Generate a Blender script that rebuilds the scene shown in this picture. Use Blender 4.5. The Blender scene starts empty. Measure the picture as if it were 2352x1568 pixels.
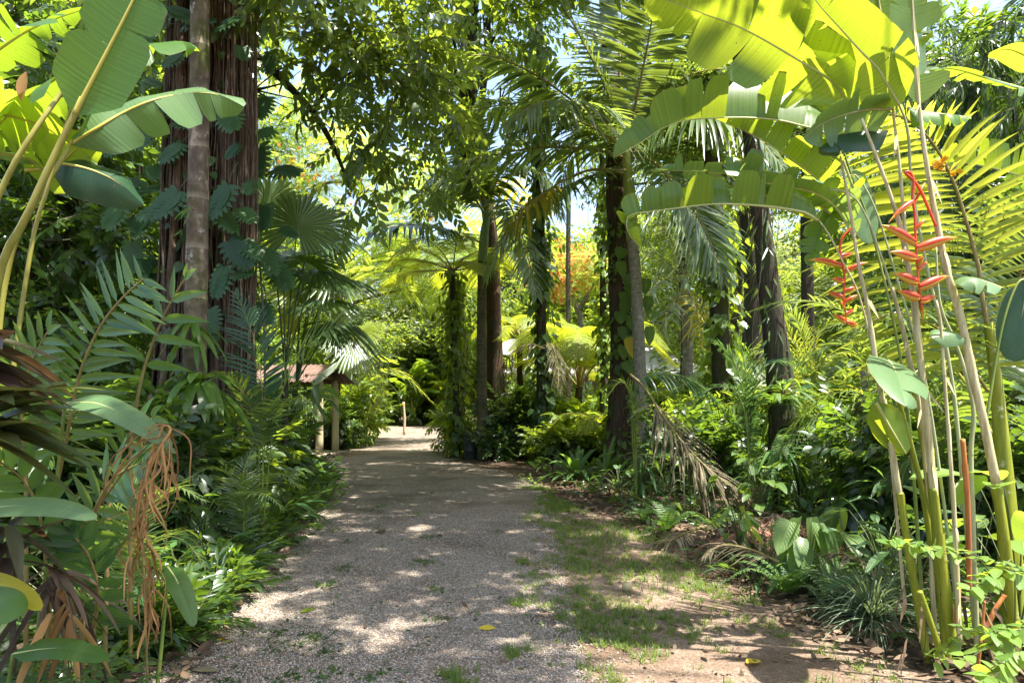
import bpy, math, random
import numpy as np
from mathutils import Vector
rng = np.random.default_rng(11)
random.seed(5)
SC = bpy.context.scene
COL = SC.collection
R_ = math.radians
Z3 = np.array([0., 0., 1.])

# ---------------------------------------------------------------- view geometry (camera at origin, 1.6 m up, looking +Y)
FPX, CXP, HYP, CH = 1568.0, 1176.0, 915.0, 1.6
def P(x, y, Y):
    return np.array([(x-CXP)/FPX*Y, Y, CH-(y-HYP)/FPX*Y])
def G(x, y, z=0.0):
    Y = (CH-z)*FPX/(y-HYP)
    return np.array([(x-CXP)/FPX*Y, Y, z])
def PP(Y, *pts):
    out = []
    for p in pts:
        out.append(P(p[0], p[1], p[2] if len(p) > 2 else Y))
    return np.array(out)

def nrm(a):
    a = np.asarray(a, float)
    return a/np.maximum(np.linalg.norm(a, axis=-1, keepdims=True), 1e-9)

def cr(ctrl, n):
    c = np.asarray(ctrl, float)
    if len(c) == 2:
        t = np.linspace(0, 1, n)[:, None]
        return c[0]*(1-t)+c[1]*t
    p = np.vstack([2*c[0]-c[1], c, 2*c[-1]-c[-2]])
    out = []
    m = 16
    t = np.linspace(0, 1, m, endpoint=False)[:, None]
    for i in range(1, len(p)-2):
        a, b, d, e = p[i-1], p[i], p[i+1], p[i+2]
        out.append(0.5*((2*b)+(-a+d)*t+(2*a-5*b+4*d-e)*t**2+(-a+3*b-3*d+e)*t**3))
    out = np.vstack(out+[c[-1:]])
    L = np.r_[0, np.cumsum(np.linalg.norm(np.diff(out, axis=0), axis=1))]
    q = np.linspace(0, L[-1], n)
    return np.stack([np.interp(q, L, out[:, k]) for k in range(3)], 1)

def tangents(C):
    return nrm(np.gradient(C, axis=0))

def frames(C):
    T = tangents(C)
    a = np.array([1., 0, 0]) if abs(T[0][0]) < .8 else np.array([0, 1., 0])
    U = np.zeros_like(C)
    U[0] = nrm(a-T[0]*a.dot(T[0]))
    for i in range(1, len(C)):
        u = U[i-1]-T[i]*U[i-1].dot(T[i])
        U[i] = nrm(u)
    return T, U, np.cross(T, U)

class MB:
    def __init__(s):
        s.V, s.Q, s.T, s.U, s.M, s.n = [], [], [], [], [], 0
    def grids(s, pts, tint=.5, mat=0, closed=False, uv=None):
        pts = np.asarray(pts, float)
        if pts.ndim == 3:
            pts = pts[None]
        k, n, m, _ = pts.shape
        idx = np.arange(k*n*m).reshape(k, n, m)+s.n
        if closed:
            idx = np.concatenate([idx, idx[:, :, :1]], 2)
        q = np.stack([idx[:, :-1, :-1], idx[:, :-1, 1:], idx[:, 1:, 1:], idx[:, 1:, :-1]], -1).reshape(-1, 4)
        t = np.broadcast_to(np.asarray(tint, float).reshape(-1, 1, 1), (k, n, m)).reshape(-1)
        if uv is None:
            u, v = np.meshgrid(np.linspace(0, 1, m), np.linspace(0, 1, n))
            uv = np.broadcast_to(np.stack([u, v], -1), (k, n, m, 2))
        s.V.append(pts.reshape(-1, 3)); s.Q.append(q); s.T.append(t)
        s.U.append(np.asarray(uv, float).reshape(-1, 2)); s.M.append(np.full(len(q), mat, np.int32))
        s.n += k*n*m
        return s
    def tube(s, ctrl, r, sides=8, n=None, tint=.5, mat=0, cap=True, raw=False):
        C = np.asarray(ctrl, float) if raw else cr(ctrl, n or max(6, 5*len(ctrl)))
        r = np.interp(np.linspace(0, 1, len(C)), np.linspace(0, 1, len(np.atleast_1d(r))), np.atleast_1d(r))
        if cap:
            C = np.vstack([C[:1], C, C[-1:]]); r = np.r_[1e-4, r, 1e-4]
            C[0] -= (C[2]-C[1])*1e-3; C[-1] += (C[-2]-C[-3])*1e-3
        T, U, S = frames(C)
        a = np.linspace(0, 2*math.pi, sides, endpoint=False)
        pts = C[:, None]+r[:, None, None]*(np.cos(a)[None, :, None]*U[:, None]+np.sin(a)[None, :, None]*S[:, None])
        return s.grids(pts, tint, mat, closed=True)
    def box(s, c, d, rot=0., tint=.5, mat=0, tilt=None):
        d = np.asarray(d, float)/2
        pr = [(-1, -1), (1, -1), (1, 1), (-1, 1)]
        e = 1e-4
        rings = []
        for z, f in ((-1, e), (-1, 1), (1, 1), (1, e)):
            rings.append([[x*d[0]*f, y*d[1]*f, z*d[2]] for x, y in pr])
        p = np.array(rings)
        if tilt is not None:
            p = p @ np.asarray(tilt).T
        ca, sa = math.cos(rot), math.sin(rot)
        M = np.array([[ca, -sa, 0], [sa, ca, 0], [0, 0, 1]])
        return s.grids(p @ M.T+np.asarray(c, float), tint, mat, closed=True)
    def arrays(s):
        return (np.vstack(s.V), np.vstack(s.Q), np.concatenate(s.T), np.vstack(s.U), np.concatenate(s.M))
    def inst(s, tmpl, Rm, Tm, tj=.25, tint=None):
        V, Q, T, U, M = tmpl
        k = len(Rm)
        if k == 0:
            return s
        v = np.einsum('kij,nj->kni', Rm, V)+np.asarray(Tm)[:, None]
        s.V.append(v.reshape(-1, 3))
        s.Q.append((Q[None]+(np.arange(k)*len(V))[:, None, None]+s.n).reshape(-1, 4))
        dt = (rng.uniform(-tj, tj, k) if tint is None else np.asarray(tint))[:, None]
        s.T.append(np.clip(T[None]+dt, 0, 1).reshape(-1)); s.U.append(np.tile(U, (k, 1))); s.M.append(np.tile(M, k))
        s.n += k*len(V)
        return s
    def build(s, name, mats, parent=None, smooth=True):
        V, Q, T, U, M = s.arrays()
        if parent is not None and parent.get('_org') is not None:
            V = V-np.array(parent['_org'])
        me = bpy.data.meshes.new(name)
        me.vertices.add(len(V)); me.vertices.foreach_set('co', V.astype(np.float32).ravel())
        me.loops.add(Q.size); me.loops.foreach_set('vertex_index', Q.astype(np.int32).ravel())
        me.polygons.add(len(Q)); me.polygons.foreach_set('loop_start', np.arange(0, Q.size, 4, dtype=np.int32))
        me.polygons.foreach_set('material_index', M)
        me.polygons.foreach_set('use_smooth', np.full(len(Q), smooth))
        at = me.attributes.new('tint', 'FLOAT', 'POINT'); at.data.foreach_set('value', T.astype(np.float32))
        uvl = me.uv_layers.new(name='UVMap'); uvl.data.foreach_set('uv', U[Q.ravel()].astype(np.float32).ravel())
        for m in (mats if isinstance(mats, (list, tuple)) else [mats]):
            me.materials.append(m)
        me.update(calc_edges=True)
        o = bpy.data.objects.new(name, me); COL.objects.link(o)
        if parent is not None:
            o.parent = parent
        return o

def tag(o, label, cat, group=None, kind=None):
    if label: o['label'] = label
    if cat: o['category'] = cat
    if group: o['group'] = group
    if kind: o['kind'] = kind
    return o
def thing(name, loc, label, cat, group=None):
    o = bpy.data.objects.new(name, None); COL.objects.link(o)
    o.location = Vector([float(c) for c in loc]); o.empty_display_size = .1
    o['_org'] = [float(c) for c in loc]
    return tag(o, label, cat, group)
def place_copy(root, loc, rz, sc, label, group=None):
    r = root.copy(); COL.objects.link(r)
    r.location = Vector([float(c) for c in loc]); r.rotation_euler = (0, 0, rz); r.scale = (sc, sc, sc) if np.isscalar(sc) else sc
    r['label'] = label
    if group: r['group'] = group
    for ch in list(root.children):
        c = ch.copy(); COL.objects.link(c); c.parent = r
        for g in list(ch.children):
            d = g.copy(); COL.objects.link(d); d.parent = c
    return r

# ---------------------------------------------------------------- leaves
def prof(kind, n):
    s = np.linspace(0, 1, n+1)
    if kind == 'ellip': w = np.sin(np.pi*np.clip(s*.98+.01, 0, 1))**.75
    elif kind == 'ovate': w = np.sin(np.pi*s**.72)**.8
    elif kind == 'heart': w = np.where(s < .3, .78+.22*np.sin(s/.3*np.pi/2), np.cos((s-.3)/.7*np.pi/2)**.75)
    elif kind == 'lance': w = np.sin(np.pi*s**.6)**.9
    elif kind == 'strap': w = np.minimum(1, s*3+.45)*np.sqrt(np.clip(1-s**3, 0, 1))
    elif kind == 'blade': w = (1-s)**.6
    elif kind == 'obov': w = np.sin(np.pi*s**1.5)**.8*1.0
    elif kind == 'kite': w = np.array([.15]+[1]*(n-1)+[.05])
    else: w = np.ones(n+1)
    return np.maximum(w, .02)

def leaves(mb, base, d, up, L, W, droop=.1, fold=.15, pk='ellip', n=3, m=3, tint=None, mat=0, wave=0., cup=0.):
    base = np.asarray(base, float).reshape(-1, 3); k = len(base)
    d = nrm(np.broadcast_to(d, (k, 3))); up = np.broadcast_to(up, (k, 3))
    L = np.broadcast_to(L, (k,))[:, None]; W = np.broadcast_to(W, (k,))[:, None]
    droop = np.broadcast_to(droop, (k,))[:, None]
    s = np.linspace(0, 1, n+1)[None]
    p = prof(pk, n)[None]
    S = nrm(np.cross(d, up)); U = np.cross(S, d)
    ctr = base[:, None]+d[:, None]*(L*s)[..., None]
    ctr = ctr-Z3*(droop*L*s**2)[..., None]
    if wave:
        ph = rng.uniform(0, 6.28, (k, 1))
        ctr = ctr+U[:, None]*(wave*W*np.sin(s*9+ph)*s)[..., None]
    u = np.linspace(-1, 1, m)
    half = W*p/2
    pts = ctr[:, :, None]+S[:, None, None]*(half[..., None]*u)[..., None]+U[:, None, None]*(half[..., None]*(fold*np.abs(u)-cup*u**2))[..., None]
    if tint is None:
        tint = rng.uniform(0, 1, k)
    mb.grids(pts, np.broadcast_to(tint, (k,)), mat)
    return mb

def frond(mb, ctrl, Lmax, W, n=36, a0=70, a1=28, droop=.25, lift=.15, up=Z3, skip=.1, shape='palm', mat=0, rmat=1,
          r0=.018, nseg=4, pk='lance', m=3, jit=.08, tint=None, fold=.25, sideL=(1., 1.), ctrln=60, aoff=(0, 0)):
    C = cr(ctrl, ctrln); T = tangents(C)
    up = np.broadcast_to(np.asarray(up, float), C.shape)
    U = nrm(up-T*np.sum(up*T, 1, keepdims=True)); S = np.cross(T, U)
    mb.tube(C, np.linspace(r0, r0*.25, ctrln), 6, raw=True, mat=rmat)
    for sg, lf in ((1, sideL[0]), (-1, sideL[1])):
        if lf <= 0: continue
        s = np.linspace(skip, .995, n)+rng.uniform(-.25, .25, n)*(1-skip)/n
        s = np.clip(s, 0, 1); q = (s-skip)/(1-skip); q = np.clip(q, 0, 1)
        it = lambda A: np.stack([np.interp(s, np.linspace(0, 1, ctrln), A[:, k]) for k in range(3)], 1)
        c, t, uu, ss = it(C), it(T), it(U), it(S)
        if shape == 'palm': l = (.55+.45*np.sin(np.pi*np.clip(q*1.05+.08, 0, 1)))*np.where(q > .72, 1-.62*(q-.72)/.28, 1)
        elif shape == 'fern': l = np.clip(1-q, .03, 1)**.75*np.minimum(1, .45+q*4)
        elif shape == 'flat': l = np.ones(n)*np.where(q > .85, 1-.5*(q-.85)/.15, 1)
        else: l = np.sin(np.pi*np.clip(q*.92+.06, 0, 1))**.6
        l = l*Lmax*lf*(1+rng.normal(0, jit*.6, n))
        a = np.radians(a0+(a1-a0)*q**1.2+aoff[0 if sg == 1 else 1])+rng.normal(0, jit, n)
        d = np.cos(a)[:, None]*t+np.sin(a)[:, None]*ss*sg+(lift+rng.normal(0, jit, n))[:, None]*uu
        leaves(mb, c, d, uu, l, W*(.6+.4*l/Lmax), droop*(1+rng.normal(0, .25, n)), fold, pk, nseg, m,
               tint=None if tint is None else np.clip(tint+rng.normal(0, .15, n), 0, 1), mat=mat)
    return mb

def bifrond(mb, ctrl, Lp, wp, npin=22, npu=12, droop=.2, up=Z3, mat=0, rmat=1, r0=.012, skip=.15, a0=72, a1=40, tint=None):
    """twice-pinnate frond (tree ferns): every pinna carries its own pinnules"""
    C = cr(ctrl, 50); T = tangents(C)
    U = nrm(up-T*np.sum(up*T, 1, keepdims=True)); S = np.cross(T, U)
    mb.tube(C, np.linspace(r0, r0*.2, 50), 5, raw=True, mat=rmat)
    for sg in (1, -1):
        s = np.linspace(skip, .99, npin); q = (s-skip)/(1-skip)
        it = lambda A: np.stack([np.interp(s, np.linspace(0, 1, 50), A[:, k]) for k in range(3)], 1)
        c, t, uu, ss = it(C), it(T), nrm(it(U)), nrm(it(S))
        l = Lp*np.clip(np.sin(np.pi*np.clip(q*.80+.16, 0, 1)), .05, 1)**.8*(1+rng.normal(0, .06, npin))
        a = np.radians(a0+(a1-a0)*q)+rng.normal(0, .06, npin)
        d = nrm(np.cos(a)[:, None]*t+np.sin(a)[:, None]*ss*sg+.05*uu)
        j = np.linspace(.06, .98, npu)
        pc = c[:, None]+d[:, None]*(l[:, None]*j)[..., None]-Z3*(droop*l[:, None]*j**2)[..., None]
        sd = nrm(np.cross(d, uu))
        pl = wp*np.clip(1-j**1.6, .12, 1)[None]*(l/Lp)[:, None]**.5
        ti = rng.uniform(.2, .9, npin) if tint is None else np.clip(tint+rng.normal(0, .15, npin), 0, 1)
        for s2 in (1, -1):
            dd = nrm(sd[:, None]*s2+d[:, None]*.45)*np.ones_like(pc)
            leaves(mb, pc.reshape(-1, 3), dd.reshape(-1, 3), np.repeat(uu, npu, 0), pl.ravel(), (l[:, None]*np.ones(npu)/npu*1.0).ravel(),
                   .12, 0, 'kite', 2, 2, tint=np.repeat(ti, npu), mat=mat)
        st = c[:, None]+d[:, None]*(l[:, None]*np.array([0, .5, 1.]))[..., None]-Z3*(droop*l[:, None]*np.array([0, .25, 1.]))[..., None]
        w = .004
        mb.grids(np.stack([st-sd[:, None]*w, st+sd[:, None]*w], 2), .2, rmat)
    return mb

def paddle(mb, ctrl, W, up=Z3, th=(10, 10), curl=(-25, -25), segs=(5, 5), spread=8, tear=.1, fwd=.25, skip=0., side=(1, 1),
           mat=0, rmat=1, r0=.012, tint=.5, base=.35, vseg=5, useg=6, wav=.0, power=.5, tstep=.04):
    """banana / heliconia blade: midrib with a lamina on each side, torn into segments that hang or stand at their own angle"""
    C = cr(ctrl, 60); T = tangents(C)
    up = np.broadcast_to(np.asarray(up, float), C.shape)
    U = nrm(up-T*np.sum(up*T, 1, keepdims=True)); S = np.cross(T, U)
    mb.tube(C-U*r0*.6, np.linspace(r0, r0*.18, 60), 6, raw=True, mat=rmat)
    tt = np.linspace(0, 1, 60)
    for sg, t0, cu, ns, sw in ((1, th[0], curl[0], segs[0], side[0]), (-1, th[1], curl[1], segs[1], side[1])):
        if sw <= 0: continue
        cw = np.cumsum(rng.uniform(.25, 1.9, ns)); cuts = np.r_[0, cw/cw[-1]]
        prev_th = 0
        for a, b in zip(cuts[:-1], cuts[1:]):
            if ns == 1: nv = 22
            else: nv = max(vseg, int(22*(b-a)))
            v = np.linspace(a, b, nv)
            u = np.linspace(0, 1, useg)
            th_ = R_(t0+rng.normal(0, spread) if ns > 1 else t0); cu_ = R_(cu+rng.normal(0, spread*1.2) if ns > 1 else cu)
            vc = (a+b)/2
            shr = (1-(tear*rng.uniform(.5, 1.5) if ns > 1 else 0)*u**1.5-(.3 if ns > 3 else 0)*u**9)
            vv = np.clip(vc+(v[:, None]-vc)*shr[None], 0, 1)
            sl = skip+(1-skip)*vv
            w = W*sw*np.clip(np.sin(np.pi*np.clip((base+(1-base)*vv)**1.0, 0, 1)), 0, 1)**power*np.minimum(1, .25+vv*7)
            it = lambda A: np.stack([np.interp(sl, tt, A[:, k]) for k in range(3)], -1)
            c, t, uu, ss = it(C), it(T), it(U), it(S)
            ang = th_+cu_*u[None]
            # integrate the bent cross-section
            du = np.gradient(u)
            cx = np.cumsum(np.cos(ang)*du, 1)-np.cos(ang[:, :1])*du[0]
            cz = np.cumsum(np.sin(ang)*du, 1)-np.sin(ang[:, :1])*du[0]
            ph = rng.uniform(0, 6)
            cz = cz+wav*np.sin(vv*22+ph)*u[None]
            pts = c+ss*sg*(w*cx)[..., None]+uu*(w*cz)[..., None]+t*(w*fwd*u[None]**1.3)[..., None]
            uv = np.stack([np.broadcast_to(u[None], vv.shape), vv], -1)
            mb.grids(pts, np.clip(tint+rng.normal(0, tstep), 0, 1), mat, uv=uv)
    return mb

def fan(mb, hub, ax, up, Rr, spread=250, K=30, droop=.25, mat=0, split=.25, cup=.1, tint=.5):
    ax = nrm(ax); S = nrm(np.cross(ax, up)); U = np.cross(S, ax)
    ph = np.radians(np.linspace(-spread/2, spread/2, K))
    d = np.cos(ph)[:, None]*ax+np.sin(ph)[:, None]*S+cup*U
    d = nrm(d)
    side = -np.sin(ph)[:, None]*ax+np.cos(ph)[:, None]*S
    n = 7
    s = np.linspace(.02, 1, n)
    dph = math.radians(spread)/(K-1)
    Rk = Rr*(1+rng.normal(0, .03, K))
    w = s*np.tan(dph/2)*1.02
    w = np.where(s > 1-split, w*(1-.75*(s-(1-split))/split), w)
    ctr = hub+d[:, None]*(Rk[:, None]*s)[..., None]-Z3*((droop*(1+rng.normal(0, .15, K)))[:, None]*Rk[:, None]*s**2.2)[..., None]
    u = np.array([-1, 0, 1.])
    pl = .35
    pts = ctr[:, :, None]+side[:, None, None]*(Rk[:, None, None]*w[None, :, None]*u)[..., None]+U*(Rk[:, None, None]*w[None, :, None]*pl*(1-2*np.abs(u)))[..., None]
    mb.grids(pts, np.clip(tint+rng.normal(0, .1, K), 0, 1), mat)
    return mb

def basis(d, roll=None, up=Z3):
    """matrices whose x axis is d, z axis as close to up as possible, then rolled"""
    d = nrm(d); upv = np.broadcast_to(np.asarray(up, float), d.shape)
    y = nrm(np.cross(upv, d)+1e-6); z = np.cross(d, y)
    if roll is not None:
        c, s = np.cos(roll)[:, None], np.sin(roll)[:, None]
        y, z = y*c+z*s, z*c-y*s
    return np.stack([d, y, z], -1)
def rdir(k):
    return nrm(rng.normal(0, 1, (k, 3)))

# ---------------------------------------------------------------- materials
def nt(name):
    m = bpy.data.materials.new(name); m.use_nodes = True
    t = m.node_tree; t.nodes.clear()
    return m, t, (lambda ty, **kw: mk(t, ty, kw)), t.links.new
def mk(t, ty, kw):
    n = t.nodes.new(ty)
    for k, v in kw.items():
        if k.startswith('i_'):
            n.inputs[k[2:].replace('_', ' ')].default_value = v
        else:
            setattr(n, k, v)
    return n
def c4(c): return (c[0], c[1], c[2], 1)

def leafmat(name, c0, c1, tr, tf=.42, rough=.42, spec=.5, veins=None, noise=.35, edge=None, spots=None):
    m, t, N, lk = nt(name)
    out = N('ShaderNodeOutputMaterial'); mix = N('ShaderNodeMixShader', i_Fac=tf)
    pb = N('ShaderNodeBsdfPrincipled', i_Roughness=rough); pb.inputs['Specular IOR Level'].default_value = spec
    tl = N('ShaderNodeBsdfTranslucent')
    at = N('ShaderNodeAttribute', attribute_name='tint')
    tc = N('ShaderNodeTexCoord')
    ns = N('ShaderNodeTexNoise', i_Scale=7., i_Detail=3.); lk(tc.outputs['Object'], ns.inputs['Vector'])
    add = N('ShaderNodeMath', operation='MULTIPLY_ADD'); add.inputs[1].default_value = noise; lk(ns.outputs['Fac'], add.inputs[0])
    sub = N('ShaderNodeMath', operation='SUBTRACT'); sub.inputs[1].default_value = noise/2; lk(at.outputs['Fac'], sub.inputs[0])
    lk(sub.outputs[0], add.inputs[2])
    mx = N('ShaderNodeMix', data_type='RGBA'); mx.inputs[6].default_value = c4(c0); mx.inputs[7].default_value = c4(c1)
    mx.clamp_factor = True
    lk(add.outputs[0], mx.inputs[0])
    col = mx.outputs[2]
    hs = N('ShaderNodeMix', data_type='RGBA', blend_type='MULTIPLY'); hs.inputs[0].default_value = .6
    hs.inputs[6].default_value = c4(tr)
    # translucent colour: brighter where the tint is brighter
    mp = N('ShaderNodeMapRange'); mp.inputs[3].default_value = .55; mp.inputs[4].default_value = 1.15; lk(add.outputs[0], mp.inputs[0])
    cm = N('ShaderNodeCombineColor'); [lk(mp.outputs[0], cm.inputs[i]) for i in range(3)]
    lk(cm.outputs[0], hs.inputs[7])
    trc = hs.outputs[2]
    if veins:
        uv = N('ShaderNodeSeparateXYZ'); lk(tc.outputs['UV'], uv.inputs[0])
        if veins == 'banana':
            f = N('ShaderNodeMath', operation='MULTIPLY'); f.inputs[1].default_value = 260.; lk(uv.outputs[1], f.inputs[0])
            sn = N('ShaderNodeMath', operation='SINE'); lk(f.outputs[0], sn.inputs[0])
            f2 = N('ShaderNodeTexNoise', noise_dimensions='1D'); f2.inputs['Scale'].default_value = 90.; f2.inputs['Detail'].default_value = 2.
            lk(uv.outputs[1], f2.inputs['W'])
            ad = N('ShaderNodeMath', operation='MULTIPLY_ADD'); ad.inputs[1].default_value = .10; lk(sn.outputs[0], ad.inputs[0]); lk(f2.outputs['Fac'], ad.inputs[2])
            h = ad.outputs[0]; bs = .16
            m2 = N('ShaderNodeMapRange'); m2.inputs[1].default_value = .2; m2.inputs[2].default_value = .85; m2.inputs[3].default_value = .82; m2.inputs[4].default_value = 1.12
            lk(h, m2.inputs[0])
            for sk in (0, 1):
                v = N('ShaderNodeVectorMath', operation='SCALE'); lk(col if sk == 0 else trc, v.inputs[0]); lk(m2.outputs[0], v.inputs['Scale'])
                if sk == 0: col = v.outputs[0]
                else: trc = v.outputs[0]
        else:   # pinnate side veins off a midrib at u = .5
            a = N('ShaderNodeMath', operation='SUBTRACT'); a.inputs[1].default_value = .5; lk(uv.outputs[0], a.inputs[0])
            b = N('ShaderNodeMath', operation='ABSOLUTE'); lk(a.outputs[0], b.inputs[0])
            c = N('ShaderNodeMath', operation='MULTIPLY_ADD'); c.inputs[1].default_value = -.55; lk(b.outputs[0], c.inputs[0]); lk(uv.outputs[1], c.inputs[2])
            d = N('ShaderNodeMath', operation='MULTIPLY'); d.inputs[1].default_value = 62.; lk(c.outputs[0], d.inputs[0])
            sn = N('ShaderNodeMath', operation='SINE'); lk(d.outputs[0], sn.inputs[0])
            pw = N('ShaderNodeMapRange'); pw.inputs[1].default_value = .72; pw.inputs[2].default_value = 1.; lk(sn.outputs[0], pw.inputs[0])
            md = N('ShaderNodeMapRange'); md.inputs[1].default_value = .035; md.inputs[2].default_value = .012; lk(b.outputs[0], md.inputs[0])
            mm = N('ShaderNodeMath', operation='MAXIMUM'); lk(md.outputs[0], mm.inputs[0])
            sc = N('ShaderNodeMath', operation='MULTIPLY'); sc.inputs[1].default_value = .55 if veins != 'variegated' else 1.; lk(pw.outputs[0], sc.inputs[0]); lk(sc.outputs[0], mm.inputs[1])
            vm = N('ShaderNodeMix', data_type='RGBA'); lk(mm.outputs[0], vm.inputs[0]); lk(col, vm.inputs[6])
            lc = (min(1, c1[0]*1.7+.01), min(1, c1[1]*1.5), c1[2]*1.7) if veins != 'variegated' else (.38, .45, .2)
            vm.inputs[7].default_value = c4(lc); col = vm.outputs[2]
            h = mm.outputs[0]; bs = .5
        if veins == 'banana':
            n4 = N('ShaderNodeTexNoise', i_Scale=9., i_Detail=5., i_Roughness=.7); lk(tc.outputs['Object'], n4.inputs['Vector'])
            ea = N('ShaderNodeMath', operation='MULTIPLY_ADD'); ea.inputs[1].default_value = .34; lk(n4.outputs['Fac'], ea.inputs[0]); lk(uv.outputs[0], ea.inputs[2])
            em = N('ShaderNodeMapRange'); em.inputs[1].default_value = 1.155; em.inputs[2].default_value = 1.20; lk(ea.outputs[0], em.inputs[0])
            n5 = N('ShaderNodeTexNoise', i_Scale=60., i_Detail=2.); lk(tc.outputs['Object'], n5.inputs['Vector'])
            fm = N('ShaderNodeMapRange'); fm.inputs[1].default_value = .70; fm.inputs[2].default_value = .74; lk(n5.outputs['Fac'], fm.inputs[0])
            mxm = N('ShaderNodeMath', operation='MAXIMUM'); lk(em.outputs[0], mxm.inputs[0]); lk(fm.outputs[0], mxm.inputs[1])
            for sk in (0, 1):
                eb = N('ShaderNodeMix', data_type='RGBA'); lk(mxm.outputs[0], eb.inputs[0]); lk(col if sk == 0 else trc, eb.inputs[6]); eb.inputs[7].default_value = (.20, .12, .05, 1)
                if sk == 0: col = eb.outputs[2]
                else: trc = eb.outputs[2]
        bp = N('ShaderNodeBump', i_Strength=bs, i_Distance=.004); lk(h, bp.inputs['Height'])
        lk(bp.outputs[0], pb.inputs['Normal']); lk(bp.outputs[0], tl.inputs['Normal'])
    if spots:
        n2 = N('ShaderNodeTexNoise', i_Scale=spots[1], i_Detail=4.); lk(tc.outputs['Object'], n2.inputs['Vector'])
        r2 = N('ShaderNodeMapRange'); r2.inputs[1].default_value = .58; r2.inputs[2].default_value = .66; lk(n2.outputs['Fac'], r2.inputs[0])
        m3 = N('ShaderNodeMix', data_type='RGBA'); lk(r2.outputs[0], m3.inputs[0]); lk(col, m3.inputs[6]); m3.inputs[7].default_value = c4(spots[0]); col = m3.outputs[2]
    lk(col, pb.inputs['Base Color']); lk(trc, tl.inputs['Color'])
    lk(pb.outputs[0], mix.inputs[1]); lk(tl.outputs[0], mix.inputs[2]); lk(mix.outputs[0], out.inputs[0])
    return m

def barkmat(name, c0, c1, c2=None, scale=(6, 6, 1.2), bump=.5, rough=.85, moss=None, rings=0., lichen=None, nsc=4., tint=False):
    m, t, N, lk = nt(name)
    out = N('ShaderNodeOutputMaterial'); pb = N('ShaderNodeBsdfPrincipled', i_Roughness=rough)
    pb.inputs['Specular IOR Level'].default_value = .25
    tc = N('ShaderNodeTexCoord'); mp = N('ShaderNodeMapping'); mp.inputs['Scale'].default_value = scale; lk(tc.outputs['Object'], mp.inputs[0])
    ns = N('ShaderNodeTexNoise', i_Scale=nsc, i_Detail=8., i_Roughness=.65); lk(mp.outputs[0], ns.inputs['Vector'])
    rp = N('ShaderNodeValToRGB'); rp.color_ramp.elements[0].position = .32; rp.color_ramp.elements[1].position = .68
    rp.color_ramp.elements[0].color = c4(c0); rp.color_ramp.elements[1].color = c4(c1)
    if c2: e = rp.color_ramp.elements.new(.55); e.color = c4(c2)
    lk(ns.outputs['Fac'], rp.inputs[0]); col = rp.outputs[0]
    h = ns.outputs['Fac']
    if tint:
        at = N('ShaderNodeAttribute', attribute_name='tint')
        r = N('ShaderNodeMapRange'); r.inputs[3].default_value = .35; r.inputs[4].default_value = 2.2; lk(at.outputs['Fac'], r.inputs[0])
        v = N('ShaderNodeVectorMath', operation='SCALE'); lk(col, v.inputs[0]); lk(r.outputs[0], v.inputs['Scale']); col = v.outputs[0]
    for spec_, sc, lo, hi in ((moss, 1.6, .48, .62), (lichen, 5., .6, .66)):
        if spec_:
            n2 = N('ShaderNodeTexNoise', i_Scale=sc, i_Detail=6., i_Roughness=.7); lk(tc.outputs['Object'], n2.inputs['Vector'])
            r2 = N('ShaderNodeMapRange'); r2.inputs[1].default_value = lo; r2.inputs[2].default_value = hi; lk(n2.outputs['Fac'], r2.inputs[0])
            m3 = N('ShaderNodeMix', data_type='RGBA'); lk(r2.outputs[0], m3.inputs[0]); lk(col, m3.inputs[6]); m3.inputs[7].default_value = c4(spec_); col = m3.outputs[2]
    if rings:
        sx = N('ShaderNodeSeparateXYZ'); lk(tc.outputs['Object'], sx.inputs[0])
        n3 = N('ShaderNodeTexNoise', i_Scale=1.2); lk(tc.outputs['Object'], n3.inputs['Vector'])
        a = N('ShaderNodeMath', operation='MULTIPLY_ADD'); a.inputs[1].default_value = .12; lk(n3.outputs['Fac'], a.inputs[0]); lk(sx.outputs[2], a.inputs[2])
        b = N('ShaderNodeMath', operation='MULTIPLY'); b.inputs[1].default_value = 1/rings; lk(a.outputs[0], b.inputs[0])
        f = N('ShaderNodeMath', operation='FRACT'); lk(b.outputs[0], f.inputs[0])
        r3 = N('ShaderNodeMapRange'); r3.inputs[1].default_value = .0; r3.inputs[2].default_value = .13; r3.inputs[3].default_value = 1.; r3.inputs[4].default_value = 0.; lk(f.outputs[0], r3.inputs[0])
        m4 = N('ShaderNodeMix', data_type='RGBA'); sc_ = N('ShaderNodeMath', operation='MULTIPLY'); sc_.inputs[1].default_value = .3; lk(r3.outputs[0], sc_.inputs[0]); lk(sc_.outputs[0], m4.inputs[0])
        lk(col, m4.inputs[6]); m4.inputs[7].default_value = c4([min(1, x*1.5) for x in c1]); col = m4.outputs[2]
        ad = N('ShaderNodeMath', operation='MULTIPLY_ADD'); ad.inputs[1].default_value = .5; lk(r3.outputs[0], ad.inputs[0]); lk(h, ad.inputs[2]); h = ad.outputs[0]
    bp = N('ShaderNodeBump', i_Strength=bump, i_Distance=.03); lk(h, bp.inputs['Height']); lk(bp.outputs[0], pb.inputs['Normal'])
    lk(col, pb.inputs['Base Color']); lk(pb.outputs[0], out.inputs[0])
    return m

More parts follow.
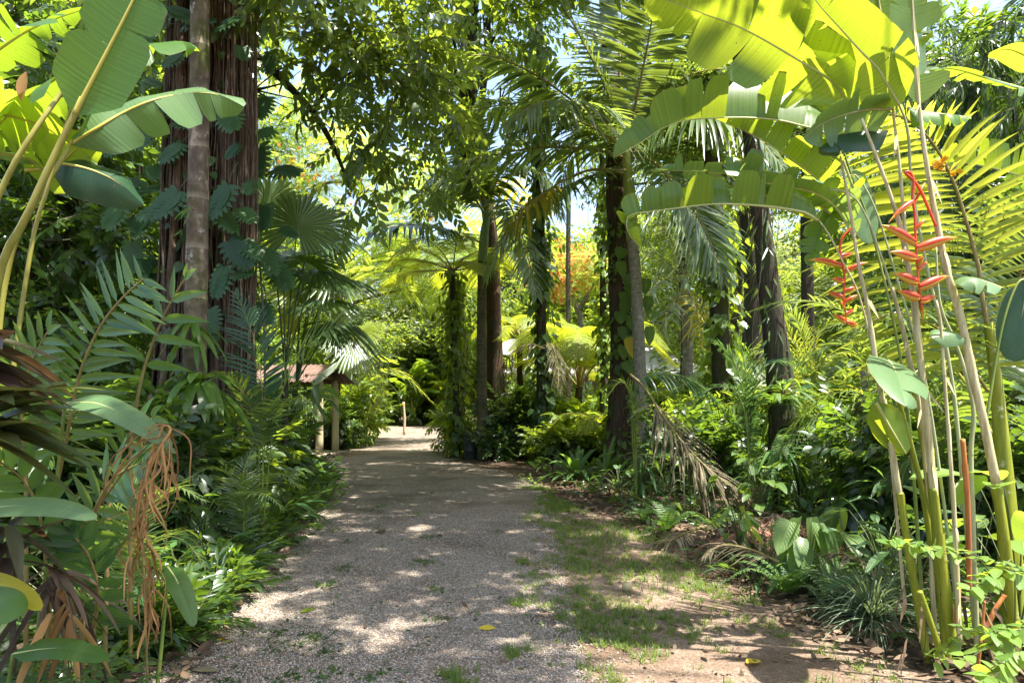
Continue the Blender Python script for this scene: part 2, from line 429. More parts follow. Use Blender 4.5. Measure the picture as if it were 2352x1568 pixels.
def plainmat(name, c0, c1=None, rough=.6, scale=3., bump=.1, metal=0., spec=.4, wave=None, stretch=None):
    m, t, N, lk = nt(name)
    out = N('ShaderNodeOutputMaterial'); pb = N('ShaderNodeBsdfPrincipled', i_Roughness=rough, i_Metallic=metal)
    pb.inputs['Specular IOR Level'].default_value = spec
    tc = N('ShaderNodeTexCoord'); ns = N('ShaderNodeTexNoise', i_Scale=scale, i_Detail=6.)
    if stretch:
        mp = N('ShaderNodeMapping'); mp.inputs['Scale'].default_value = stretch; lk(tc.outputs['Object'], mp.inputs[0]); lk(mp.outputs[0], ns.inputs['Vector'])
    else:
        lk(tc.outputs['Object'], ns.inputs['Vector'])
    mx = N('ShaderNodeMix', data_type='RGBA'); mx.inputs[6].default_value = c4(c0); mx.inputs[7].default_value = c4(c1 or [x*1.35 for x in c0])
    at = N('ShaderNodeAttribute', attribute_name='tint')
    r = N('ShaderNodeMapRange'); r.inputs[1].default_value = .3; r.inputs[2].default_value = .7
    a = N('ShaderNodeMath', operation='MULTIPLY_ADD'); a.inputs[1].default_value = .6; lk(at.outputs['Fac'], a.inputs[0])
    b = N('ShaderNodeMath', operation='SUBTRACT'); b.inputs[1].default_value = .3; lk(ns.outputs['Fac'], b.inputs[0]); lk(b.outputs[0], a.inputs[2])
    lk(a.outputs[0], r.inputs[0]); lk(r.outputs[0], mx.inputs[0])
    bp = N('ShaderNodeBump', i_Strength=bump, i_Distance=.01); lk(ns.outputs['Fac'], bp.inputs['Height']); lk(bp.outputs[0], pb.inputs['Normal'])
    lk(mx.outputs[2], pb.inputs['Base Color']); lk(pb.outputs[0], out.inputs[0])
    return m

M = {}
M['canopy'] = leafmat('canopy_leaf', (.022, .054, .014), (.09, .15, .025), (.46, .6, .035), .43, .38, .6)
M['fig_leaf'] = leafmat('fig_leaf', (.024, .056, .018), (.085, .135, .036), (.44, .56, .05), .42, .34, .65)
M['canopy_lit'] = leafmat('sun_tone_leaf', (.06, .13, .018), (.16, .25, .036), (.55, .68, .045), .46, .45)  # lighter copy of canopy: sunlight on far foliage put into the leaf colour
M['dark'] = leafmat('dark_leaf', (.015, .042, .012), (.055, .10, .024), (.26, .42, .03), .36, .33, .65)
M['feather'] = leafmat('feather_leaf', (.12, .21, .025), (.25, .36, .05), (.7, .82, .08), .52, .55)  # albedo raised so the distant crowns look sunlit
M['grey'] = leafmat('grey_leaf', (.09, .14, .065), (.26, .32, .18), (.55, .62, .2), .42, .5)  # paled to stand in for full sun on the far trees
M['palm'] = leafmat('palm_leaf', (.036, .074, .024), (.10, .155, .052), (.38, .5, .05), .38, .34, .7)
M['palm_pale'] = leafmat('pale_palm_leaf', (.06, .11, .04), (.15, .21, .085), (.42, .54, .06), .42, .34, .7)
M['palm_blue'] = leafmat('blue_palm_leaf', (.013, .045, .024), (.035, .085, .045), (.16, .32, .05), .32, .34, .6)
M['palm_lime'] = leafmat('lime_palm_leaf', (.10, .17, .02), (.2, .26, .035), (.66, .68, .06), .5, .4)
M['palm_yellow'] = leafmat('yellow_palm_leaf', (.30, .26, .02), (.42, .36, .03), (.85, .72, .04), .5, .45)
M['fern'] = leafmat('fern_leaf', (.03, .085, .02), (.085, .16, .035), (.3, .5, .05), .4, .5)
M['fern_lime'] = leafmat('lime_fern_leaf', (.12, .2, .015), (.24, .32, .025), (.72, .78, .04), .55, .5)
M['banana'] = leafmat('paddle_leaf', (.035, .10, .016), (.075, .165, .025), (.42, .60, .03), .42, .36, .5, veins='banana', noise=.2)
M['heli'] = leafmat('heliconia_leaf', (.05, .12, .018), (.12, .2, .03), (.62, .74, .035), .5, .36, .5, veins='banana', noise=.2)
M['heli_grey'] = leafmat('waxy_leaf', (.065, .14, .05), (.13, .22, .09), (.4, .55, .08), .36, .42, .5, veins='banana', noise=.2)
M['paddle_dark'] = leafmat('dark_paddle_leaf', (.012, .045, .022), (.03, .08, .035), (.12, .25, .03), .3, .35, .5, veins='banana', noise=.2)
M['ginger'] = leafmat('ginger_leaf', (.03, .095, .028), (.08, .17, .045), (.34, .52, .05), .38, .34, .6, noise=.5)
M['broad'] = leafmat('broad_leaf', (.022, .07, .026), (.06, .13, .04), (.26, .44, .05), .35, .36, .55, veins='pinnate')
M['broad_lit'] = leafmat('sun_tone_broad_leaf', (.07, .16, .028), (.15, .25, .05), (.5, .66, .06), .42, .38, .5, veins='pinnate')  # lit copy of broad, its sunlit look is in the base colour
M['heart'] = leafmat('heart_leaf', (.04, .095, .022), (.10, .17, .04), (.36, .5, .04), .36, .36, .5, veins='pinnate')
M['philo'] = leafmat('lobed_leaf', (.018, .06, .02), (.06, .13, .036), (.26, .42, .04), .34, .42, .45)
M['variegated'] = leafmat('variegated_leaf', (.03, .09, .03), (.07, .14, .045), (.34, .48, .08), .35, .4, .5, veins='variegated')
M['maroon'] = leafmat('maroon_leaf', (.05, .028, .024), (.085, .09, .045), (.2, .1, .04), .28, .3, .6, noise=1.1)
M['olive'] = leafmat('olive_leaf', (.03, .055, .02), (.075, .095, .035), (.3, .3, .05), .32, .32, .6)
M['strap'] = leafmat('strap_leaf', (.05, .12, .02), (.12, .2, .035), (.4, .58, .05), .4, .38, .5)
M['liriope'] = leafmat('grassy_leaf', (.06, .1, .055), (.16, .21, .13), (.35, .45, .15), .3, .42)
M['grass'] = leafmat('grass_blade', (.055, .105, .022), (.14, .19, .04), (.36, .48, .05), .4, .5)
M['dry'] = leafmat('dry_frond', (.075, .065, .036), (.20, .17, .105), (.3, .22, .1), .2, .7, .2)
M['dry_orange'] = leafmat('orange_dry_leaf', (.16, .085, .035), (.48, .27, .10), (.5, .26, .07), .25, .75, .15, noise=.9)
M['litter'] = leafmat('litter_leaf', (.045, .03, .019), (.215, .145, .092), (.16, .09, .04), .15, .7, .2)
M['flame'] = leafmat('flame_blossom', (.56, .15, .035), (.78, .36, .13), (.9, .38, .1), .4, .6, .2)
M['bract'] = leafmat('red_bract', (.55, .03, .012), (.68, .12, .02), (.85, .16, .02), .28, .36, .5)
M['bract_tip'] = leafmat('yellow_bract_edge', (.62, .25, .02), (.62, .42, .04), (.8, .5, .04), .3, .4, .4)
M['yellow'] = leafmat('yellow_leaf', (.5, .33, .02), (.6, .45, .05), (.8, .55, .05), .35, .5, .3)
M['orange'] = leafmat('orange_petal', (.6, .25, .01), (.75, .42, .02), (.9, .5, .03), .35, .5, .3)

M['bark_ring'] = barkmat('ringed_bark', (.055, .038, .026), (.36, .28, .20), (.16, .115, .08), (3, 3, 2.2), .7, moss=(.07, .075, .018), rings=.55, lichen=(.42, .40, .33), nsc=2.6)
M['bark_palm'] = barkmat('palm_bark', (.13, .11, .075), (.30, .265, .19), None, (4, 4, 4), .4, rings=.12, lichen=(.34, .34, .27))
M['bark_palm_dark'] = barkmat('dark_palm_bark', (.06, .045, .028), (.16, .13, .085), None, (4, 4, 4), .5, rings=.12, moss=(.05, .06, .02))
M['bark_red'] = barkmat('reddish_bark', (.035, .02, .013), (.16, .10, .066), (.085, .048, .03), (9, 9, .8), 1.0, moss=(.05, .05, .02))
M['bark_dark'] = barkmat('dark_bark', (.022, .016, .011), (.085, .065, .045), None, (7, 7, 1.2), .9, moss=(.04, .05, .018))
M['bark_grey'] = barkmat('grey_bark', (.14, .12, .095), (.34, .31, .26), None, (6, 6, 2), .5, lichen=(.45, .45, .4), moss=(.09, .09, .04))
M['root'] = barkmat('aerial_root', (.04, .024, .016), (.21, .145, .095), (.10, .064, .042), (14, 14, 1.3), .9, tint=True)
M['twig'] = barkmat('twig_bark', (.05, .038, .024), (.13, .1, .07), None, (5, 5, 5), .3)
M['stalk'] = plainmat('green_stalk', (.12, .18, .03), (.22, .26, .05), .45, 5., .05)
M['stalk_dark'] = plainmat('dark_stalk', (.05, .075, .02), (.1, .12, .04), .5, 5., .05)
M['midrib'] = plainmat('pale_midrib', (.32, .34, .1), (.45, .45, .17), .45, 5., .05)
M['midrib_y'] = plainmat('yellow_midrib', (.38, .33, .05), (.5, .42, .09), .45, 5., .05)
M['rachis_brown'] = plainmat('brown_rachis', (.16, .11, .03), (.26, .2, .06), .5, 5., .05)
M['shaft'] = plainmat('green_crownshaft', (.17, .21, .05), (.30, .33, .09), .4, 2.5, .04, stretch=(3, 3, .7))
M['shaft_grey'] = plainmat('grey_crownshaft', (.13, .2, .08), (.24, .31, .15), .45, 2.5, .04, stretch=(3, 3, .7))
M['cane_tan'] = barkmat('dry_cane_sheath', (.24, .19, .08), (.60, .54, .33), (.47, .41, .22), (22, 22, .9), .25, .7, nsc=2.)
M['cane_green'] = barkmat('green_cane', (.12, .15, .012), (.30, .30, .03), (.22, .24, .02), (12, 12, .8), .15, .4, nsc=2., lichen=(.46, .44, .28))
M['cane_pale'] = barkmat('pale_cane', (.25, .28, .12), (.42, .43, .24), None, (14, 14, .8), .15, .5, nsc=2.)
M['cane_rust'] = barkmat('rusty_cane', (.22, .075, .02), (.5, .22, .07), (.4, .15, .04), (14, 14, .9), .3, .7, nsc=2.)
M['shell'] = plainmat('seed_husk', (.36, .27, .13), (.5, .4, .22), .7, 20., .4)
M['mulch'] = plainmat('brown_mulch', (.07, .03, .017), (.26, .13, .08), .9, 12., .5)
EXPO = 1.95
# ---------------------------------------------------------------- camera, light
cam = bpy.data.objects.new('camera', bpy.data.cameras.new('camera')); COL.objects.link(cam)
cam.location = (0, 0, CH); cam.rotation_euler = (R_(90), 0, 0)
cam.data.lens = 24; cam.data.sensor_width = 36; cam.data.shift_y = 131/2352; cam.data.clip_end = 2000; cam.data.clip_start = .05
SC.camera = cam
SUN_EL, SUN_AZ = 70., 112.           # azimuth measured from +Y towards +X
sd = np.array([math.sin(R_(SUN_AZ))*math.cos(R_(SUN_EL)), math.cos(R_(SUN_AZ))*math.cos(R_(SUN_EL)), math.sin(R_(SUN_EL))])
sl = bpy.data.lights.new('sun', 'SUN'); sl.energy = 5.0; sl.angle = R_(.53); sl.color = (1, .955, .88)
so = bpy.data.objects.new('sun', sl); COL.objects.link(so); so.location = (0, 0, 30)
so.rotation_euler = Vector(sd).to_track_quat('Z', 'Y').to_euler()
w = bpy.data.worlds.new('World'); SC.world = w; w.use_nodes = True
wt = w.node_tree; bg = wt.nodes['Background']
sky = wt.nodes.new('ShaderNodeTexSky'); sky.sky_type = 'NISHITA'; sky.sun_disc = False
sky.sun_elevation = R_(SUN_EL); sky.sun_rotation = R_(SUN_AZ); sky.altitude = 0; sky.air_density = 1.0; sky.dust_density = 2.5; sky.ozone_density = 1.0
wt.links.new(sky.outputs[0], bg.inputs[0]); bg.inputs[1].default_value = .13
SC.view_settings.view_transform = 'Standard'; SC.view_settings.look = 'None'; SC.view_settings.gamma = 1; SC.view_settings.use_curve_mapping = False
SC.view_settings.exposure = EXPO
cy = SC.cycles
cy.max_bounces = 6; cy.diffuse_bounces = 4; cy.glossy_bounces = 2; cy.transmission_bounces = 4; cy.transparent_max_bounces = 4
cy.use_denoising = True; cy.sample_clamp_indirect = 6
try: cy.denoiser = 'OPENIMAGEDENOISE'
except Exception: pass

# ---------------------------------------------------------------- ground
def groundmat(name, cols, vor, patch, bump=.6, rough=.9, dist=.012):
    m, t, N, lk = nt(name)
    out = N('ShaderNodeOutputMaterial'); pb = N('ShaderNodeBsdfPrincipled', i_Roughness=rough); pb.inputs['Specular IOR Level'].default_value = .2
    tc = N('ShaderNodeTexCoord')
    col = None
    v1 = N('ShaderNodeTexVoronoi', i_Scale=vor); lk(tc.outputs['Object'], v1.inputs['Vector'])
    sx = N('ShaderNodeSeparateColor'); lk(v1.outputs['Color'], sx.inputs[0])
    rp = N('ShaderNodeValToRGB'); rp.color_ramp.interpolation = 'CONSTANT' if vor > 30 else 'LINEAR'
    els = rp.color_ramp.elements
    for i, c in enumerate(cols):
        e = els[i] if i < 2 else els.new(i/len(cols))
        e.position = i/len(cols); e.color = c4(c)
    lk(sx.outputs[0], rp.inputs[0])
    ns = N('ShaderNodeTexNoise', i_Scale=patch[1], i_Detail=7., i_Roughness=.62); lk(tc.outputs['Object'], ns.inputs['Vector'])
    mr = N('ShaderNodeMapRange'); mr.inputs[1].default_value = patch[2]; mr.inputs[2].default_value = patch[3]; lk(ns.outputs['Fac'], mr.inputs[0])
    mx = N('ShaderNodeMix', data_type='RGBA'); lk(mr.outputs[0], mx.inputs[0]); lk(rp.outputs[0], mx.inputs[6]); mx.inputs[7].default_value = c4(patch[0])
    n2 = N('ShaderNodeTexNoise', i_Scale=vor*1.7, i_Detail=4.); lk(tc.outputs['Object'], n2.inputs['Vector'])
    ml = N('ShaderNodeMix', data_type='RGBA', blend_type='MULTIPLY'); ml.inputs[0].default_value = .55
    cr_ = N('ShaderNodeMapRange'); cr_.inputs[1].default_value = .3; cr_.inputs[2].default_value = .6; cr_.inputs[3].default_value = .45; cr_.inputs[4].default_value = 1.1; lk(n2.outputs['Fac'], cr_.inputs[0])
    cc = N('ShaderNodeCombineColor'); [lk(cr_.outputs[0], cc.inputs[i]) for i in range(3)]
    lk(mx.outputs[2], ml.inputs[6]); lk(cc.outputs[0], ml.inputs[7])
    iv = N('ShaderNodeMath', operation='MULTIPLY_ADD'); iv.inputs[1].default_value = -1.4; lk(v1.outputs['Distance'], iv.inputs[0]); lk(n2.outputs['Fac'], iv.inputs[2])
    bp = N('ShaderNodeBump', i_Strength=bump, i_Distance=dist); lk(iv.outputs[0], bp.inputs['Height']); lk(bp.outputs[0], pb.inputs['Normal'])
    lk(ml.outputs[2], pb.inputs['Base Color']); lk(pb.outputs[0], out.inputs[0])
    return m
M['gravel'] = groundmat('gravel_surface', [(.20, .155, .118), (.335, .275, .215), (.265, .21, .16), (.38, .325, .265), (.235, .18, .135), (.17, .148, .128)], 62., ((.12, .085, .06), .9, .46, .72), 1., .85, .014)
M['earth'] = groundmat('sandy_earth', [(.165, .115, .082), (.255, .187, .135), (.205, .147, .104)], 55., ((.12, .08, .05), 1.3, .42, .62), .8, .95, .008)
M['soil'] = groundmat('forest_soil', [(.055, .036, .022), (.12, .08, .05), (.085, .055, .034), (.17, .11, .07)], 22., ((.04, .028, .018), 1.1, .42, .62), 1., .95, .02)
M['verge'] = groundmat('verge_grass_ground', [(.07, .12, .03), (.13, .17, .05), (.2, .18, .09)], 30., ((.25, .2, .11), .7, .5, .62), .8, .95, .02)

def jag(pts, amp=.06, step=.12, close=False):
    p = np.asarray(pts, float)
    out = []
    for a, b in zip(p[:-1], p[1:]):
        n = max(2, int(np.linalg.norm(b-a)/step))
        out.append(a+(b-a)*np.linspace(0, 1, n, endpoint=False)[:, None])
    o = np.vstack(out+[p[-1:]])
    k = len(o)
    nz = np.convolve(rng.normal(0, 1, k+8), np.ones(5)/5, 'same')[4:-4]*1.6+rng.normal(0, .5, k)
    o[:, 0] += nz*amp
    return o
def sheet(name, left, right, z, mat, nx=6):
    ys = np.linspace(min(left[0][1], right[0][1]), max(left[-1][1], right[-1][1]), 420)
    l = np.interp(ys, left[:, 1], left[:, 0]); r = np.interp(ys, right[:, 1], right[:, 0])
    u = np.linspace(0, 1, nx)
    x = l[:, None]*(1-u)+r[:, None]*u
    mb = MB(); mb.grids(np.stack([x, np.broadcast_to(ys[:, None], x.shape), np.full(x.shape, z)], -1)[:, ::-1])
    return tag(mb.build(name, mat), None, None, kind='structure')
g = MB()
xs = np.linspace(-160, 160, 40); ys = np.linspace(-30, 260, 40)
X, Y = np.meshgrid(xs, ys)
g.grids(np.stack([X, Y, np.zeros_like(X)], -1)[:, ::1])
tag(g.build('ground', M['soil']), None, None, kind='structure')
PATH_L = np.array([(-1.8, -8), (-1.85, 1.5), (-1.95, 3.84), (-2.15, 5.17), (-2.38, 6.5), (-2.75, 8.8), (-3.15, 11.7), (-4.4, 15.5), (-4.9, 18), (-5.0, 22), (-5.9, 29.5), (-6.8, 36), (-7, 38.5)])
PATH_R = np.array([(.5, -8), (.4, 1.5), (.3, 3.84), (.31, 5.17), (.36, 7.5), (.45, 9.6), (.6, 11.5), (.35, 13.4), (-.45, 15.4), (-1.45, 17.4), (-1.9, 22), (-2.3, 29.5), (-1.6, 34), (-1, 38.5)])
EARTH_R = np.array([(4, -8), (3.2, 1.5), (2.65, 3.7), (2.3, 4.15), (2.15, 4.7), (2.0, 5.7), (1.95, 6.6), (1.9, 7.7), (1.3, 9.3), (.7, 11), (.7, 12.5), (.8, 14)])
sheet('lawn', PATH_R[PATH_R[:, 1] < 14.1]-[.35, 0], jag(EARTH_R, .07), .004, M['earth'], 12)
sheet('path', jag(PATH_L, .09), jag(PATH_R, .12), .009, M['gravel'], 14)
sheet('clearing', np.array([(-10., 29), (-11, 44)]), np.array([(-5.4, 29), (-7.0, 44)]), .004, M['verge'], 4)

def pathx(y, side):
    A = PATH_L if side < 0 else PATH_R
    return np.interp(y, A[:, 1], A[:, 0])

# loose pebbles on the gravel (instanced on points; nobody could count them)
def pebbles():
    n = 60000
    y = 3.3+6.2*rng.uniform(0, 1, n)**1.7
    l, r = pathx(y, -1), pathx(y, 1)
    x = l+(r-l)*rng.uniform(-.03, 1.06, n)
    k = int(n*.06)
    x[:k] = r[:k]+rng.exponential(.16, k); x[k:2*k] = l[k:2*k]-rng.exponential(.09, k)
    me = bpy.data.meshes.new('gravel'); me.vertices.add(n)
    me.vertices.foreach_set('co', np.stack([x, y, np.full(n, .011)], 1).astype(np.float32).ravel())
    o = bpy.data.objects.new('gravel', me); COL.objects.link(o)
    m, t, N, lk = nt('pebble_stone')
    out = N('ShaderNodeOutputMaterial'); pb = N('ShaderNodeBsdfPrincipled', i_Roughness=.8); pb.inputs['Specular IOR Level'].default_value = .25
    oi = N('ShaderNodeObjectInfo'); rp = N('ShaderNodeValToRGB'); rp.color_ramp.interpolation = 'CONSTANT'
    cols = [(.31, .255, .20), (.22, .17, .128), (.35, .30, .245), (.265, .21, .16), (.20, .178, .15), (.40, .355, .305), (.29, .20, .14), (.14, .135, .12)]
    for i, c in enumerate(cols):
        e = rp.color_ramp.elements[i] if i < 2 else rp.color_ramp.elements.new(i/8)
        e.position = i/8; e.color = c4(c)
    lk(oi.outputs['Random'], rp.inputs[0]); lk(rp.outputs[0], pb.inputs['Base Color']); lk(pb.outputs[0], out.inputs[0])
    ng = bpy.data.node_groups.new('scatter_pebbles', 'GeometryNodeTree')
    ng.interface.new_socket('Geometry', in_out='INPUT', socket_type='NodeSocketGeometry')
    ng.interface.new_socket('Geometry', in_out='OUTPUT', socket_type='NodeSocketGeometry')
    a = ng.nodes.new('NodeGroupInput'); b = ng.nodes.new('NodeGroupOutput')
    ico = ng.nodes.new('GeometryNodeMeshIcoSphere'); ico.inputs['Radius'].default_value = 1; ico.inputs['Subdivisions'].default_value = 1
    sm = ng.nodes.new('GeometryNodeSetMaterial'); sm.inputs['Material'].default_value = m
    iop = ng.nodes.new('GeometryNodeInstanceOnPoints')
    rr = ng.nodes.new('FunctionNodeRandomValue'); rr.data_type = 'FLOAT_VECTOR'; rr.inputs[0].default_value = (-.4, -.4, 0); rr.inputs[1].default_value = (.4, .4, 6.28)
    rs = ng.nodes.new('FunctionNodeRandomValue'); rs.data_type = 'FLOAT_VECTOR'; rs.inputs[0].default_value = (.0035, .0035, .0025); rs.inputs[1].default_value = (.0085, .0072, .0055)
    rs.inputs['Seed'].default_value = 3
    L = ng.links.new
    L(a.outputs[0], iop.inputs['Points']); L(ico.outputs[0], sm.inputs[0]); L(sm.outputs[0], iop.inputs['Instance'])
    L(rr.outputs[0], iop.inputs['Rotation']); L(rs.outputs[0], iop.inputs['Scale']); L(iop.outputs[0], b.inputs[0])
    md = o.modifiers.new('pebbles', 'NODES'); md.node_group = ng
    tag(o, None, None, kind='stuff')
pebbles()

# ---------------------------------------------------------------- shelter, house, bin
def shelter():
    th = R_(78); e = np.array([math.cos(th), math.sin(th), 0]); rd = np.array([-math.sin(th), math.cos(th), 0])
    A = np.array([-5.2, 19.2, 0.])
    M['post'] = plainmat('weathered_post', (.42, .35, .2), (.54, .46, .29), .75, 4., .1, stretch=(8, 8, .6))
    M['sheet'] = plainmat('corrugated_sheet', (.10, .055, .042), (.17, .10, .078), .6, 3., .1)
    M['barge'] = plainmat('green_bargeboard', (.20, .25, .18), (.28, .33, .25), .6, 4., .05)
    M['slab'] = plainmat('concrete_slab', (.22, .2, .15), (.34, .3, .23), .9, 5., .2)
    M['beam'] = plainmat('roof_beam', (.13, .07, .045), (.2, .12, .08), .8, 5., .1)
    t = thing('shelter', A, 'small open shelter with round timber posts and corrugated gable roof beside the gravel path', 'shelter')
    for a, b in ((-.60, -.08), (.74, .12), (-.60, 2.6), (.74, 2.6)):
        q = A+e*a+rd*b
        mb = MB(); mb.tube([q+[0, 0, .05], q+[0, 0, 2.12]], [.105, .1], 14, 6); mb.build('post', M['post'], t)
    mb = MB(); mb.box(A+rd*1.35+[0, 0, .03], (3.1, 2.0, .08), math.atan2(rd[1], rd[0])); mb.build('slab', M['slab'], t, False)
    n = 90
    for sg in (-1, 1):
        mb = MB()
        v = np.linspace(-.3, 3.0, n); z = .018*np.sin(v*2*math.pi/.076*.5)
        pts = []
        for off in (0, -.012):
            row = [A+rd*v[:, None]+np.array([0, 0, 2.56+off])+z[:, None]*Z3, A+rd*v[:, None]+e*1.3*sg+np.array([0, 0, 2.04+off])+z[:, None]*Z3]
            pts += row if off == 0 else row[::-1]
        mb.grids(np.stack(pts, 1), closed=True); mb.build('roof_sheet', M['sheet'], t)
        mb = MB()
        ang = math.atan2(-.52*1, 1.3)
        c = A-rd*.33+e*.66*sg+np.array([0, 0, 2.29])
        ln = math.hypot(1.36, .55)
        ca, sa = math.cos(ang), math.sin(ang)
        ax = np.stack([e*sg*ca+Z3*sa, -rd*sg, -e*sg*sa+Z3*ca], 1)
        mb.box(c, (ln, .035, .17), tilt=ax); mb.build('bargeboard', M['barge'], t, False)
    mb = MB(); mb.box(A+rd*1.35+e*.74+[0, 0, 2.1], (2.9, .09, .14), math.atan2(rd[1], rd[0])); mb.box(A+rd*1.35-e*.70+[0, 0, 2.1], (2.9, .09, .14), math.atan2(rd[1], rd[0]))
    for b in (.12, 1.3, 2.6):
        mb.box(A+rd*b+[0, 0, 2.2], (1.9, .08, .12), th)
    mb.build('beam', M['beam'], t, False)
shelter()

def house():
    M['wall'] = plainmat('rendered_wall', (.5, .46, .38), (.56, .52, .44), .9, 3., .05)
    M['roofing'] = plainmat('pale_roof_sheet', (.44, .43, .44), (.52, .5, .51), .45, 1.5, .03, spec=.5)
    M['gutter'] = plainmat('grey_gutter', (.26, .27, .26), (.34, .35, .34), .5, 5., .03)
    M['glass'] = plainmat('dark_window_glass', (.03, .04, .045), (.05, .06, .06), .1, 1., .0)
    o = np.array([4.8, 37., 0.])
    t = thing('house', o, 'low house with a pale metal roof half hidden behind the tree ferns', 'house')
    mb = MB(); mb.box(o+[0, 2., 1.4], (9.4, 6., 2.8)); mb.build('wall', M['wall'], t, False)
    ex, ez, rz = 5.3, 2.86, 4.9
    y0, y1, ym = 33.4, 44.6, 39.
    def rib(a, b, c, d, name):
        mb = MB()
        n = 60; u = np.linspace(0, 1, n)[:, None]
        top = a*(1-u)+b*u; bot = d*(1-u)+c*u
        r = np.array([.0, .0, 1.])*(np.where(np.arange(n) % 3 == 0, .05, 0.))[:, None]
        mb.grids(np.stack([top+r, bot+r, bot+r-Z3*.04, top+r-Z3*.04], 1), closed=True)
        mb.build(name, M['roofing'], t, False)
    q = lambda x, y, z: np.array([o[0]+x, y, z])
    rib(q(-2.2, ym, rz), q(2.2, ym, rz), q(ex, y0, ez), q(-ex, y0, ez), 'roof')
    rib(q(2.2, ym, rz), q(-2.2, ym, rz), q(-ex, y1, ez), q(ex, y1, ez), 'roof')
    rib(q(-2.2, ym, rz), q(-2.2, ym+.01, rz), q(-ex, y0, ez), q(-ex, y1, ez), 'roof')
    rib(q(2.2, ym+.01, rz), q(2.2, ym, rz), q(ex, y1, ez), q(ex, y0, ez), 'roof')
    mb = MB(); mb.box(q(0, y0-.07, ez-.08), (2*ex+.3, .13, .15)); mb.build('gutter', M['gutter'], t, False)
    for x in (-2.8, .4, 3.2):
        mb = MB(); mb.box(q(x, 35.98, 1.5), (1.5, .06, 1.2)); f = mb.build('window', M['gutter'], t, False)
        mb = MB(); mb.box(q(x, 35.95, 1.5), (1.36, .03, 1.06)); mb.build('pane', M['glass'], t, False).name = 'window_pane'
    mb = MB()   # dish
    c = P(1173, 799, 33.9); ax = nrm(np.array([-.35, -.75, .55])); u = nrm(np.cross(ax, Z3)); v = np.cross(u, ax)
    rr = np.linspace(.01, .55, 7); aa = np.linspace(0, 2*math.pi, 28, endpoint=False)
    mb.grids(np.stack([c+ax*(.35*r*r)+r*(np.cos(aa)[:, None]*u+np.sin(aa)[:, None]*v*.9) for r in rr]), closed=True)
    mb.grids(np.stack([c-ax*.015+ax*(.35*r*r)+r*(np.cos(aa)[:, None]*u+np.sin(aa)[:, None]*v*.9) for r in rr]), closed=True)
    mb.tube([c, c-[0, -.15, .5], P(1186, 835, 34.3)], [.025, .02], 6); mb.tube([c-v*.5+ax*.05, c-v*.35+ax*.5], [.012, .012], 5)
    mb.build('satellite_dish', M['roofing'], t)
house()

def lathe(mb, c, prof_, sides=24, tint=.5, mat=0):
    a = np.linspace(0, 2*math.pi, sides, endpoint=False)
    mb.grids(np.stack([np.stack([c[0]+r*np.cos(a), c[1]+r*np.sin(a), np.full(sides, c[2]+z)], 1) for r, z in prof_]), tint, mat, closed=True)
M['bin'] = plainmat('dark_green_plastic', (.022, .03, .026), (.04, .05, .042), .45, 6., .05)
b = MB(); bc = np.append(G(1080, 1054)[:2], 0.)
lathe(b, bc, [(.001, .0), (.165, .0), (.17, .02), (.178, .2), (.186, .21), (.186, .23), (.18, .24), (.19, .48), (.2, .5), (.2, .53), (.194, .54), (.2, .68), (.215, .69), (.215, .715), (.19, .715), (.185, .5), (.17, .1), (.001, .09)])
tag(b.build('bin', M['bin']), 'dark ribbed plastic bin standing at the foot of the slender grey palm', 'bin')
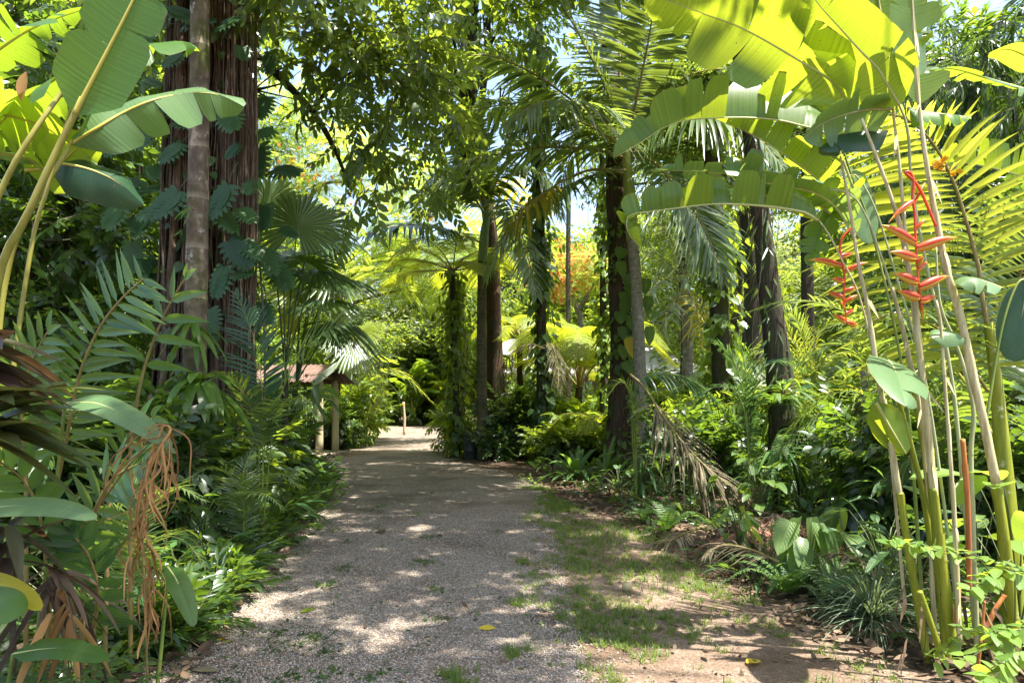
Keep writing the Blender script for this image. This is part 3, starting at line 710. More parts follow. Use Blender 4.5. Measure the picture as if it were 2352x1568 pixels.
# ---------------------------------------------------------------- sprays of leaves for crowns
def spray(kind):
    mb = MB()
    if kind == 'broad':
        L = .62; n = 11
        mb.tube([[0, 0, 0], [L*.5, 0, .03], [L, 0, -.03]], [.008, .003], 4, 5, mat=1)
        s = np.linspace(.12, 1, n); sg = np.where(np.arange(n) % 2, 1, -1)
        d = np.stack([.55+.4*s, sg*(1-.5*s), rng.uniform(-.45, .1, n)], 1)
        leaves(mb, np.stack([s*L, np.zeros(n), .03*np.sin(s*3)], 1), d, Z3+rng.normal(0, .3, (n, 3)), rng.uniform(.14, .21, n), rng.uniform(.075, .105, n), .25, .2, 'ellip', 3, 3)
    elif kind == 'small':
        L = .55; n = 18
        mb.tube([[0, 0, 0], [L, 0, 0]], [.006, .002], 4, 3, mat=1)
        s = rng.uniform(.05, 1, n); sg = np.where(np.arange(n) % 2, 1, -1)
        d = np.stack([.4+.4*s, sg*rng.uniform(.4, 1, n), rng.uniform(-.6, .4, n)], 1)
        leaves(mb, np.stack([s*L, rng.normal(0, .05, n), rng.normal(0, .05, n)], 1), d, Z3+rng.normal(0, .5, (n, 3)), rng.uniform(.09, .14, n), rng.uniform(.04, .06, n), .2, .15, 'kite', 2, 3)
    elif kind == 'lance':
        L = .6; n = 16
        mb.tube([[0, 0, 0], [L, 0, -.1]], [.006, .002], 4, 3, mat=1)
        s = rng.uniform(.05, 1, n); sg = np.where(np.arange(n) % 2, 1, -1)
        d = np.stack([.6+.4*s, sg*rng.uniform(.2, .8, n), rng.uniform(-.9, .0, n)], 1)
        leaves(mb, np.stack([s*L, rng.normal(0, .03, n), -s*.1], 1), d, Z3+rng.normal(0, .4, (n, 3)), rng.uniform(.18, .28, n), rng.uniform(.035, .05, n), .3, .2, 'lance', 3, 3)
    elif kind == 'feather':
        for j in range(5):
            y = (-1 if j % 2 else 1); x0 = .12*j
            d = nrm(np.array([.6, y*.8 if j < 4 else 0, rng.uniform(-.25, .1)])); l = .42
            s = np.linspace(.08, 1, 13); c = np.array([x0, 0, 0])+d*(l*s)[:, None]-Z3*(.12*l*s**2)[:, None]
            sd_ = nrm(np.cross(d, Z3))
            for q in (1, -1):
                leaves(mb, c, sd_*q+d*.5, Z3, .075*np.sin(np.pi*(s*.85+.1))+.02, .026, .05, 0, 'kite', 2, 2)
        mb.tube([[0, 0, 0], [.5, 0, 0]], [.006, .003], 4, 3, mat=1)
    elif kind == 'big':
        L = .5; n = 9
        mb.tube([[0, 0, 0], [L, 0, -.04]], [.01, .004], 5, 4, mat=1)
        s = np.linspace(.2, 1, n); sg = np.where(np.arange(n) % 2, 1, -1)
        d = np.stack([.5+.5*s, sg*(1.1-.6*s), rng.uniform(-.5, .25, n)], 1)
        leaves(mb, np.stack([s*L, np.zeros(n), -.04*s], 1), d, Z3+rng.normal(0, .25, (n, 3)), rng.uniform(.24, .36, n), rng.uniform(.10, .15, n), .3, .2, 'ellip', 4, 3)
    return mb.arrays()
SP = {k: [spray(k) for _ in range(3)] for k in ('broad', 'small', 'lance', 'feather', 'big')}

def crown(mb, clusters, kind='broad', scale=1., droop=-.25, out=.9, dens=1., shell=.45, tj=.3):
    for c, r, n in clusters:
        n = int(n*dens)
        if n < 1: continue
        r = np.broadcast_to(np.asarray(r, float), (3,))
        d = rdir(n); rad = rng.uniform(shell, 1, n)**.8
        p = np.asarray(c)+d*r*rad[:, None]
        dr = nrm(d*out+rdir(n)*.6+np.array([0, 0, droop]))
        dr[:, 2] = np.clip(dr[:, 2], -.85, .6); dr = nrm(dr)
        B = basis(dr, rng.normal(0, .5, n))*(scale*rng.uniform(.75, 1.25, n))[:, None, None]
        ct = rng.normal(0, .12)
        pick = rng.integers(0, 3, n)
        for k in range(3):
            q = pick == k
            mb.inst(SP[kind][k], B[q], p[q]-dr[q]*.2*scale, tint=np.clip(rng.uniform(-tj, tj, q.sum())+ct, -.5, .5))
    return mb

def limbs(mb, start_curve, targets, r0, jit=.25, mat=0, twigs=4, rad=1.):
    C = np.asarray(start_curve)
    for tg in targets:
        tg = np.asarray(tg, float)
        i = int(np.argmin(np.linalg.norm(C-tg, axis=1)+np.maximum(0, C[:, 2]-tg[2]+.6)*3))
        a = C[i]; L = np.linalg.norm(tg-a)
        if L < .2: continue
        m1 = a*.66+tg*.34+rng.normal(0, jit*.3*min(L, 3), 3)+Z3*.06*L; m2 = a*.3+tg*.7+rng.normal(0, jit*.3*min(L, 3), 3)+Z3*.05*L
        rr = max(.012, min(r0*.7, .022*L+.012))
        mb.tube([a, m1, m2, tg], [rr, rr*.75, rr*.5, rr*.22], 6, 14, mat=mat)
        for _ in range(twigs):
            e = tg+rdir(1)[0]*rad*rng.uniform(.5, 1.)
            mb.tube([m2, (m2+e)/2+rng.normal(0, .1*rad, 3), e], [rr*.35, rr*.2, .004], 4, 7, mat=mat)

def ivy(mb, C, r, n, size=(.07, .13), bulge=.05, pk='heart', wr=.75, droop=.3, z=(0, 1), clump=2.2, out=.55):
    C = cr(C, 80); T, U, S = frames(C)
    tt = rng.uniform(z[0], z[1], n*2); th = rng.uniform(0, 2*math.pi, n*2)
    keep = (np.sin(tt*17*clump*.5+1.3*np.sin(th*2))+np.sin(tt*31+th*3)*.6+rng.uniform(-.9, 1.3, n*2)) > -.1
    tt, th = tt[keep][:n], th[keep][:n]; n = len(tt)
    it = lambda A: np.stack([np.interp(tt, np.linspace(0, 1, 80), A[:, k]) for k in range(3)], 1)
    rr = np.interp(tt, np.linspace(0, 1, len(np.atleast_1d(r))), np.atleast_1d(r))
    o = np.cos(th)[:, None]*it(U)+np.sin(th)[:, None]*it(S)
    p = it(C)+o*(rr+np.abs(rng.normal(0, bulge, n)))[:, None]
    d = nrm(o*out+np.array([0, 0, -.75])+rdir(n)*.45)
    L = rng.uniform(*size, n)
    leaves(mb, p, d, o+rdir(n)*.3, L, L*wr, droop*.5, .15, pk, 3, 3)
    return mb

def hang(mb, C, n, length, rad, r=.006, mat=0, tint=.4):
    C = np.asarray(C)
    for _ in range(n):
        a = C[rng.integers(0, len(C))]+rng.normal(0, rad, 3)*[1, 1, .3]
        l = rng.uniform(*length)
        pts = [a, a+np.r_[rng.normal(0, .05, 2), -l*.4], a+np.r_[rng.normal(0, .09, 2), -l*.75], a+np.r_[rng.normal(0, .12, 2), -l]]
        mb.tube(pts, [r, r*.7], 4, 10, mat=mat, tint=tint)

def trunk(name, C, r, mat, parent, sides=14, n=60, wob=.0, flare=0., part='trunk'):
    mb = MB(); c = cr(C, n)
    rr = np.interp(np.linspace(0, 1, n), np.linspace(0, 1, len(np.atleast_1d(r))), np.atleast_1d(r))
    if flare: rr = rr+flare*np.exp(-np.linspace(0, 1, n)*n*.12)
    T, U, S = frames(c)
    a = np.linspace(0, 2*math.pi, sides, endpoint=False)
    ph = rng.uniform(0, 6, 4)
    zz = np.linspace(0, 1, n)[:, None]
    k = 1+wob*(np.sin(a*3+ph[0]+zz*5)+.7*np.sin(a*5+ph[1]-zz*9)+.5*np.sin(zz*40+ph[2]))
    pts = c[:, None]+(rr[:, None]*k)[..., None]*(np.cos(a)[None, :, None]*U[:, None]+np.sin(a)[None, :, None]*S[:, None])
    mb.grids(pts, .5, closed=True)
    mb.grids(np.stack([pts[-1], np.broadcast_to(c[-1], pts[-1].shape)]), .5, closed=True)
    mb.build(part, mat, parent)
    return c

def g0(c):     # ground point under c
    return np.array([c[0], c[1], 0.])

# ---------------------------------------------------------------- slender ringed trunk, left
tc_ = [P(441, 1260, 7.5)*[1, 1, 0], P(441, 1100, 7.5), P(448, 760, 7.5), P(455, 420, 7.5), P(459, 120, 7.5), P(457, -160, 7.5), P(455, -420, 7.5)]
t = thing('slender_tree', tc_[0], 'slender upright tree with blotched ringed bark and mossy stem in front of the strangler fig', 'tree')
c = trunk('trunk', tc_, [.135, .12, .118, .108, .098, .09, .075], M['bark_ring'], t, 20, 90, .02)
mb = MB(); tops = [P(330, -480, 7.5), P(560, -520, 8), P(450, -650, 7), P(520, -420, 6.6)]
limbs(mb, c[-12:], tops, .07); mb.build('branch', M['twig'], t)
mb = MB(); crown(mb, [(q, (1.3, 1.3, .8), 46) for q in tops], 'broad', 1.1); mb.build('crown', [M['canopy'], M['twig']], t)
# ---------------------------------------------------------------- strangler fig with a curtain of aerial roots
fb = P(470, 1150, 9.6)*[1, 1, 0]
t = thing('strangler_fig', fb, 'massive strangler fig trunk wrapped in a curtain of brown and sunlit-tinted aerial roots', 'tree')
fc = [fb+[-.02, 0, 0], P(470, 900, 9.6), P(478, 500, 9.6), P(484, 200, 9.6), P(484, -150, 9.6), P(480, -500, 9.8)]
core = trunk('trunk', fc, [.54, .45, .41, .39, .37, .34], M['bark_dark'], t, 26, 70, .09, .12)
mb = MB()
K = 330
for i in range(K):
    th = rng.uniform(0, 2*math.pi); rr = rng.uniform(.92, 1.26)
    n = 26; z0 = rng.uniform(0, .05) if rng.uniform() < .75 else rng.uniform(.1, .5)
    s = np.linspace(z0, rng.uniform(.8, 1), n)
    it = np.stack([np.interp(s, np.linspace(0, 1, len(core)), core[:, k]) for k in range(3)], 1)
    R0 = np.interp(s, [0, .2, .45, 1], [.62, .49, .44, .38])
    a = th+.10*np.sin(s*rng.uniform(4, 14)+rng.uniform(0, 6))+rng.normal(0, .02, n)
    q = it+np.stack([np.cos(a)*R0*rr*1.08, np.sin(a)*R0*rr, np.zeros(n)], 1)
    big = rng.uniform() < .07
    right = math.cos(th) > .35
    pale = 1.0 if (right and rng.uniform() < .55) else rng.uniform(.0, .8)  # right-side strands tinted pale in place of sunlight on them
    mb.tube(q, [rng.uniform(.03, .06) if big else rng.uniform(.006, .017)]*2, 6, raw=True, tint=pale)
for i in range(44):      # free hanging strands on the right side
    x = rng.uniform(515, 590); y0 = rng.uniform(-60, 250)
    Yr = rng.uniform(8.85, 9.2); mb.tube([P(x, y0, Yr), P(x+rng.normal(0, 4), 500, Yr), P(x+rng.normal(-6, 8), rng.uniform(700, 1000), Yr)], [.007, .009, .006], 5, 16, tint=rng.uniform(.3, 1.))
mb.build('aerial_root', M['root'], t)
tg = [P(610, -60, 9.8), P(760, -150, 10.5), P(660, 190, 10.2), P(590, -200, 8.5), P(330, -120, 9), P(240, -60, 10), P(420, -330, 8), P(700, -260, 8.6)]
mb = MB(); limbs(mb, core[25:], tg, .2, twigs=6, rad=1.2)
mb.tube([core[44], P(600, 140, 9.9), P(660, 195, 10.2), P(720, 260, 10.4), P(765, 335, 10.6), P(800, 420, 10.8)], [.09, .075, .06, .05, .04, .02], 8, 24)
for yy in (2.5, 5., 7.5, 10., 13.):  # boughs added out of view to carry the path-shading clusters
    mb.tube([core[-1]-Z3*(.3 if yy < 12 else 0), np.array([-3., yy*.6+3.6, 8.9]), np.array([-.6, yy, 9. if yy < 12 else 10.4]), np.array([1.8, yy+.5, 9.1 if yy < 12 else 10.8]), np.array([4.2, yy+.2, 9. if yy < 12 else 10.8])], [.16, .12, .08, .05, .015], 8, 30)
    for q in range(7):
        a = np.array([rng.uniform(-2, 4), yy, 9. if yy < 12 else 10.6]); mb.tube([a, a+rng.normal(0, .5, 3)*[1, 1, .2], a+np.r_[rng.normal(0, 1., 2), rng.normal(0, .2)]], [.025, .015, .005], 5, 8)
mb.tube([P(720, 262, 10.4), P(745, 215, 10.2), P(800, 170, 9.9), P(860, 150, 9.7)], [.035, .02, .01], 6, 14)
mb.build('branch', M['bark_dark'], t)
mb = MB()
cl = []
for x, y, Y, r, n in ((650, 60, 10, .9, 34), (740, 110, 9.6, .9, 40), (830, 60, 9.6, .9, 40), (700, 10, 9, .8, 30), (800, 200, 9.8, .8, 36), (900, 140, 9.6, .8, 36), (880, 250, 10, .8, 34), (950, 60, 10, .8, 30), (980, 200, 10.2, .7, 26), (800, 320, 10.4, .6, 20),
                      (900, 330, 10.4, .6, 14), (770, 410, 10.8, .5, 9), (860, 430, 10.8, .55, 12), (940, 460, 10.8, .45, 9), (810, 500, 10.8, .35, 5), (960, 390, 11, .4, 7), (1010, 270, 10.8, .5, 10),
                      (700, -120, 8.5, 1., 40), (820, -160, 8.5, 1., 40), (600, -150, 8.8, 1., 36), (330, -80, 9, 1.1, 44), (250, 20, 10, .9, 36), (900, -140, 9.4, 1., 36), (440, -260, 8, 1., 30)):
    cl.append((P(x, y, Y), (r, r, r*.7), n))
crown(mb, cl, 'broad', .95, -.35, dens=.74)
over = []  # unseen leaf clusters added above the frame to dapple the path
for gx in np.arange(-1.6, 5.4, 1.15):
    for gy in np.arange(1.2, 14.6, 1.15):
        if (gx > 1.4 and gy > 10.6) or (gx < .6 and gy > 7.2): continue
        if gx > 3.4 and (gy < 4.6 or rng.uniform() < .5): continue
        if (rng.uniform() < .18 and gy > 3.4) or (gx < .2 and 1.5 < gy < 4.9) or (gx > 2.3 and 2.9 < gy < 4.4): continue  # holes left so sun reaches chosen leaves and gravel
        z = 8.8+rng.uniform(-.3, .6) if gy < 12 else 10.6+rng.uniform(-.3, .5)
        over.append((np.array([gx+rng.uniform(-.3, .3)+(z-8.8)*.3, gy+rng.uniform(-.3, .3), z]), (.84, .84, .35), 80))
crown(mb, over, 'broad', .95, -.2)
mb.build('crown', [M['fig_leaf'], M['twig']], t)

# lobed climber on the fig: one climbing plant
def lobed(scale=1.):
    mb = MB()
    leaves(mb, [[0, 0, 0]], [[1, 0, 0]], Z3, 1., .62, .10, .1, 'ovate', 7, 3, tint=.5)
    for sg in (1, -1):
        s = np.linspace(.1, .86, 8)
        a = np.radians(np.linspace(112, 34, 8))
        l = .42*np.sin(np.pi*np.clip(s*.75+.22, 0, 1))+.10
        d = np.stack([np.cos(a), sg*np.sin(a), np.full(8, .05)], 1)
        leaves(mb, np.stack([s-.02, np.zeros(8), -.1*s**2+.004*sg+.002*np.arange(8)], 1), d, Z3, l, .165, .22, .1, 'strap', 4, 3, tint=.5)
    mb.tube([[-.7, 0, .12], [-.35, 0, .1], [0, 0, 0]], [.014, .01], 5, 8, mat=1)
    mb.tube([[0, 0, .004], [.5, 0, -.02], [.95, 0, -.088]], [.012, .004], 5, 8, mat=1)
    return mb.arrays()
LOB = lobed()
t = thing('ivy', P(430, 1150, 9.0)*[1, 1, 0], 'small-leaved creeper wound through the aerial roots of the strangler fig', 'climbing plant')
mb = MB(); ivy(mb, [P(468, 1100, 9.6), P(470, 900, 9.6), P(478, 500, 9.6), P(484, 200, 9.6), P(484, -100, 9.6)], [.62, .56, .5, .46, .44], 620, (.09, .17), .08, clump=3.5); mb.build('foliage', M['dark'], t)
t = thing('climbing_vine', P(500, 1150, 8.9)*[1, 1, 0], 'climber with blue-green deeply lobed leaves hanging all over the strangler fig', 'climbing plant')
mb = MB()
spots = [(540, 40), (565, 110), (420, 130), (380, 215), (400, 290), (330, 190), (345, 260), (300, 330), (410, 430), (395, 465), (345, 300), (530, 250), (540, 320), (510, 560), (545, 640), (505, 600), (330, 420), (345, 500), (300, 430), (400, 340), (460, 475),
         (600, 60), (620, 130), (640, 30), (600, 220), (640, 310), (590, 330), (625, 400), (580, 410), (610, 480), (560, 470), (640, 520), (600, 560), (560, 560), (630, 620), (300, 500), (340, 590), (310, 560), (280, 480), (420, 60), (380, 20), (350, 90), (500, 480), (520, 430), (575, 690), (600, 700), (480, 720), (300, 250), (270, 180), (360, 380)]
for x, y in spots:
    x += rng.normal(0, 8); y += rng.normal(0, 8)
    Y = 8.75+rng.uniform(-.25, .3)+(abs(x-475) > 110)*.5
    ang = rng.uniform(-2.6, -.5) if rng.uniform() < .8 else rng.uniform(-.5, .4)
    d = nrm(np.array([[math.cos(ang), rng.uniform(-.5, -.05), math.sin(ang)*.8]]))
    B = basis(d, up=nrm(np.array([rng.normal(.1, .3), -.75, .7])))*rng.uniform(.22, .46)
    mb.inst(LOB, B, [P(x, y, Y)], .4)
mb.build('foliage', [M['philo'], M['stalk_dark']], t)
mb = MB()
for x0, x1 in ((400, 395), (560, 548), (585, 600), (380, 372)):
    mb.tube([P(x1, 1120, 9.0), P(x1+8, 800, 9.0), P((x0+x1)/2-6, 450, 9.0), P(x0, 150, 9.0), P(x0+10, -80, 9.0)], [.016, .012], 6, 26)
mb.build('stem', M['twig'], t)

# ---------------------------------------------------------------- tall canopy tree behind the slender palm
b0 = P(1146, 1043, 19.5)*[1, 1, 0]
t = thing('canopy_tree', b0, 'tall canopy tree with a straight brown trunk rising behind the slender grey palm', 'tree')
c = trunk('trunk', [b0, P(1143, 990, 19.5), P(1136, 760, 19.5), P(1127, 540, 19.5), P(1098, 340, 19.5), P(1085, 250, 19.5), P(1072, 120, 19.5), P(1055, -60, 19.5), P(1040, -260, 15.4), P(1020, -420, 15)], [.28, .22, .2, .19, .18, .17, .15, .13, .1, .06], M['bark_red'], t, 14, 80, .05, .1)
tg = [P(1000, 250, 14.5), P(930, 195, 13.6), P(1040, 90, 14.6), P(1150, 60, 15), P(900, 60, 13.5), P(1000, -40, 13.5), P(1120, -100, 14), P(1020, 400, 15.5), P(1150, 200, 16.5), P(880, -200, 12.5), P(1000, -240, 12), P(1100, -300, 12.5), P(1180, -60, 15)]
mb = MB(); limbs(mb, c[30:], tg, .16, twigs=5, rad=1.2); mb.build('branch', M['bark_dark'], t)
mb = MB(); crown(mb, [(q, (1.25, 1.25, .8), 26) for q in tg], 'broad', 1.15, -.35); mb.build('crown', [M['canopy'], M['twig']], t)

# ---------------------------------------------------------------- thick reddish trunk, right of centre
b0 = P(1425, 1085, 14.6)*[1, 1, 0]
t = thing('old_tree', b0, 'thick reddish-brown trunk with buttressed foot rising behind the tall palm, heart-leaved climber on it', 'tree')
c = trunk('trunk', [b0, P(1427, 1000, 14.6), P(1431, 850, 14.6), P(1424, 640, 14.6), P(1416, 450, 14.6), P(1408, 250, 14.7), P(1398, 60, 14.8), P(1392, -120, 14.9), P(1385, -350, 15)], [.34, .25, .225, .21, .20, .19, .18, .17, .13], M['bark_red'], t, 18, 80, .07, .08)
tg = [P(1330, -120, 14), P(1420, -330, 13.5), P(1250, -260, 13), P(1530, -420, 16.5), P(1360, -450, 12.5)]
mb = MB(); limbs(mb, c[55:], tg, .16, twigs=5, rad=1.4); mb.build('branch', M['bark_dark'], t)
mb = MB(); crown(mb, [(q, (1.5, 1.5, .9), 30) for q in tg]+[(P(1190, 40, 15.5), (.6, .8, .8), 14)], 'small', 1.2, -.3); mb.build('crown', [M['dark'], M['twig']], t)
oc = [P(x, y, 14.6) for x, y in ((1425, 1060), (1431, 850), (1424, 640), (1416, 450), (1408, 250), (1398, 60))]
t = thing('ivy', P(1400, 1085, 14.3)*[1, 1, 0], 'small-leaved creeper clothing patches of the thick reddish trunk from foot to crown', 'climbing plant')
mb = MB(); ivy(mb, oc, [.33, .26, .24, .23, .21, .2], 900, (.09, .17), .07, clump=3.2); hang(mb, cr(oc, 40)[12:], 14, (.8, 2.2), .3, mat=1); mb.build('foliage', [M['canopy'], M['twig']], t)
t = thing('heart_leaf_climber', P(1450, 1060, 14.2)*[1, 1, 0], 'climber with large heart-shaped leaves, one turned yellow, on the thick reddish trunk', 'climbing plant')
mb = MB(); mb.tube([P(1452, 1060, 14.25), P(1446, 850, 14.3), P(1440, 650, 14.3), P(1434, 560, 14.35)], [.02, .012], 6, 24); mb.build('stem', M['stalk_dark'], t)
mb = MB()
hs = [(1436, 650), (1448, 668), (1430, 690), (1440, 712), (1452, 745), (1428, 770), (1446, 790), (1436, 815), (1452, 830), (1425, 735), (1434, 850), (1455, 700), (1424, 620), (1430, 590), (1490, 700), (1485, 660), (1500, 725), (1492, 770)]
p = np.array([P(x, y-20, 14.0 if x < 1480 else 13.6) for x, y in hs]); n = len(p)
leaves(mb, p, np.stack([rng.normal(0, .25, n), np.full(n, -.35), np.full(n, -.9)], 1), np.array([0, -1, .45]), rng.uniform(.26, .4, n), rng.uniform(.2, .29, n), .05, .12, 'heart', 7, 5)
mb.build('foliage', M['heart'], t)
mb = MB(); leaves(mb, [P(1444, 775, 13.95)], [[.15, -.3, -.9]], [[0, -1, .3]], .42, .25, .1, .25, 'heart', 7, 5); mb.build('yellow_leaf', M['yellow'], t)

# ---------------------------------------------------------------- palms
def palm(name, label, Y, tp, tr, bark, shaft, shaft_mat, fronds, leaf, rach, grp=None, Lm=.62, Wm=.042, n=44, droop=.3, tmat=None):
    base = P(tp[0][0], tp[0][1], Y)*[1, 1, 0]
    t = thing(name, base, label, 'palm', grp)
    C = [base]+[P(x, y, Y) for x, y in tp[1:]]
    trunk('trunk', C, tr, bark, t, 16, 70, .015)
    if shaft:
        mb = MB(); mb.tube([P(x, y, Y) for x, y in shaft[0]], shaft[1], 14, 24); mb.build('crownshaft', shaft_mat, t)
    for f in fronds:
        kw = dict(Lmax=Lm*f.get('l', 1), W=Wm*f.get('w', 1), n=f.get('n', n), droop=f.get('droop', droop), a0=f.get('a0', 80), a1=f.get('a1', 42), lift=f.get('lift', .12), up=f.get('up', Z3), skip=f.get('skip', .12), r0=f.get('r0', .03), jit=f.get('jit', .07))
        mb = MB(); frond(mb, PP(Y, *f['p']), **kw)
        mb.build('frond', [f.get('m', leaf), rach], t)
    return t
YP = 13.3
palm('tall_palm', 'tall feather palm with yellow-green crownshaft and wide arching fronds before the thick reddish trunk', YP,
     [(1482, 1100), (1476, 1000), (1470, 850), (1462, 660), (1452, 545)], [.16, .135, .12, .11, .105], M['bark_palm'],
     ([(1452, 552), (1447, 460), (1441, 380), (1437, 310)], [.112, .125, .10, .06]), M['shaft'],
     [dict(p=[(1436, 335), (1390, 200, 13.0), (1330, 80, 12.6), (1262, -30, 12.2), (1225, -80, 12)], up=np.array([.8, -.35, .5]), l=1.15, droop=.2, m=M['palm']),
      dict(p=[(1440, 335), (1468, 200, 13.), (1492, 80, 12.6), (1512, -60, 12.2), (1520, -120, 12)], up=np.array([.1, -1., .25]), l=1.05, droop=.12, a0=85, a1=50),
      dict(p=[(1438, 330), (1424, 180, 13.4), (1428, 40, 13.6), (1440, -90, 13.6)], up=np.array([-.1, -1, .2]), l=1.05, droop=.15, m=M['palm'], a0=85, a1=50),
      dict(p=[(1434, 330), (1350, 260, 13.), (1250, 185, 12.4), (1150, 135, 12), (1080, 128, 11.8), (1030, 150, 11.7)], l=.95, droop=.35, m=M['palm_pale']),
      dict(p=[(1432, 340), (1380, 262, 12.4), (1300, 235, 11.6), (1230, 240, 11.2), (1160, 290, 11)], l=1.05, droop=.6, m=M['palm_pale'], up=np.array([0, -.35, 1])),
      dict(p=[(1432, 345), (1340, 255, 13.8), (1230, 235, 14.2), (1110, 250, 14.4), (1000, 300, 14.6)], l=.95, droop=.55, m=M['palm_pale']),
      dict(p=[(1434, 362), (1370, 345, 12.8), (1260, 338, 12.3), (1140, 355, 12.), (1050, 385, 11.8), (965, 455, 11.6)], l=.95, droop=.5, m=M['palm_pale']),
      dict(p=[(1436, 400), (1390, 395, 13.), (1300, 430, 12.6), (1215, 490, 12.3), (1150, 560, 12.1), (1120, 640, 12)], l=1., droop=.45, m=M['palm']),
      dict(p=[(1436, 392, 13.1), (1350, 392, 12.8), (1270, 430, 12.4), (1205, 480, 12.1), (1160, 545, 12)], l=.75, droop=.7, m=M['palm_yellow'], n=34, skip=.55),
      dict(p=[(1442, 330), (1500, 240, 13.4), (1580, 175, 13.2), (1680, 160, 13.), (1760, 200, 12.8)], l=1., droop=.5, m=M['palm']),
      dict(p=[(1444, 345), (1500, 300, 13.6), (1590, 260, 13.8), (1690, 260, 14), (1790, 330, 14)], l=1.05, droop=.65, m=M['palm']),
      dict(p=[(1446, 360), (1500, 372, 13.), (1570, 450, 12.6), (1620, 530, 12.4), (1660, 640, 12.3)], l=1.25, droop=.3, m=M['palm'], up=np.array([.5, -.8, .55]), n=56),
      dict(p=[(1446, 350), (1520, 350, 14), (1620, 380, 14.4), (1700, 460, 14.6)], l=1., droop=.6, m=M['palm']),
      dict(p=[(1446, 350), (1530, 290, 12.8), (1620, 268, 12.3), (1720, 300, 12), (1800, 385, 11.8)], l=1.05, droop=.6, up=np.array([.1, -.5, .85])),
      dict(p=[(1434, 345), (1370, 298, 12.2), (1280, 268, 11.6), (1170, 310, 11.2)], l=1., droop=.55, m=M['palm_pale'], up=np.array([0, -.3, 1])),
      dict(p=[(1440, 345), (1420, 300, 14.3), (1370, 300, 15.2), (1310, 360, 15.8), (1280, 460, 16)], l=.9, droop=.5)],
     M['palm'], M['rachis_brown'], Lm=1.0, Wm=.085, n=62)
YP = 18.0
palm('grey_palm', 'slender grey-stemmed feather palm with pale green crownshaft behind the dark bin', YP,
     [(1109, 1054), (1107, 900), (1106, 740), (1108, 600)], [.165, .135, .125, .12], M['bark_palm_dark'],
     ([(1108, 602), (1112, 540), (1117, 500), (1118, 455)], [.125, .125, .09, .05]), M['shaft_grey'],
     [dict(p=[(1110, 560), (1060, 538, 17.6), (990, 520, 17.), (900, 520, 16.4), (815, 548, 16)], l=1.05, droop=.4, m=M['palm_blue'], up=np.array([0, -.45, 1])),
      dict(p=[(1116, 490), (1095, 420, 17.6), (1060, 380, 17.2), (1000, 400, 16.8), (955, 470, 16.6)], l=1., droop=.6, m=M['palm']),
      dict(p=[(1117, 480), (1090, 380, 18), (1078, 310, 18), (1085, 230, 18)], l=.95, droop=.3, up=np.array([-.3, -1, .2])),
      dict(p=[(1118, 475), (1140, 380, 18), (1175, 320, 18.2), (1240, 330, 18.2)], l=1., droop=.5, m=M['palm']),
      dict(p=[(1118, 480), (1150, 400, 17.4), (1200, 380, 17), (1260, 420, 16.7), (1290, 500, 16.5)], l=1., droop=.6, m=M['palm']),
      dict(p=[(1118, 500), (1160, 460, 17.5), (1195, 530, 17.1), (1215, 600, 16.9), (1232, 680, 16.8)], l=1.05, droop=.35, m=M['palm_pale'], up=np.array([.6, -.75, .5])),
      dict(p=[(1116, 500), (1080, 440, 18.4), (1040, 430, 19), (1000, 480, 19.4)], l=1., droop=.6),
      dict(p=[(1117, 480), (1130, 420, 19), (1180, 430, 20), (1230, 500, 20.5)], l=1., droop=.5, m=M['palm_yellow'], n=30)],
     M['palm'], M['rachis_brown'], Lm=.98, Wm=.085, n=58)
# pale palm behind (far), light stem
palm('foxtail_palm', 'distant bushy-fronded palm with a whitish stem standing right of the thick reddish trunk', 23.,
     [(1578, 1024), (1578, 900), (1580, 780), (1577, 700)], [.22, .19, .17, .19], M['bark_grey'],
     ([(1577, 705), (1575, 670), (1572, 640)], [.2, .19, .1]), M['shaft_grey'],
     [dict(p=[(1573, 650), (1540, 610), (1500, 580), (1460, 600)], l=1., droop=.3, jit=.4),
      dict(p=[(1573, 650), (1530, 640, 22.5), (1490, 680, 22.2), (1475, 740, 22)], l=1., droop=.4, jit=.4),
      dict(p=[(1573, 650), (1550, 570), (1520, 520), (1480, 510)], l=1., droop=.3, jit=.4),
      dict(p=[(1574, 650), (1585, 560), (1610, 520), (1650, 530)], l=1., droop=.3, jit=.4),
      dict(p=[(1574, 655), (1615, 600), (1650, 610), (1690, 670)], l=1., droop=.4, jit=.4),
      dict(p=[(1572, 660), (1550, 690, 22.2), (1525, 740, 21.8), (1515, 810, 21.7)], l=.9, droop=.4, jit=.4),
      dict(p=[(1574, 660), (1590, 690, 22.2), (1605, 740, 21.8), (1610, 790, 21.7)], l=.9, droop=.4, jit=.4, m=M['palm_yellow'])],
     M['grey'], M['rachis_brown'], Lm=.75, Wm=.07, n=34)
palm('thin_palm', 'thin straight palm stem far behind, in front of the orange flame tree', 24.,
     [(1306, 1019), (1305, 850), (1305, 600), (1306, 470)], [.11, .09, .085, .08], M['bark_palm_dark'],
     ([(1306, 475), (1306, 430), (1306, 400)], [.085, .08, .05]), M['shaft_grey'],
     [dict(p=[(1306, 410), (1270, 360), (1220, 370), (1190, 430)], l=.8), dict(p=[(1306, 410), (1300, 340), (1330, 300), (1380, 330)], l=.8),
      dict(p=[(1306, 415), (1340, 400), (1380, 440), (1395, 510)], l=.8), dict(p=[(1306, 415), (1280, 420), (1250, 480), (1245, 540)], l=.8)],
     M['palm'], M['rachis_brown'], Lm=.8, Wm=.06, n=28)

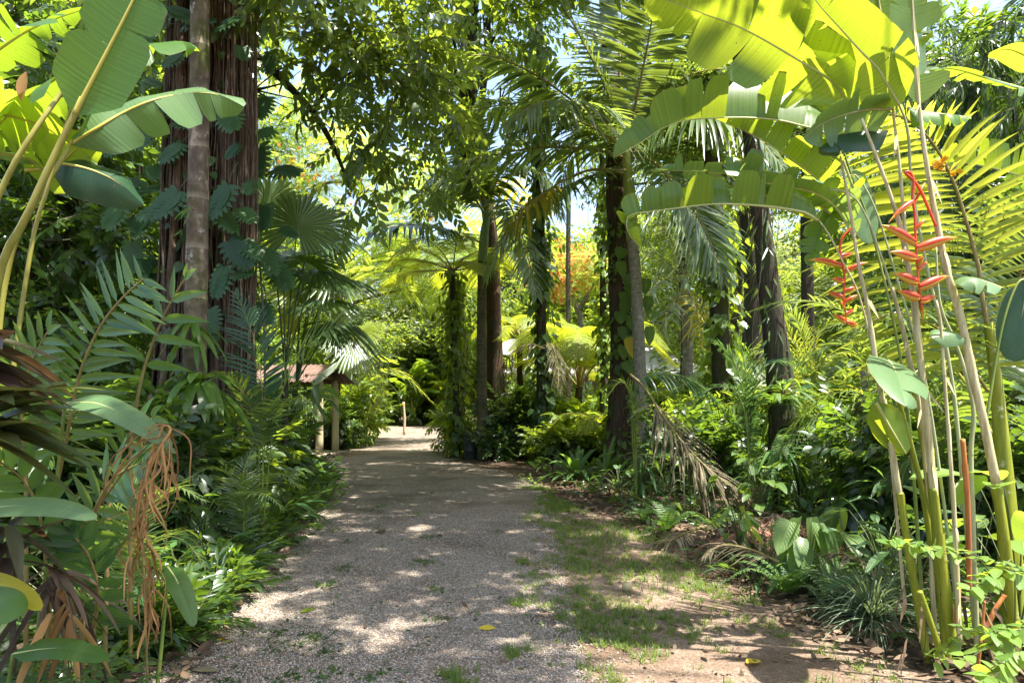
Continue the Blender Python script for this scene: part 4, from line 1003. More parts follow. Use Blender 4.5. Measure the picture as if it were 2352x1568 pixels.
# ---------------------------------------------------------------- vine-clad columns
def column(name, label, Y, tp, tr, n, leafm, size, hangs=0, bark='bark_dark', bulge=.07, cat='tree', top=None, clump=2.2, pk='heart', wr=.75):
    base = P(tp[0][0], tp[0][1], Y)*[1, 1, 0]
    t = thing(name, base, label, cat)
    C = [base]+[P(x, y, q[0] if q else Y) for x, y, *q in tp[1:]]
    c = trunk('trunk', C, tr, M[bark], t, 12, 50, .06, .08)
    mb = MB(); ivy(mb, C, tr, n, size, bulge, clump=clump, pk=pk, wr=wr)
    if hangs: hang(mb, c[20:], hangs, (.8, 2.5), bulge*1.6+.1, mat=1)
    mb.build('creeper', [leafm, M['twig']], t)
    if top:
        mb = MB(); limbs(mb, c[30:], [q for q, r, k in top], .1, twigs=4); mb.build('branch', M['bark_dark'], t)
        mb = MB(); crown(mb, [(q, (r, r, r*.7), k) for q, r, k in top], 'small', 1.25); mb.build('crown', [leafm, M['twig']], t)
    return t
column('vine_clad_tree', 'creeper-smothered thin trunk standing between the grey palm and the bright tree fern', 17.5, [(1248, 1058), (1246, 900), (1243, 750), (1243, 600), (1240, 440), (1240, 250), (1235, 60), (1230, -100)], [.16, .12, .11, .1, .1, .09, .08, .06], 1500, M['dark'], (.13, .24), 14, bulge=.17,
       top=[(P(1225, 60, 17), .8, 22), (P(1290, -60, 17), 1.2, 40), (P(1180, -20, 17.5), 1., 30)])
column('vine_clad_tree', 'pale-green creeper column just left of the thick reddish trunk', 17., [(1388, 1062), (1388, 900), (1386, 760), (1385, 600), (1384, 480), (1382, 330)], [.1, .09, .08, .08, .07, .06], 800, M['canopy_lit'], (.10, .18), 10, bulge=.09)
column('vine_clad_tree', 'dark trunk hung with broad creeper leaves under the drooping palm frond', 13.5, [(1665, 1100), (1662, 900), (1655, 740), (1645, 560), (1640, 400), (1630, 200), (1610, 20), (1600, -160)], [.24, .19, .18, .17, .16, .15, .13, .11], 1150, M['canopy'], (.13, .24), 10, bulge=.2,
       top=[(P(1470, -400, 15.5), 1.3, 46), (P(1570, -420, 16), 1.3, 46), (P(1530, 230, 15), .7, 22), (P(1600, 170, 14.5), .8, 30), (P(1560, 330, 15), .6, 20)])
column('leaning_tree', 'rough leaning trunk strung with epiphytes, left of the red heliconia flowers', 10.2, [(1806, 1160), (1793, 900), (1770, 700), (1748, 500), (1728, 330), (1706, 170), (1690, 50), (1678, -150)], [.24, .18, .155, .14, .125, .11, .10, .08], 520, M['palm'], (.12, .34), 14, bulge=.05, bark='bark_dark', pk='strap', wr=.12,
       top=[(P(1640, -150, 10), 1., 40), (P(1760, -170, 9.6), 1.1, 44), (P(1700, -260, 9), 1.2, 50)])
column('vine_clad_tree', 'leafy creeper tower beside the lane at the left end of the bin', 19.5, [(1062, 1044), (1058, 900), (1050, 780), (1046, 640)], [.1, .09, .08, .06], 650, M['canopy'], (.11, .2), 14, bulge=.13)
for (lab, x, y0, y1, Y, r) in (('dark straight trunk deep in the shade at the far left', 165, 990, 420, 12.5, .2), ('second dark trunk in the left-hand shade, a little thinner and farther back', 205, 980, 300, 15, .15),
                               ('thin bare pole of a tree leaning in the dark thicket behind the ginger', 330, 1000, 300, 13, .07)):
    b0 = P(x, 1000, Y)*[1, 1, 0]
    t = thing('bare_trunk', b0, lab, 'tree')
    trunk('trunk', [b0, P(x+8, 800, Y), P(x+rng.normal(0, 12), (y0+y1)/2-60, Y), P(x-10, y1, Y), P(x-18, y1-400, Y)], [r*1.25, r, r*.9, r*.8, r*.6], M['bark_grey' if x > 600 else 'bark_dark'], t, 12, 50, .05)
    mb = MB(); cs = [(P((x if x < 600 else 560)+dx, y1-430+dy, Y+dz), (1.5, 1.5, 1.), 50) for dx, dy, dz in ((0, 0, 0), (140, 60, -.5), (-150, 40, .5), (40, -120, -1))]
    crown(mb, cs, 'broad', 1.2); mb.build('crown', [M['dark'], M['twig']], t)
# ---------------------------------------------------------------- left foreground: big paddle-leaved plant
b0 = P(-60, 1540, 4.1)*[1, 1, 0]
t = thing('banana_plant', b0, 'tall paddle-leaved banana plant leaning in at the upper left edge with backlit torn leaves', 'banana plant')
def cane(name, pts, r, mat, parent, sides=10, n=None):
    mb = MB(); mb.tube(pts, r, sides, n or 30); return mb.build(name, mat, parent)
pf = np.array([.15, .55, .75])      # leaf face seen from below and in front
M['petiole'] = plainmat('mottled_petiole', (.20, .17, .03), (.30, .28, .05), .45, 3., .05, stretch=(5, 5, 1))
for pts, r in (([b0, P(-30, 900, 4.1), P(0, 625, 4.05), P(60, 500, 4.0), P(110, 390, 4.), P(190, 225, 4.)], [.06, .045, .032, .024, .020, .017]),
               ([b0+[.05, .05, 0], P(-10, 850, 4.2), P(25, 590, 4.2), P(80, 470, 4.2), P(140, 370, 4.25), P(165, 322, 4.3)], [.05, .035, .026, .02, .015, .012]),
               ([b0-[.05, .05, 0], P(-90, 700, 3.9), P(0, 445, 3.9), P(60, 330, 3.9), P(140, 215, 4.), P(205, 130, 4.1)], [.05, .035, .022, .019, .015, .011]),
               ([b0, P(60, 640, 4.15), P(110, 430, 4.15), P(150, 290, 4.15), P(188, 170, 4.15)], [.04, .02, .014, .012, .006])):
    cane('petiole', pts, r, M['petiole'], t)
def pleaf(parent, Y, pts, W, mat, rib=None, name='leaf', **kw):
    mb = MB(); paddle(mb, PP(Y, *pts), W, **kw)
    return mb.build(name, [mat, rib or M['midrib_y']], parent)
pleaf(t, 4., [(172, 262), (215, 180), (262, 90), (305, 5), (345, -80), (380, -190)], .21, M['banana'], up=pf, th=(4, 8), curl=(-6, -22), segs=(5, 4), spread=7, tear=.09, base=.28, fwd=.12, r0=.014)
pleaf(t, 4.3, [(160, 330), (215, 296, 4.3), (280, 258, 4.4), (350, 228, 4.5), (415, 214, 4.7), (480, 212, 4.8), (525, 226, 4.9), (560, 245, 4.9)], .24, M['heli_grey'], up=np.array([0, -.75, .65]), th=(-50, 10), curl=(-20, -40), segs=(5, 4), spread=9, base=.12, r0=.011)
pleaf(t, 4.3, [(110, 372), (160, 376, 4.3), (220, 392, 4.35), (275, 420, 4.4), (330, 470, 4.5)], .21, M['paddle_dark'], up=np.array([0, -.6, .8]), th=(-45, -10), curl=(-25, -30), segs=(1, 3), spread=6, base=.3)
pleaf(t, 4.1, [(205, 130), (170, 150, 4.15), (110, 190, 4.2), (40, 240, 4.3), (-40, 330, 4.4)], .24, M['banana'], up=np.array([.1, .1, 1]), th=(12, -20), curl=(-20, -45), segs=(8, 7), spread=16, tear=.2, base=.2)
pleaf(t, 4.3, [(-90, 230), (-20, 255, 4.3), (60, 275, 4.35), (120, 300, 4.4), (160, 345, 4.45)], .27, M['heli'], up=np.array([.1, .6, .7]), th=(6, 6), curl=(-25, -25), segs=(4, 5), spread=7, base=.35)
pleaf(t, 4.6, [(-120, 190), (-30, 130, 4.6), (60, 70, 4.6), (130, 40, 4.7), (190, 20, 4.8)], .26, M['banana'], up=np.array([-.1, -.25, 1]), th=(15, 5), curl=(-30, -50), segs=(9, 8), spread=14, tear=.22)
pleaf(t, 4.5, [(200, 20), (270, 75, 4.6), (340, 100, 4.7), (420, 95, 4.8), (450, 110, 4.8)], .22, M['banana'], up=np.array([0, -.5, .8]), th=(-35, 5), curl=(-30, -50), segs=(5, 5), spread=10)
pleaf(t, 4.2, [(-80, 330), (0, 350, 4.2), (70, 365, 4.25), (110, 400, 4.3)], .12, M['heli_grey'], up=np.array([0, -.2, 1]), th=(5, -5), curl=(-20, -20), segs=(2, 2), spread=5)
pleaf(t, 4.4, [(60, 390), (130, 380, 4.4), (180, 340, 4.4), (230, 330, 4.4)], .18, M['heli'], up=np.array([.2, .5, .6]), th=(0, 10), curl=(-20, -20), segs=(4, 3), spread=8)
mb = MB(); leaves(mb, [P(60, 165, 4.1)], [[-.15, 0, -.9]], [[0, -1, .1]], .18, .07, 0, .5, 'ellip', 5, 3); mb.build('dry_sheath', M['dry_orange'], t)

# ---------------------------------------------------------------- ginger shoots: two ranks of leaves on an arching cane
def ginger(label, ctrl, n, L, W, up, mat='ginger', a0=66, a1=42, droop=.12, lift=.05, sideL=(1, 1), name='ginger_plant', cat='ginger', stemr=.011, skip=.08, stem='midrib_y', base=None, shape='flat', group=None, aoff=(0, 0)):
    b = np.asarray(base if base is not None else ctrl[0]*[1, 1, 0], float)
    t = thing(name, b, label, cat, group)
    mb = MB(); frond(mb, ctrl, L, W, n=n, a0=a0, a1=a1, droop=droop, lift=lift, up=up, skip=skip, shape=shape, r0=.002, pk='lance', nseg=6, m=5, jit=.07, fold=.22, sideL=sideL, mat=0, rmat=1, aoff=aoff)
    mb.build('foliage', [M[mat], M[stem]], t)
    mb = MB(); pts = np.vstack([[b], cr(ctrl, 30)]) if np.linalg.norm(b-ctrl[0]) > .15 else cr(ctrl, 30)
    mb.tube(pts, [stemr*1.2, stemr, stemr*.4], 7, 60); mb.build('stem', M['rachis_brown'], t)
    return t
upf = np.array([-.1, -.95, .28])
ginger('arching ginger shoot with two neat ranks of ribbed green leaves before the dark left thicket', PP(3.9, (120, 1160), (150, 1020, 3.8), (178, 880, 3.7), (205, 800, 3.65), (240, 735, 3.6), (285, 680, 3.55), (330, 640, 3.5)), 23, .37, .042, upf, skip=.2, base=P(110, 1600, 3.9)*[1, 1, 0], sideL=(1.08, .8), a0=66, a1=50, droop=.08, aoff=(-4, 22))
ginger('upright ginger shoot with a pale unrolled top leaf in front of the ringed trunk', PP(4., (300, 1000), (330, 850, 3.95), (370, 740, 3.9), (400, 680, 3.85), (425, 640, 3.8)), 5, .30, .055, np.array([0, -.9, .4]), skip=.45, base=P(300, 1560, 4.)*[1, 1, 0], sideL=(1.1, .7), a0=70, a1=22)
ginger('low ginger shoot with drooping dark leaves under the long strap leaf', PP(3.9, (250, 1150), (270, 1060, 3.8), (300, 1000, 3.75), (350, 960, 3.7)), 6, .30, .05, upf, skip=.1, base=P(240, 1580, 3.9)*[1, 1, 0], a0=75, a1=30, droop=.3)
# long strap leaf and bright near leaf
def single(label, Y, pts, W, mat, up, name='broad_leaf_plant', cat='plant', segs=(1, 1), th=(8, 8), curl=(-18, -18), base=None, rib='midrib', r0=.007, **kw):
    pts = PP(Y, *pts)
    b = np.asarray(base if base is not None else pts[0]*[1, 1, 0], float)
    t = thing(name, b, label, cat)
    mb = MB(); paddle(mb, pts, W, up=up, th=th, curl=curl, segs=segs, r0=r0, wav=.006, **kw); mb.build('leaf', [mat, M[rib]], t)
    if np.linalg.norm(b-pts[0]) > .2:
        m = (b+pts[0])/2+np.array([0, .03, .1])
        mb = MB(); mb.tube([b, m, pts[0]], [r0*1.8, r0*1.3, r0], 7, 16); mb.build('stalk', M['stalk'], t)
    return t
single('long grey-green strap leaf slanting down to the right above the orange dried frond', 3.3, [(150, 925), (220, 925, 3.25), (290, 955, 3.2), (345, 990, 3.15), (395, 1030, 3.1)], .075, M['heli_grey'], np.array([.2, -.6, .7]), base=P(60, 1620, 3.4)*[1, 1, 0], th=(12, 4), curl=(-10, -20))
single('bright pale-green paddle leaf poking in horizontally at the left edge, below the cordyline', 2.6, [(-120, 1185), (-40, 1168), (60, 1160, 2.55), (150, 1168, 2.5), (222, 1192, 2.45)], .075, M['heli_grey'], np.array([.1, -.55, .8]), base=P(-200, 1800, 2.6)*[1, 1, 0], th=(12, 4), curl=(-10, -30))
single('yellowing paddle leaf drooping at the left edge near the bottom', 2.6, [(-90, 1330), (-20, 1335), (50, 1365, 2.55), (95, 1400, 2.5)], .05, M['palm_yellow'], np.array([.1, -.5, .8]), base=P(-160, 1750, 2.6)*[1, 1, 0])
single('green blade with a fresh tip at the left edge just under the yellowing leaf', 2.5, [(-120, 1400), (-60, 1390), (0, 1395, 2.45), (42, 1418, 2.4)], .10, M['banana'], np.array([.1, -.5, .8]), base=P(-180, 1800, 2.5)*[1, 1, 0])
single('broad dark paddle leaf lying low over the bottom-left ferns', 2.9, [(30, 1500), (90, 1490, 2.9), (150, 1488, 2.85), (205, 1500, 2.85), (250, 1515, 2.8)], .06, M['banana'], np.array([.1, -.5, .85]), base=P(-20, 1680, 2.9)*[1, 1, 0])
single('narrow dark blade hanging vertically out over the gravel edge beside the dried frond', 3.6, [(385, 1300), (405, 1330, 3.5), (428, 1380, 3.45), (445, 1438, 3.4)], .055, M['banana'], np.array([.5, -.8, .3]), base=P(360, 1560, 3.7)*[1, 1, 0], fwd=.5)

# ---------------------------------------------------------------- cordyline at the left edge
def rosette(name, label, cat, c, n, L, W, mat, elev=(5, 70), droop=.35, pk='lance', stem=None, az=(0, 360), nseg=7, fold=.25, group=None, m=5, dens=None, jit=.0, ro=.02):
    c = np.asarray(c, float); b = c*[1, 1, 0]
    t = thing(name, b, label, cat, group)
    a = np.radians(rng.uniform(az[0], az[1], n)); e = np.radians(rng.uniform(*elev, n))
    d = np.stack([np.cos(a)*np.cos(e), np.sin(a)*np.cos(e), np.sin(e)], 1)
    up = np.cross(np.cross(d, Z3+1e-4), d)
    mb = MB(); l = L*rng.uniform(.7, 1.1, n)
    p = c+d*ro+np.stack([np.zeros(n), np.zeros(n), rng.uniform(-jit, jit, n)], 1)
    leaves(mb, p, d, up+rng.normal(0, .2, (n, 3)), l, W*rng.uniform(.8, 1.1, n), droop*rng.uniform(.5, 1.4, n), fold, pk, nseg, m)
    mb.build('foliage', M[mat], t)
    if stem and c[2] > .05:
        mb = MB(); mb.tube([b, (b+c)/2+[.02, 0, 0], c], [stem*1.2, stem, stem*.8], 7, 12); mb.build('stem', M['twig'], t)
    return t
rosette('cordyline', 'maroon and green cordyline with long glossy leaves at the left edge, its upper head', 'cordyline', P(-70, 800, 3.0), 20, .46, .13, 'maroon', (-25, 35), .2, stem=.015, az=(-75, 75), jit=.08)
rosette('cordyline', 'olive-green cordyline head at the left edge, lower and duller than the maroon one', 'cordyline', P(-50, 960, 2.9), 22, .44, .13, 'olive', (-30, 35), .25, stem=.015, az=(-80, 60), jit=.1)
rosette('cordyline', 'dark bronze cordyline crown low at the left edge, above the yellowing leaf', 'cordyline', P(20, 1240, 3.1), 20, .34, .075, 'maroon', (-40, 45), .4, stem=.014, jit=.1)

# ---------------------------------------------------------------- orange dried frond
t = thing('dried_frond', P(340, 1560, 3.6)*[1, 1, 0], 'withered orange-brown palm frond hanging limply among the left-hand foliage', 'dead frond')
mb = MB()
ct = PP(3.0, (325, 1010, 3.5), (365, 978, 3.2), (392, 985, 3.05), (372, 1020), (350, 1065), (326, 1130), (316, 1202), (328, 1262), (346, 1320), (338, 1394))
C = cr(ct, 60)
mb.tube(C, [.008, .004], 6, raw=True, mat=0, tint=.7)
n = 92
s = np.clip(np.linspace(.05, .99, n)+rng.normal(0, .006, n), 0, 1)
p = np.stack([np.interp(s, np.linspace(0, 1, 60), C[:, k]) for k in range(3)], 1)
sg = np.where(np.arange(n) % 2, 1, -1)
for i in range(n):
    if s[i] < .24: continue
    if s[i] < .46 and i % 3 == 0: d = np.array([-rng.uniform(.55, .85), rng.normal(0, .1), -.8]); l = rng.uniform(.36, .56)
    else: d = np.array([sg[i]*rng.uniform(.05, .42), rng.normal(-.05, .15), -1.]); l = rng.uniform(.17, .36)*(1.15-.45*s[i])
    d = nrm(d); z = np.linspace(0, 1, 11)
    off = nrm(np.cross(d, [0, 1, 0]))*(rng.normal(0, .05)*np.sin(z*3.1)+rng.normal(0, .02)*np.sin(z*6+i))[:, None]
    c = p[i]+d*l*z[:, None]+off*l*3-Z3*(.12*l*z**2)[:, None]
    w = rng.uniform(.0025, .007)*np.sin(np.pi*np.linspace(.15, .97, 11))**.5
    T = tangents(c); tw = z*rng.normal(0, 1.6)+rng.uniform(0, 3)
    S0 = nrm(np.cross(T, [0, -1., .1])); N0 = np.cross(S0, T)
    S = S0*np.cos(tw)[:, None]+N0*np.sin(tw)[:, None]; N = np.cross(S, T)
    mb.grids(np.stack([c-S*w[:, None], c+N*w[:, None]*.8, c+S*w[:, None]], 1), rng.uniform(0, 1))
mb.build('leaflets', M['dry_orange'], t)
mb = MB(); mb.tube([P(340, 1560, 3.6)*[1, 1, 0], P(330, 1300, 3.6), P(322, 1100, 3.6), P(325, 1010, 3.5)], [.008, .006, .005], 6, 20); mb.build('stalk', M['rachis_brown'], t)

# ---------------------------------------------------------------- epiphytes on the ringed trunk
def epiphyte(name, label, cat, c, n, L, W, mat, elev, droop, pk='strap', az=(180, 360), group=None, wave=.06):
    t = thing(name, c, label, cat, group)
    a = np.radians(rng.uniform(az[0], az[1], n)); e = np.radians(rng.uniform(*elev, n))
    d = np.stack([np.cos(a)*np.cos(e), np.sin(a)*np.cos(e), np.sin(e)], 1)
    up = np.cross(np.cross(d, Z3+1e-4), d)
    mb = MB(); leaves(mb, c+d*.03, d, up+rng.normal(0, .15, (n, 3)), L*rng.uniform(.6, 1.1, n), W*rng.uniform(.75, 1.1, n), droop*rng.uniform(.6, 1.3, n), .2, pk, 9, 5, wave=wave)
    mb.build('foliage', M[mat], t)
    mb = MB(); mb.grids(np.stack([c+[0, 0, z]+r*np.stack([np.cos(np.linspace(0, 6.28, 12, endpoint=False)), np.sin(np.linspace(0, 6.28, 12, endpoint=False)), np.zeros(12)], 1) for z, r in ((-.14*L, .01*L), (-.12*L, .06*L), (0, .08*L), (.05*L, .04*L), (.07*L, .005))]), closed=True)
    mb.build('root_ball', M['mulch'], t)
    return t
epiphyte('nest_fern', "bird's-nest fern with wavy green straps clinging to the ringed trunk at head height", 'fern', P(458, 880, 7.3), 30, .62, .12, 'strap', (-30, 60), 1.0)
epiphyte('nest_fern', 'small yellowish strap fern hanging from the ringed trunk just above the larger nest fern', 'fern', P(443, 745, 7.33), 20, .42, .065, 'strap', (-60, 30), .8)
epiphyte('nest_fern', 'tiny pale sprout with a dry bract high on the ringed trunk', 'fern', P(442, 108, 7.3), 6, .14, .04, 'strap', (-50, 75), .4)
epiphyte('nest_fern', 'pair of pale curled leaves sprouting midway up the ringed trunk', 'fern', P(444, 478, 7.3), 4, .2, .035, 'strap', (-80, 10), .5)

# ---------------------------------------------------------------- young palms on the left
def palm_clump(name, label, base, Y, fr, mat, Lm=.3, Wm=.022, n=34, rach='stalk', droop=.2, cat='palm', group=None, up=Z3, lift=.15, a0=64, a1=30, r0=.009, skip=.2):
    b = P(base[0], base[1], Y)*[1, 1, 0]
    t = thing(name, b, label, cat, group)
    for f in fr:
        f = dict(p=f) if not isinstance(f, dict) else f
        mb = MB(); frond(mb, np.vstack([[b], PP(Y, *f['p'])]), Lm*f.get('l', 1), Wm*f.get('w', 1), n=f.get('n', n), a0=f.get('a0', a0), a1=f.get('a1', a1), droop=f.get('droop', droop), lift=f.get('lift', lift), up=f.get('up', up), skip=f.get('skip', skip), r0=r0)
        mb.build('frond', [M[f.get('m', mat)], M[rach]], t)
    return t
uf = np.array([0, -.85, .5])
palm_clump('young_palm', 'young feather palm with one upright and one long swept frond beside the fig roots', (600, 1150), 7.4,
           [dict(p=[(604, 1000), (602, 900), (590, 800), (562, 720), (540, 670)], up=uf, skip=.42, l=1.3, m='palm_blue', n=44),
            dict(p=[(625, 1000), (648, 900, 7.2), (690, 815, 7.), (760, 755, 6.8), (855, 720, 6.6)], up=np.array([-.4, -.55, .7]), skip=.42, l=1.5, m='palm_pale', n=34, w=1.3),
            dict(p=[(590, 1000), (560, 900, 7.2), (520, 860, 7.), (470, 880, 6.8)], skip=.4, l=1., up=Z3),
            dict(p=[(610, 1000), (640, 930, 7.1), (690, 920, 6.8), (730, 960, 6.6)], skip=.4, l=.9)], 'palm', Lm=.36, Wm=.03)
palm_clump('young_palm', 'small dark feather palm arching low at the gravel edge beneath the young palm', (560, 1240), 6.6,
           [[(555, 1150), (530, 1090, 6.4), (480, 1075, 6.2), (430, 1100, 6.)], [(570, 1150), (600, 1100, 6.4), (650, 1090, 6.2), (690, 1120, 6.)], [(560, 1150), (560, 1080, 6.8), (580, 1030, 7)], [(555, 1160), (575, 1130, 6.2), (620, 1140, 5.9), (650, 1170, 5.8)]], 'palm', Lm=.26, Wm=.018)
# ---------------------------------------------------------------- fan palms
def fan_palm(label, base, Y, leaves_, mat, trunk_to=None, group=None):
    b = P(base[0], base[1], Y)*[1, 1, 0]
    t = thing('fan_palm', b, label, 'palm', group)
    top = P(*trunk_to, Y) if trunk_to else b+[0, 0, .3]
    trunk('trunk', [b, (b+top)/2, top], [.06, .05, .05], M['bark_dark'], t, 10, 16)
    for x, y, dY, R, ax, up, mt, *sp in leaves_:
        h = P(x, y, Y+dY); mb = MB()
        mb.tube([top, (top+h)/2+[0, 0, .12], h], [.014, .012, .009], 6, 14, mat=1)
        fan(mb, h, np.array(ax, float), np.array(up, float), R, spread=sp[0] if sp else 285, K=34, droop=sp[1] if len(sp) > 1 else .25, cup=.05)
        mb.build('fan_leaf', [M[mt], M['stalk_dark']], t)
    return t
fan_palm('fan palm with a big round pleated leaf catching light just right of the fig', (655, 1080), 10.5,
         [(683, 520, .0, .62, (.25, .1, .9), (-.1, .9, -.15), 'palm', 300, .12), (615, 470, .3, .6, (-.3, 0, .8), (0, .9, -.2), 'palm_pale', 290, .2), (730, 620, 0, .62, (.8, -.3, -.2), (.2, -.3, .9), 'dark', 250, .35),
          (650, 590, 0, .6, (-.6, -.5, .2), (0, -.5, .8), 'palm', 270, .3), (700, 600, -.4, .55, (.3, -.8, .2), (.0, -.3, .9), 'dark', 270, .3)], 'palm', (655, 850))
fan_palm('dark-leaved fan palm with drooping pleated fans glinting on top, overhanging the shelter roof', (655, 1060), 12.5,
         [(745, 560, 0, .78, (.8, -.3, .1), (.1, -.3, .9), 'dark', 260, .4), (700, 590, .3, .75, (-.5, -.4, .3), (-.1, -.3, .9), 'dark', 270, .4), (770, 640, 0, .8, (.85, -.3, -.15), (.2, -.3, .9), 'dark', 250, .4), (690, 665, 0, .7, (-.7, -.3, 0), (-.1, -.4, .85), 'palm_lime', 260, .35),
          (740, 690, -.3, .72, (.2, -.8, -.1), (0, -.3, .9), 'dark', 270, .4), (710, 700, .4, .72, (-.2, .3, .5), (0, .9, .1), 'palm_lime', 270, .2), (780, 745, 0, .75, (.6, -.5, -.5), (.4, -.3, .7), 'dark', 230, .4), (740, 520, .5, .7, (.3, .3, .7), (0, .8, .3), 'dark', 270, .25)], 'dark', (680, 880))
fan_palm('low fan palm with a half-lit drooping fan right of the shelter gable', (765, 1040), 20.3,
         [(815, 790, -.6, 1.05, (.45, -.4, -.6), (.5, -.6, .5), 'palm_pale', 230, .3), (795, 770, .3, .95, (-.6, -.2, .1), (0, -.4, .9), 'palm', 260, .4), (830, 760, 0, .95, (.6, .2, .5), (0, -.4, .8), 'palm_lime', 260, .4)], 'palm', (778, 880))

# more of the near-left tangle
for lab, ctrl, n, L, W, up, mat in (
    ('leafy ginger cane arching right below the long grey-green strap leaf', PP(3.6, (190, 1300), (215, 1180, 3.55), (260, 1100, 3.5), (330, 1060, 3.4)), 10, .30, .06, np.array([0, -.8, .5]), 'ginger'),
    ('dark ginger cane leaning left beneath the olive cordyline head', PP(3.4, (110, 1330), (95, 1200, 3.35), (60, 1110, 3.3), (0, 1060, 3.2)), 10, .28, .06, np.array([0, -.8, .5]), 'ginger'),
    ('short ginger cane with broad dull leaves left of the dried frond', PP(3.5, (215, 1450), (225, 1350, 3.45), (200, 1270, 3.4), (160, 1220, 3.35)), 9, .26, .065, np.array([0, -.8, .5]), 'broad'),
    ('tall ginger cane deep among the maroon cordyline leaves', PP(3.8, (60, 1100), (50, 950, 3.75), (70, 840, 3.7), (110, 760, 3.65)), 12, .3, .055, np.array([0, -.85, .4]), 'ginger')):
    ginger(lab, ctrl, n, L, W, up, mat, a0=64, a1=30, droop=.25, skip=.12)
palm_clump('young_palm', 'fine-leaved young palm in the left foreground behind the orange dried frond', (300, 1420), 4.6, [[(300, 1300), (330, 1180, 4.5), (400, 1120, 4.4), (470, 1150, 4.3)], [(295, 1300), (270, 1170, 4.5), (210, 1130, 4.4), (150, 1170, 4.3)], [(300, 1300), (300, 1150, 4.7), (330, 1060, 4.8)], [(305, 1320), (350, 1240, 4.4), (420, 1240, 4.2), (470, 1300, 4.1)]], 'palm', Lm=.24, Wm=.016)
# ---------------------------------------------------------------- right foreground: heliconia clump
hb = P(2175, 1545, 4.0)*[1, 1, 0]
H = thing('heliconia_clump', hb, 'tall heliconia clump with cream canes, glowing lime paddle leaves and torn fringes at the right', 'heliconia')
def hc(pts, r, mat, Y=4.0, name='cane', sides=12):
    mb = MB(); r = np.array(r)*.74; mb.tube(PP(Y, *pts), r, sides, 44)
    if r[0] > .012 and len(pts) > 2:
        C = cr(PP(Y, *pts), 120); R0 = np.interp(np.linspace(0, 1, 120), np.linspace(0, 1, len(r)), r)
        L = np.linalg.norm(np.diff(C, axis=0), axis=1).sum()
        for q in np.arange(rng.uniform(.08, .2), .96, .42/max(.5, L)):     # overlapping leaf sheaths, each with a loose upper lip
            i = int(q*119); j = min(119, i+int(119*rng.uniform(.12, .26)/max(.6, L))+3)
            k = np.linspace(1.02, rng.uniform(1.10, 1.2), j-i)
            mb.tube(C[i:j]+rng.normal(0, .0012, 3), R0[i:j]*k, sides, raw=True, cap=False, tint=rng.uniform(0, 1))
            if mat == 'cane_tan' and rng.uniform() < .5:
                leaves(mb, C[i:i+1]+[0, -R0[i]*1.05, 0], [[rng.normal(0, .25), -.3, -1]], [[0, -1, .2]], rng.uniform(.08, .2), rng.uniform(.012, .025), 0, .4, 'lance', 5, 3)
    return mb.build(name, M[mat], H)
hc([(2149, 1170), (2137, 1059), (2122, 903), (2104, 719), (2086, 612), (2063, 508), (2032, 410), (1979, 273)], [.029, .027, .025, .022, .019, .016, .012, .01], 'cane_tan', 3.95)
hc([(2178, 1535), (2152, 1250), (2136, 1030)], [.034, .032, .03], 'cane_green', 4.1)
hc([(2136, 1041), (2110, 800), (2084, 590), (2067, 390), (2051, 254), (2047, 176), (2018, 0), (2012, -60)], [.026, .022, .018, .014, .012, .01, .007, .005], 'cane_tan', 4.1)
hc([(2337, 1540), (2318, 1330), (2290, 1120)], [.04, .038, .035], 'cane_green', 3.9)
hc([(2288, 1110), (2262, 981), (2235, 863), (2204, 719), (2172, 612), (2137, 430), (2110, 234), (2096, 20), (2090, -60)], [.033, .031, .029, .026, .022, .016, .012, .007, .005], 'cane_tan', 3.9)
hc([(2069, 1150), (2040, 981), (2016, 863), (1993, 707), (1973, 612), (1950, 469), (1930, 359)], [.024, .023, .021, .018, .014, .011, .008], 'cane_tan', 4.15)
hc([(2138, 1560), (2089, 1276), (2067, 1130)], [.031, .030, .028], 'cane_green', 4.15)
hc([(2188, 1490), (2168, 1320), (2149, 1163), (2144, 1120)], [.038, .036, .034, .031], 'cane_green', 3.95)
hc([(2185, 1490), (2150, 1330), (2125, 1163), (2102, 1059), (2063, 914), (2035, 800), (2000, 785), (1969, 668), (1911, 551), (1891, 516), (1862, 496)][0:5]+[(2040, 830)], [.026, .025, .023, .021, .018, .013], 'cane_green', 4.2)
hc([(2188, 1490), (2160, 1300), (2137, 1137), (2104, 922), (2085, 800)], [.026, .026, .025, .022, .016], 'cane_green', 4.3)
hc([(2184, 1444), (2166, 1276), (2136, 1175), (2099, 1041), (2070, 930)], [.015, .014, .013, .01, .007], 'cane_green', 4.0)
hc([(2247, 1565), (2236, 1243), (2230, 1041), (2235, 934), (2200, 800), (2160, 700), (2149, 560)], [.022, .02, .019, .018, .014, .010, .007], 'cane_pale', 4.05)
hc([(2080, 1400), (2040, 1000), (2000, 785), (1969, 668), (1930, 590), (1905, 540), (1880, 505)], [.014, .013, .011, .01, .008, .007, .006], 'cane_tan', 4.25)
hc([(2180, 1350), (2120, 1000), (2070, 750), (2018, 570), (1975, 470), (1940, 440), (1905, 436)], [.016, .015, .013, .012, .010, .008, .007], 'cane_pale', 4.3)
hc([(2200, 1400), (2130, 900), (2060, 640), (2010, 480), (1960, 400), (1900, 436)], [.015, .014, .012, .010, .008, .007], 'cane_pale', 4.45)
hc([(2240, 1450), (2190, 900), (2130, 620), (2095, 430), (2085, 300), (2060, 230), (2020, 160)], [.02, .018, .016, .014, .012, .011, .009], 'cane_pale', 4.3)
hc([(2120, 1400), (2080, 900), (2010, 560), (1955, 400), (1925, 310), (1912, 270)], [.016, .015, .013, .011, .009, .008], 'stalk', 4.5)
hc([(2205, 1480), (2190, 1163), (2168, 850), (2160, 740), (2150, 690)], [.018, .016, .014, .012, .009], 'cane_tan', 3.8)
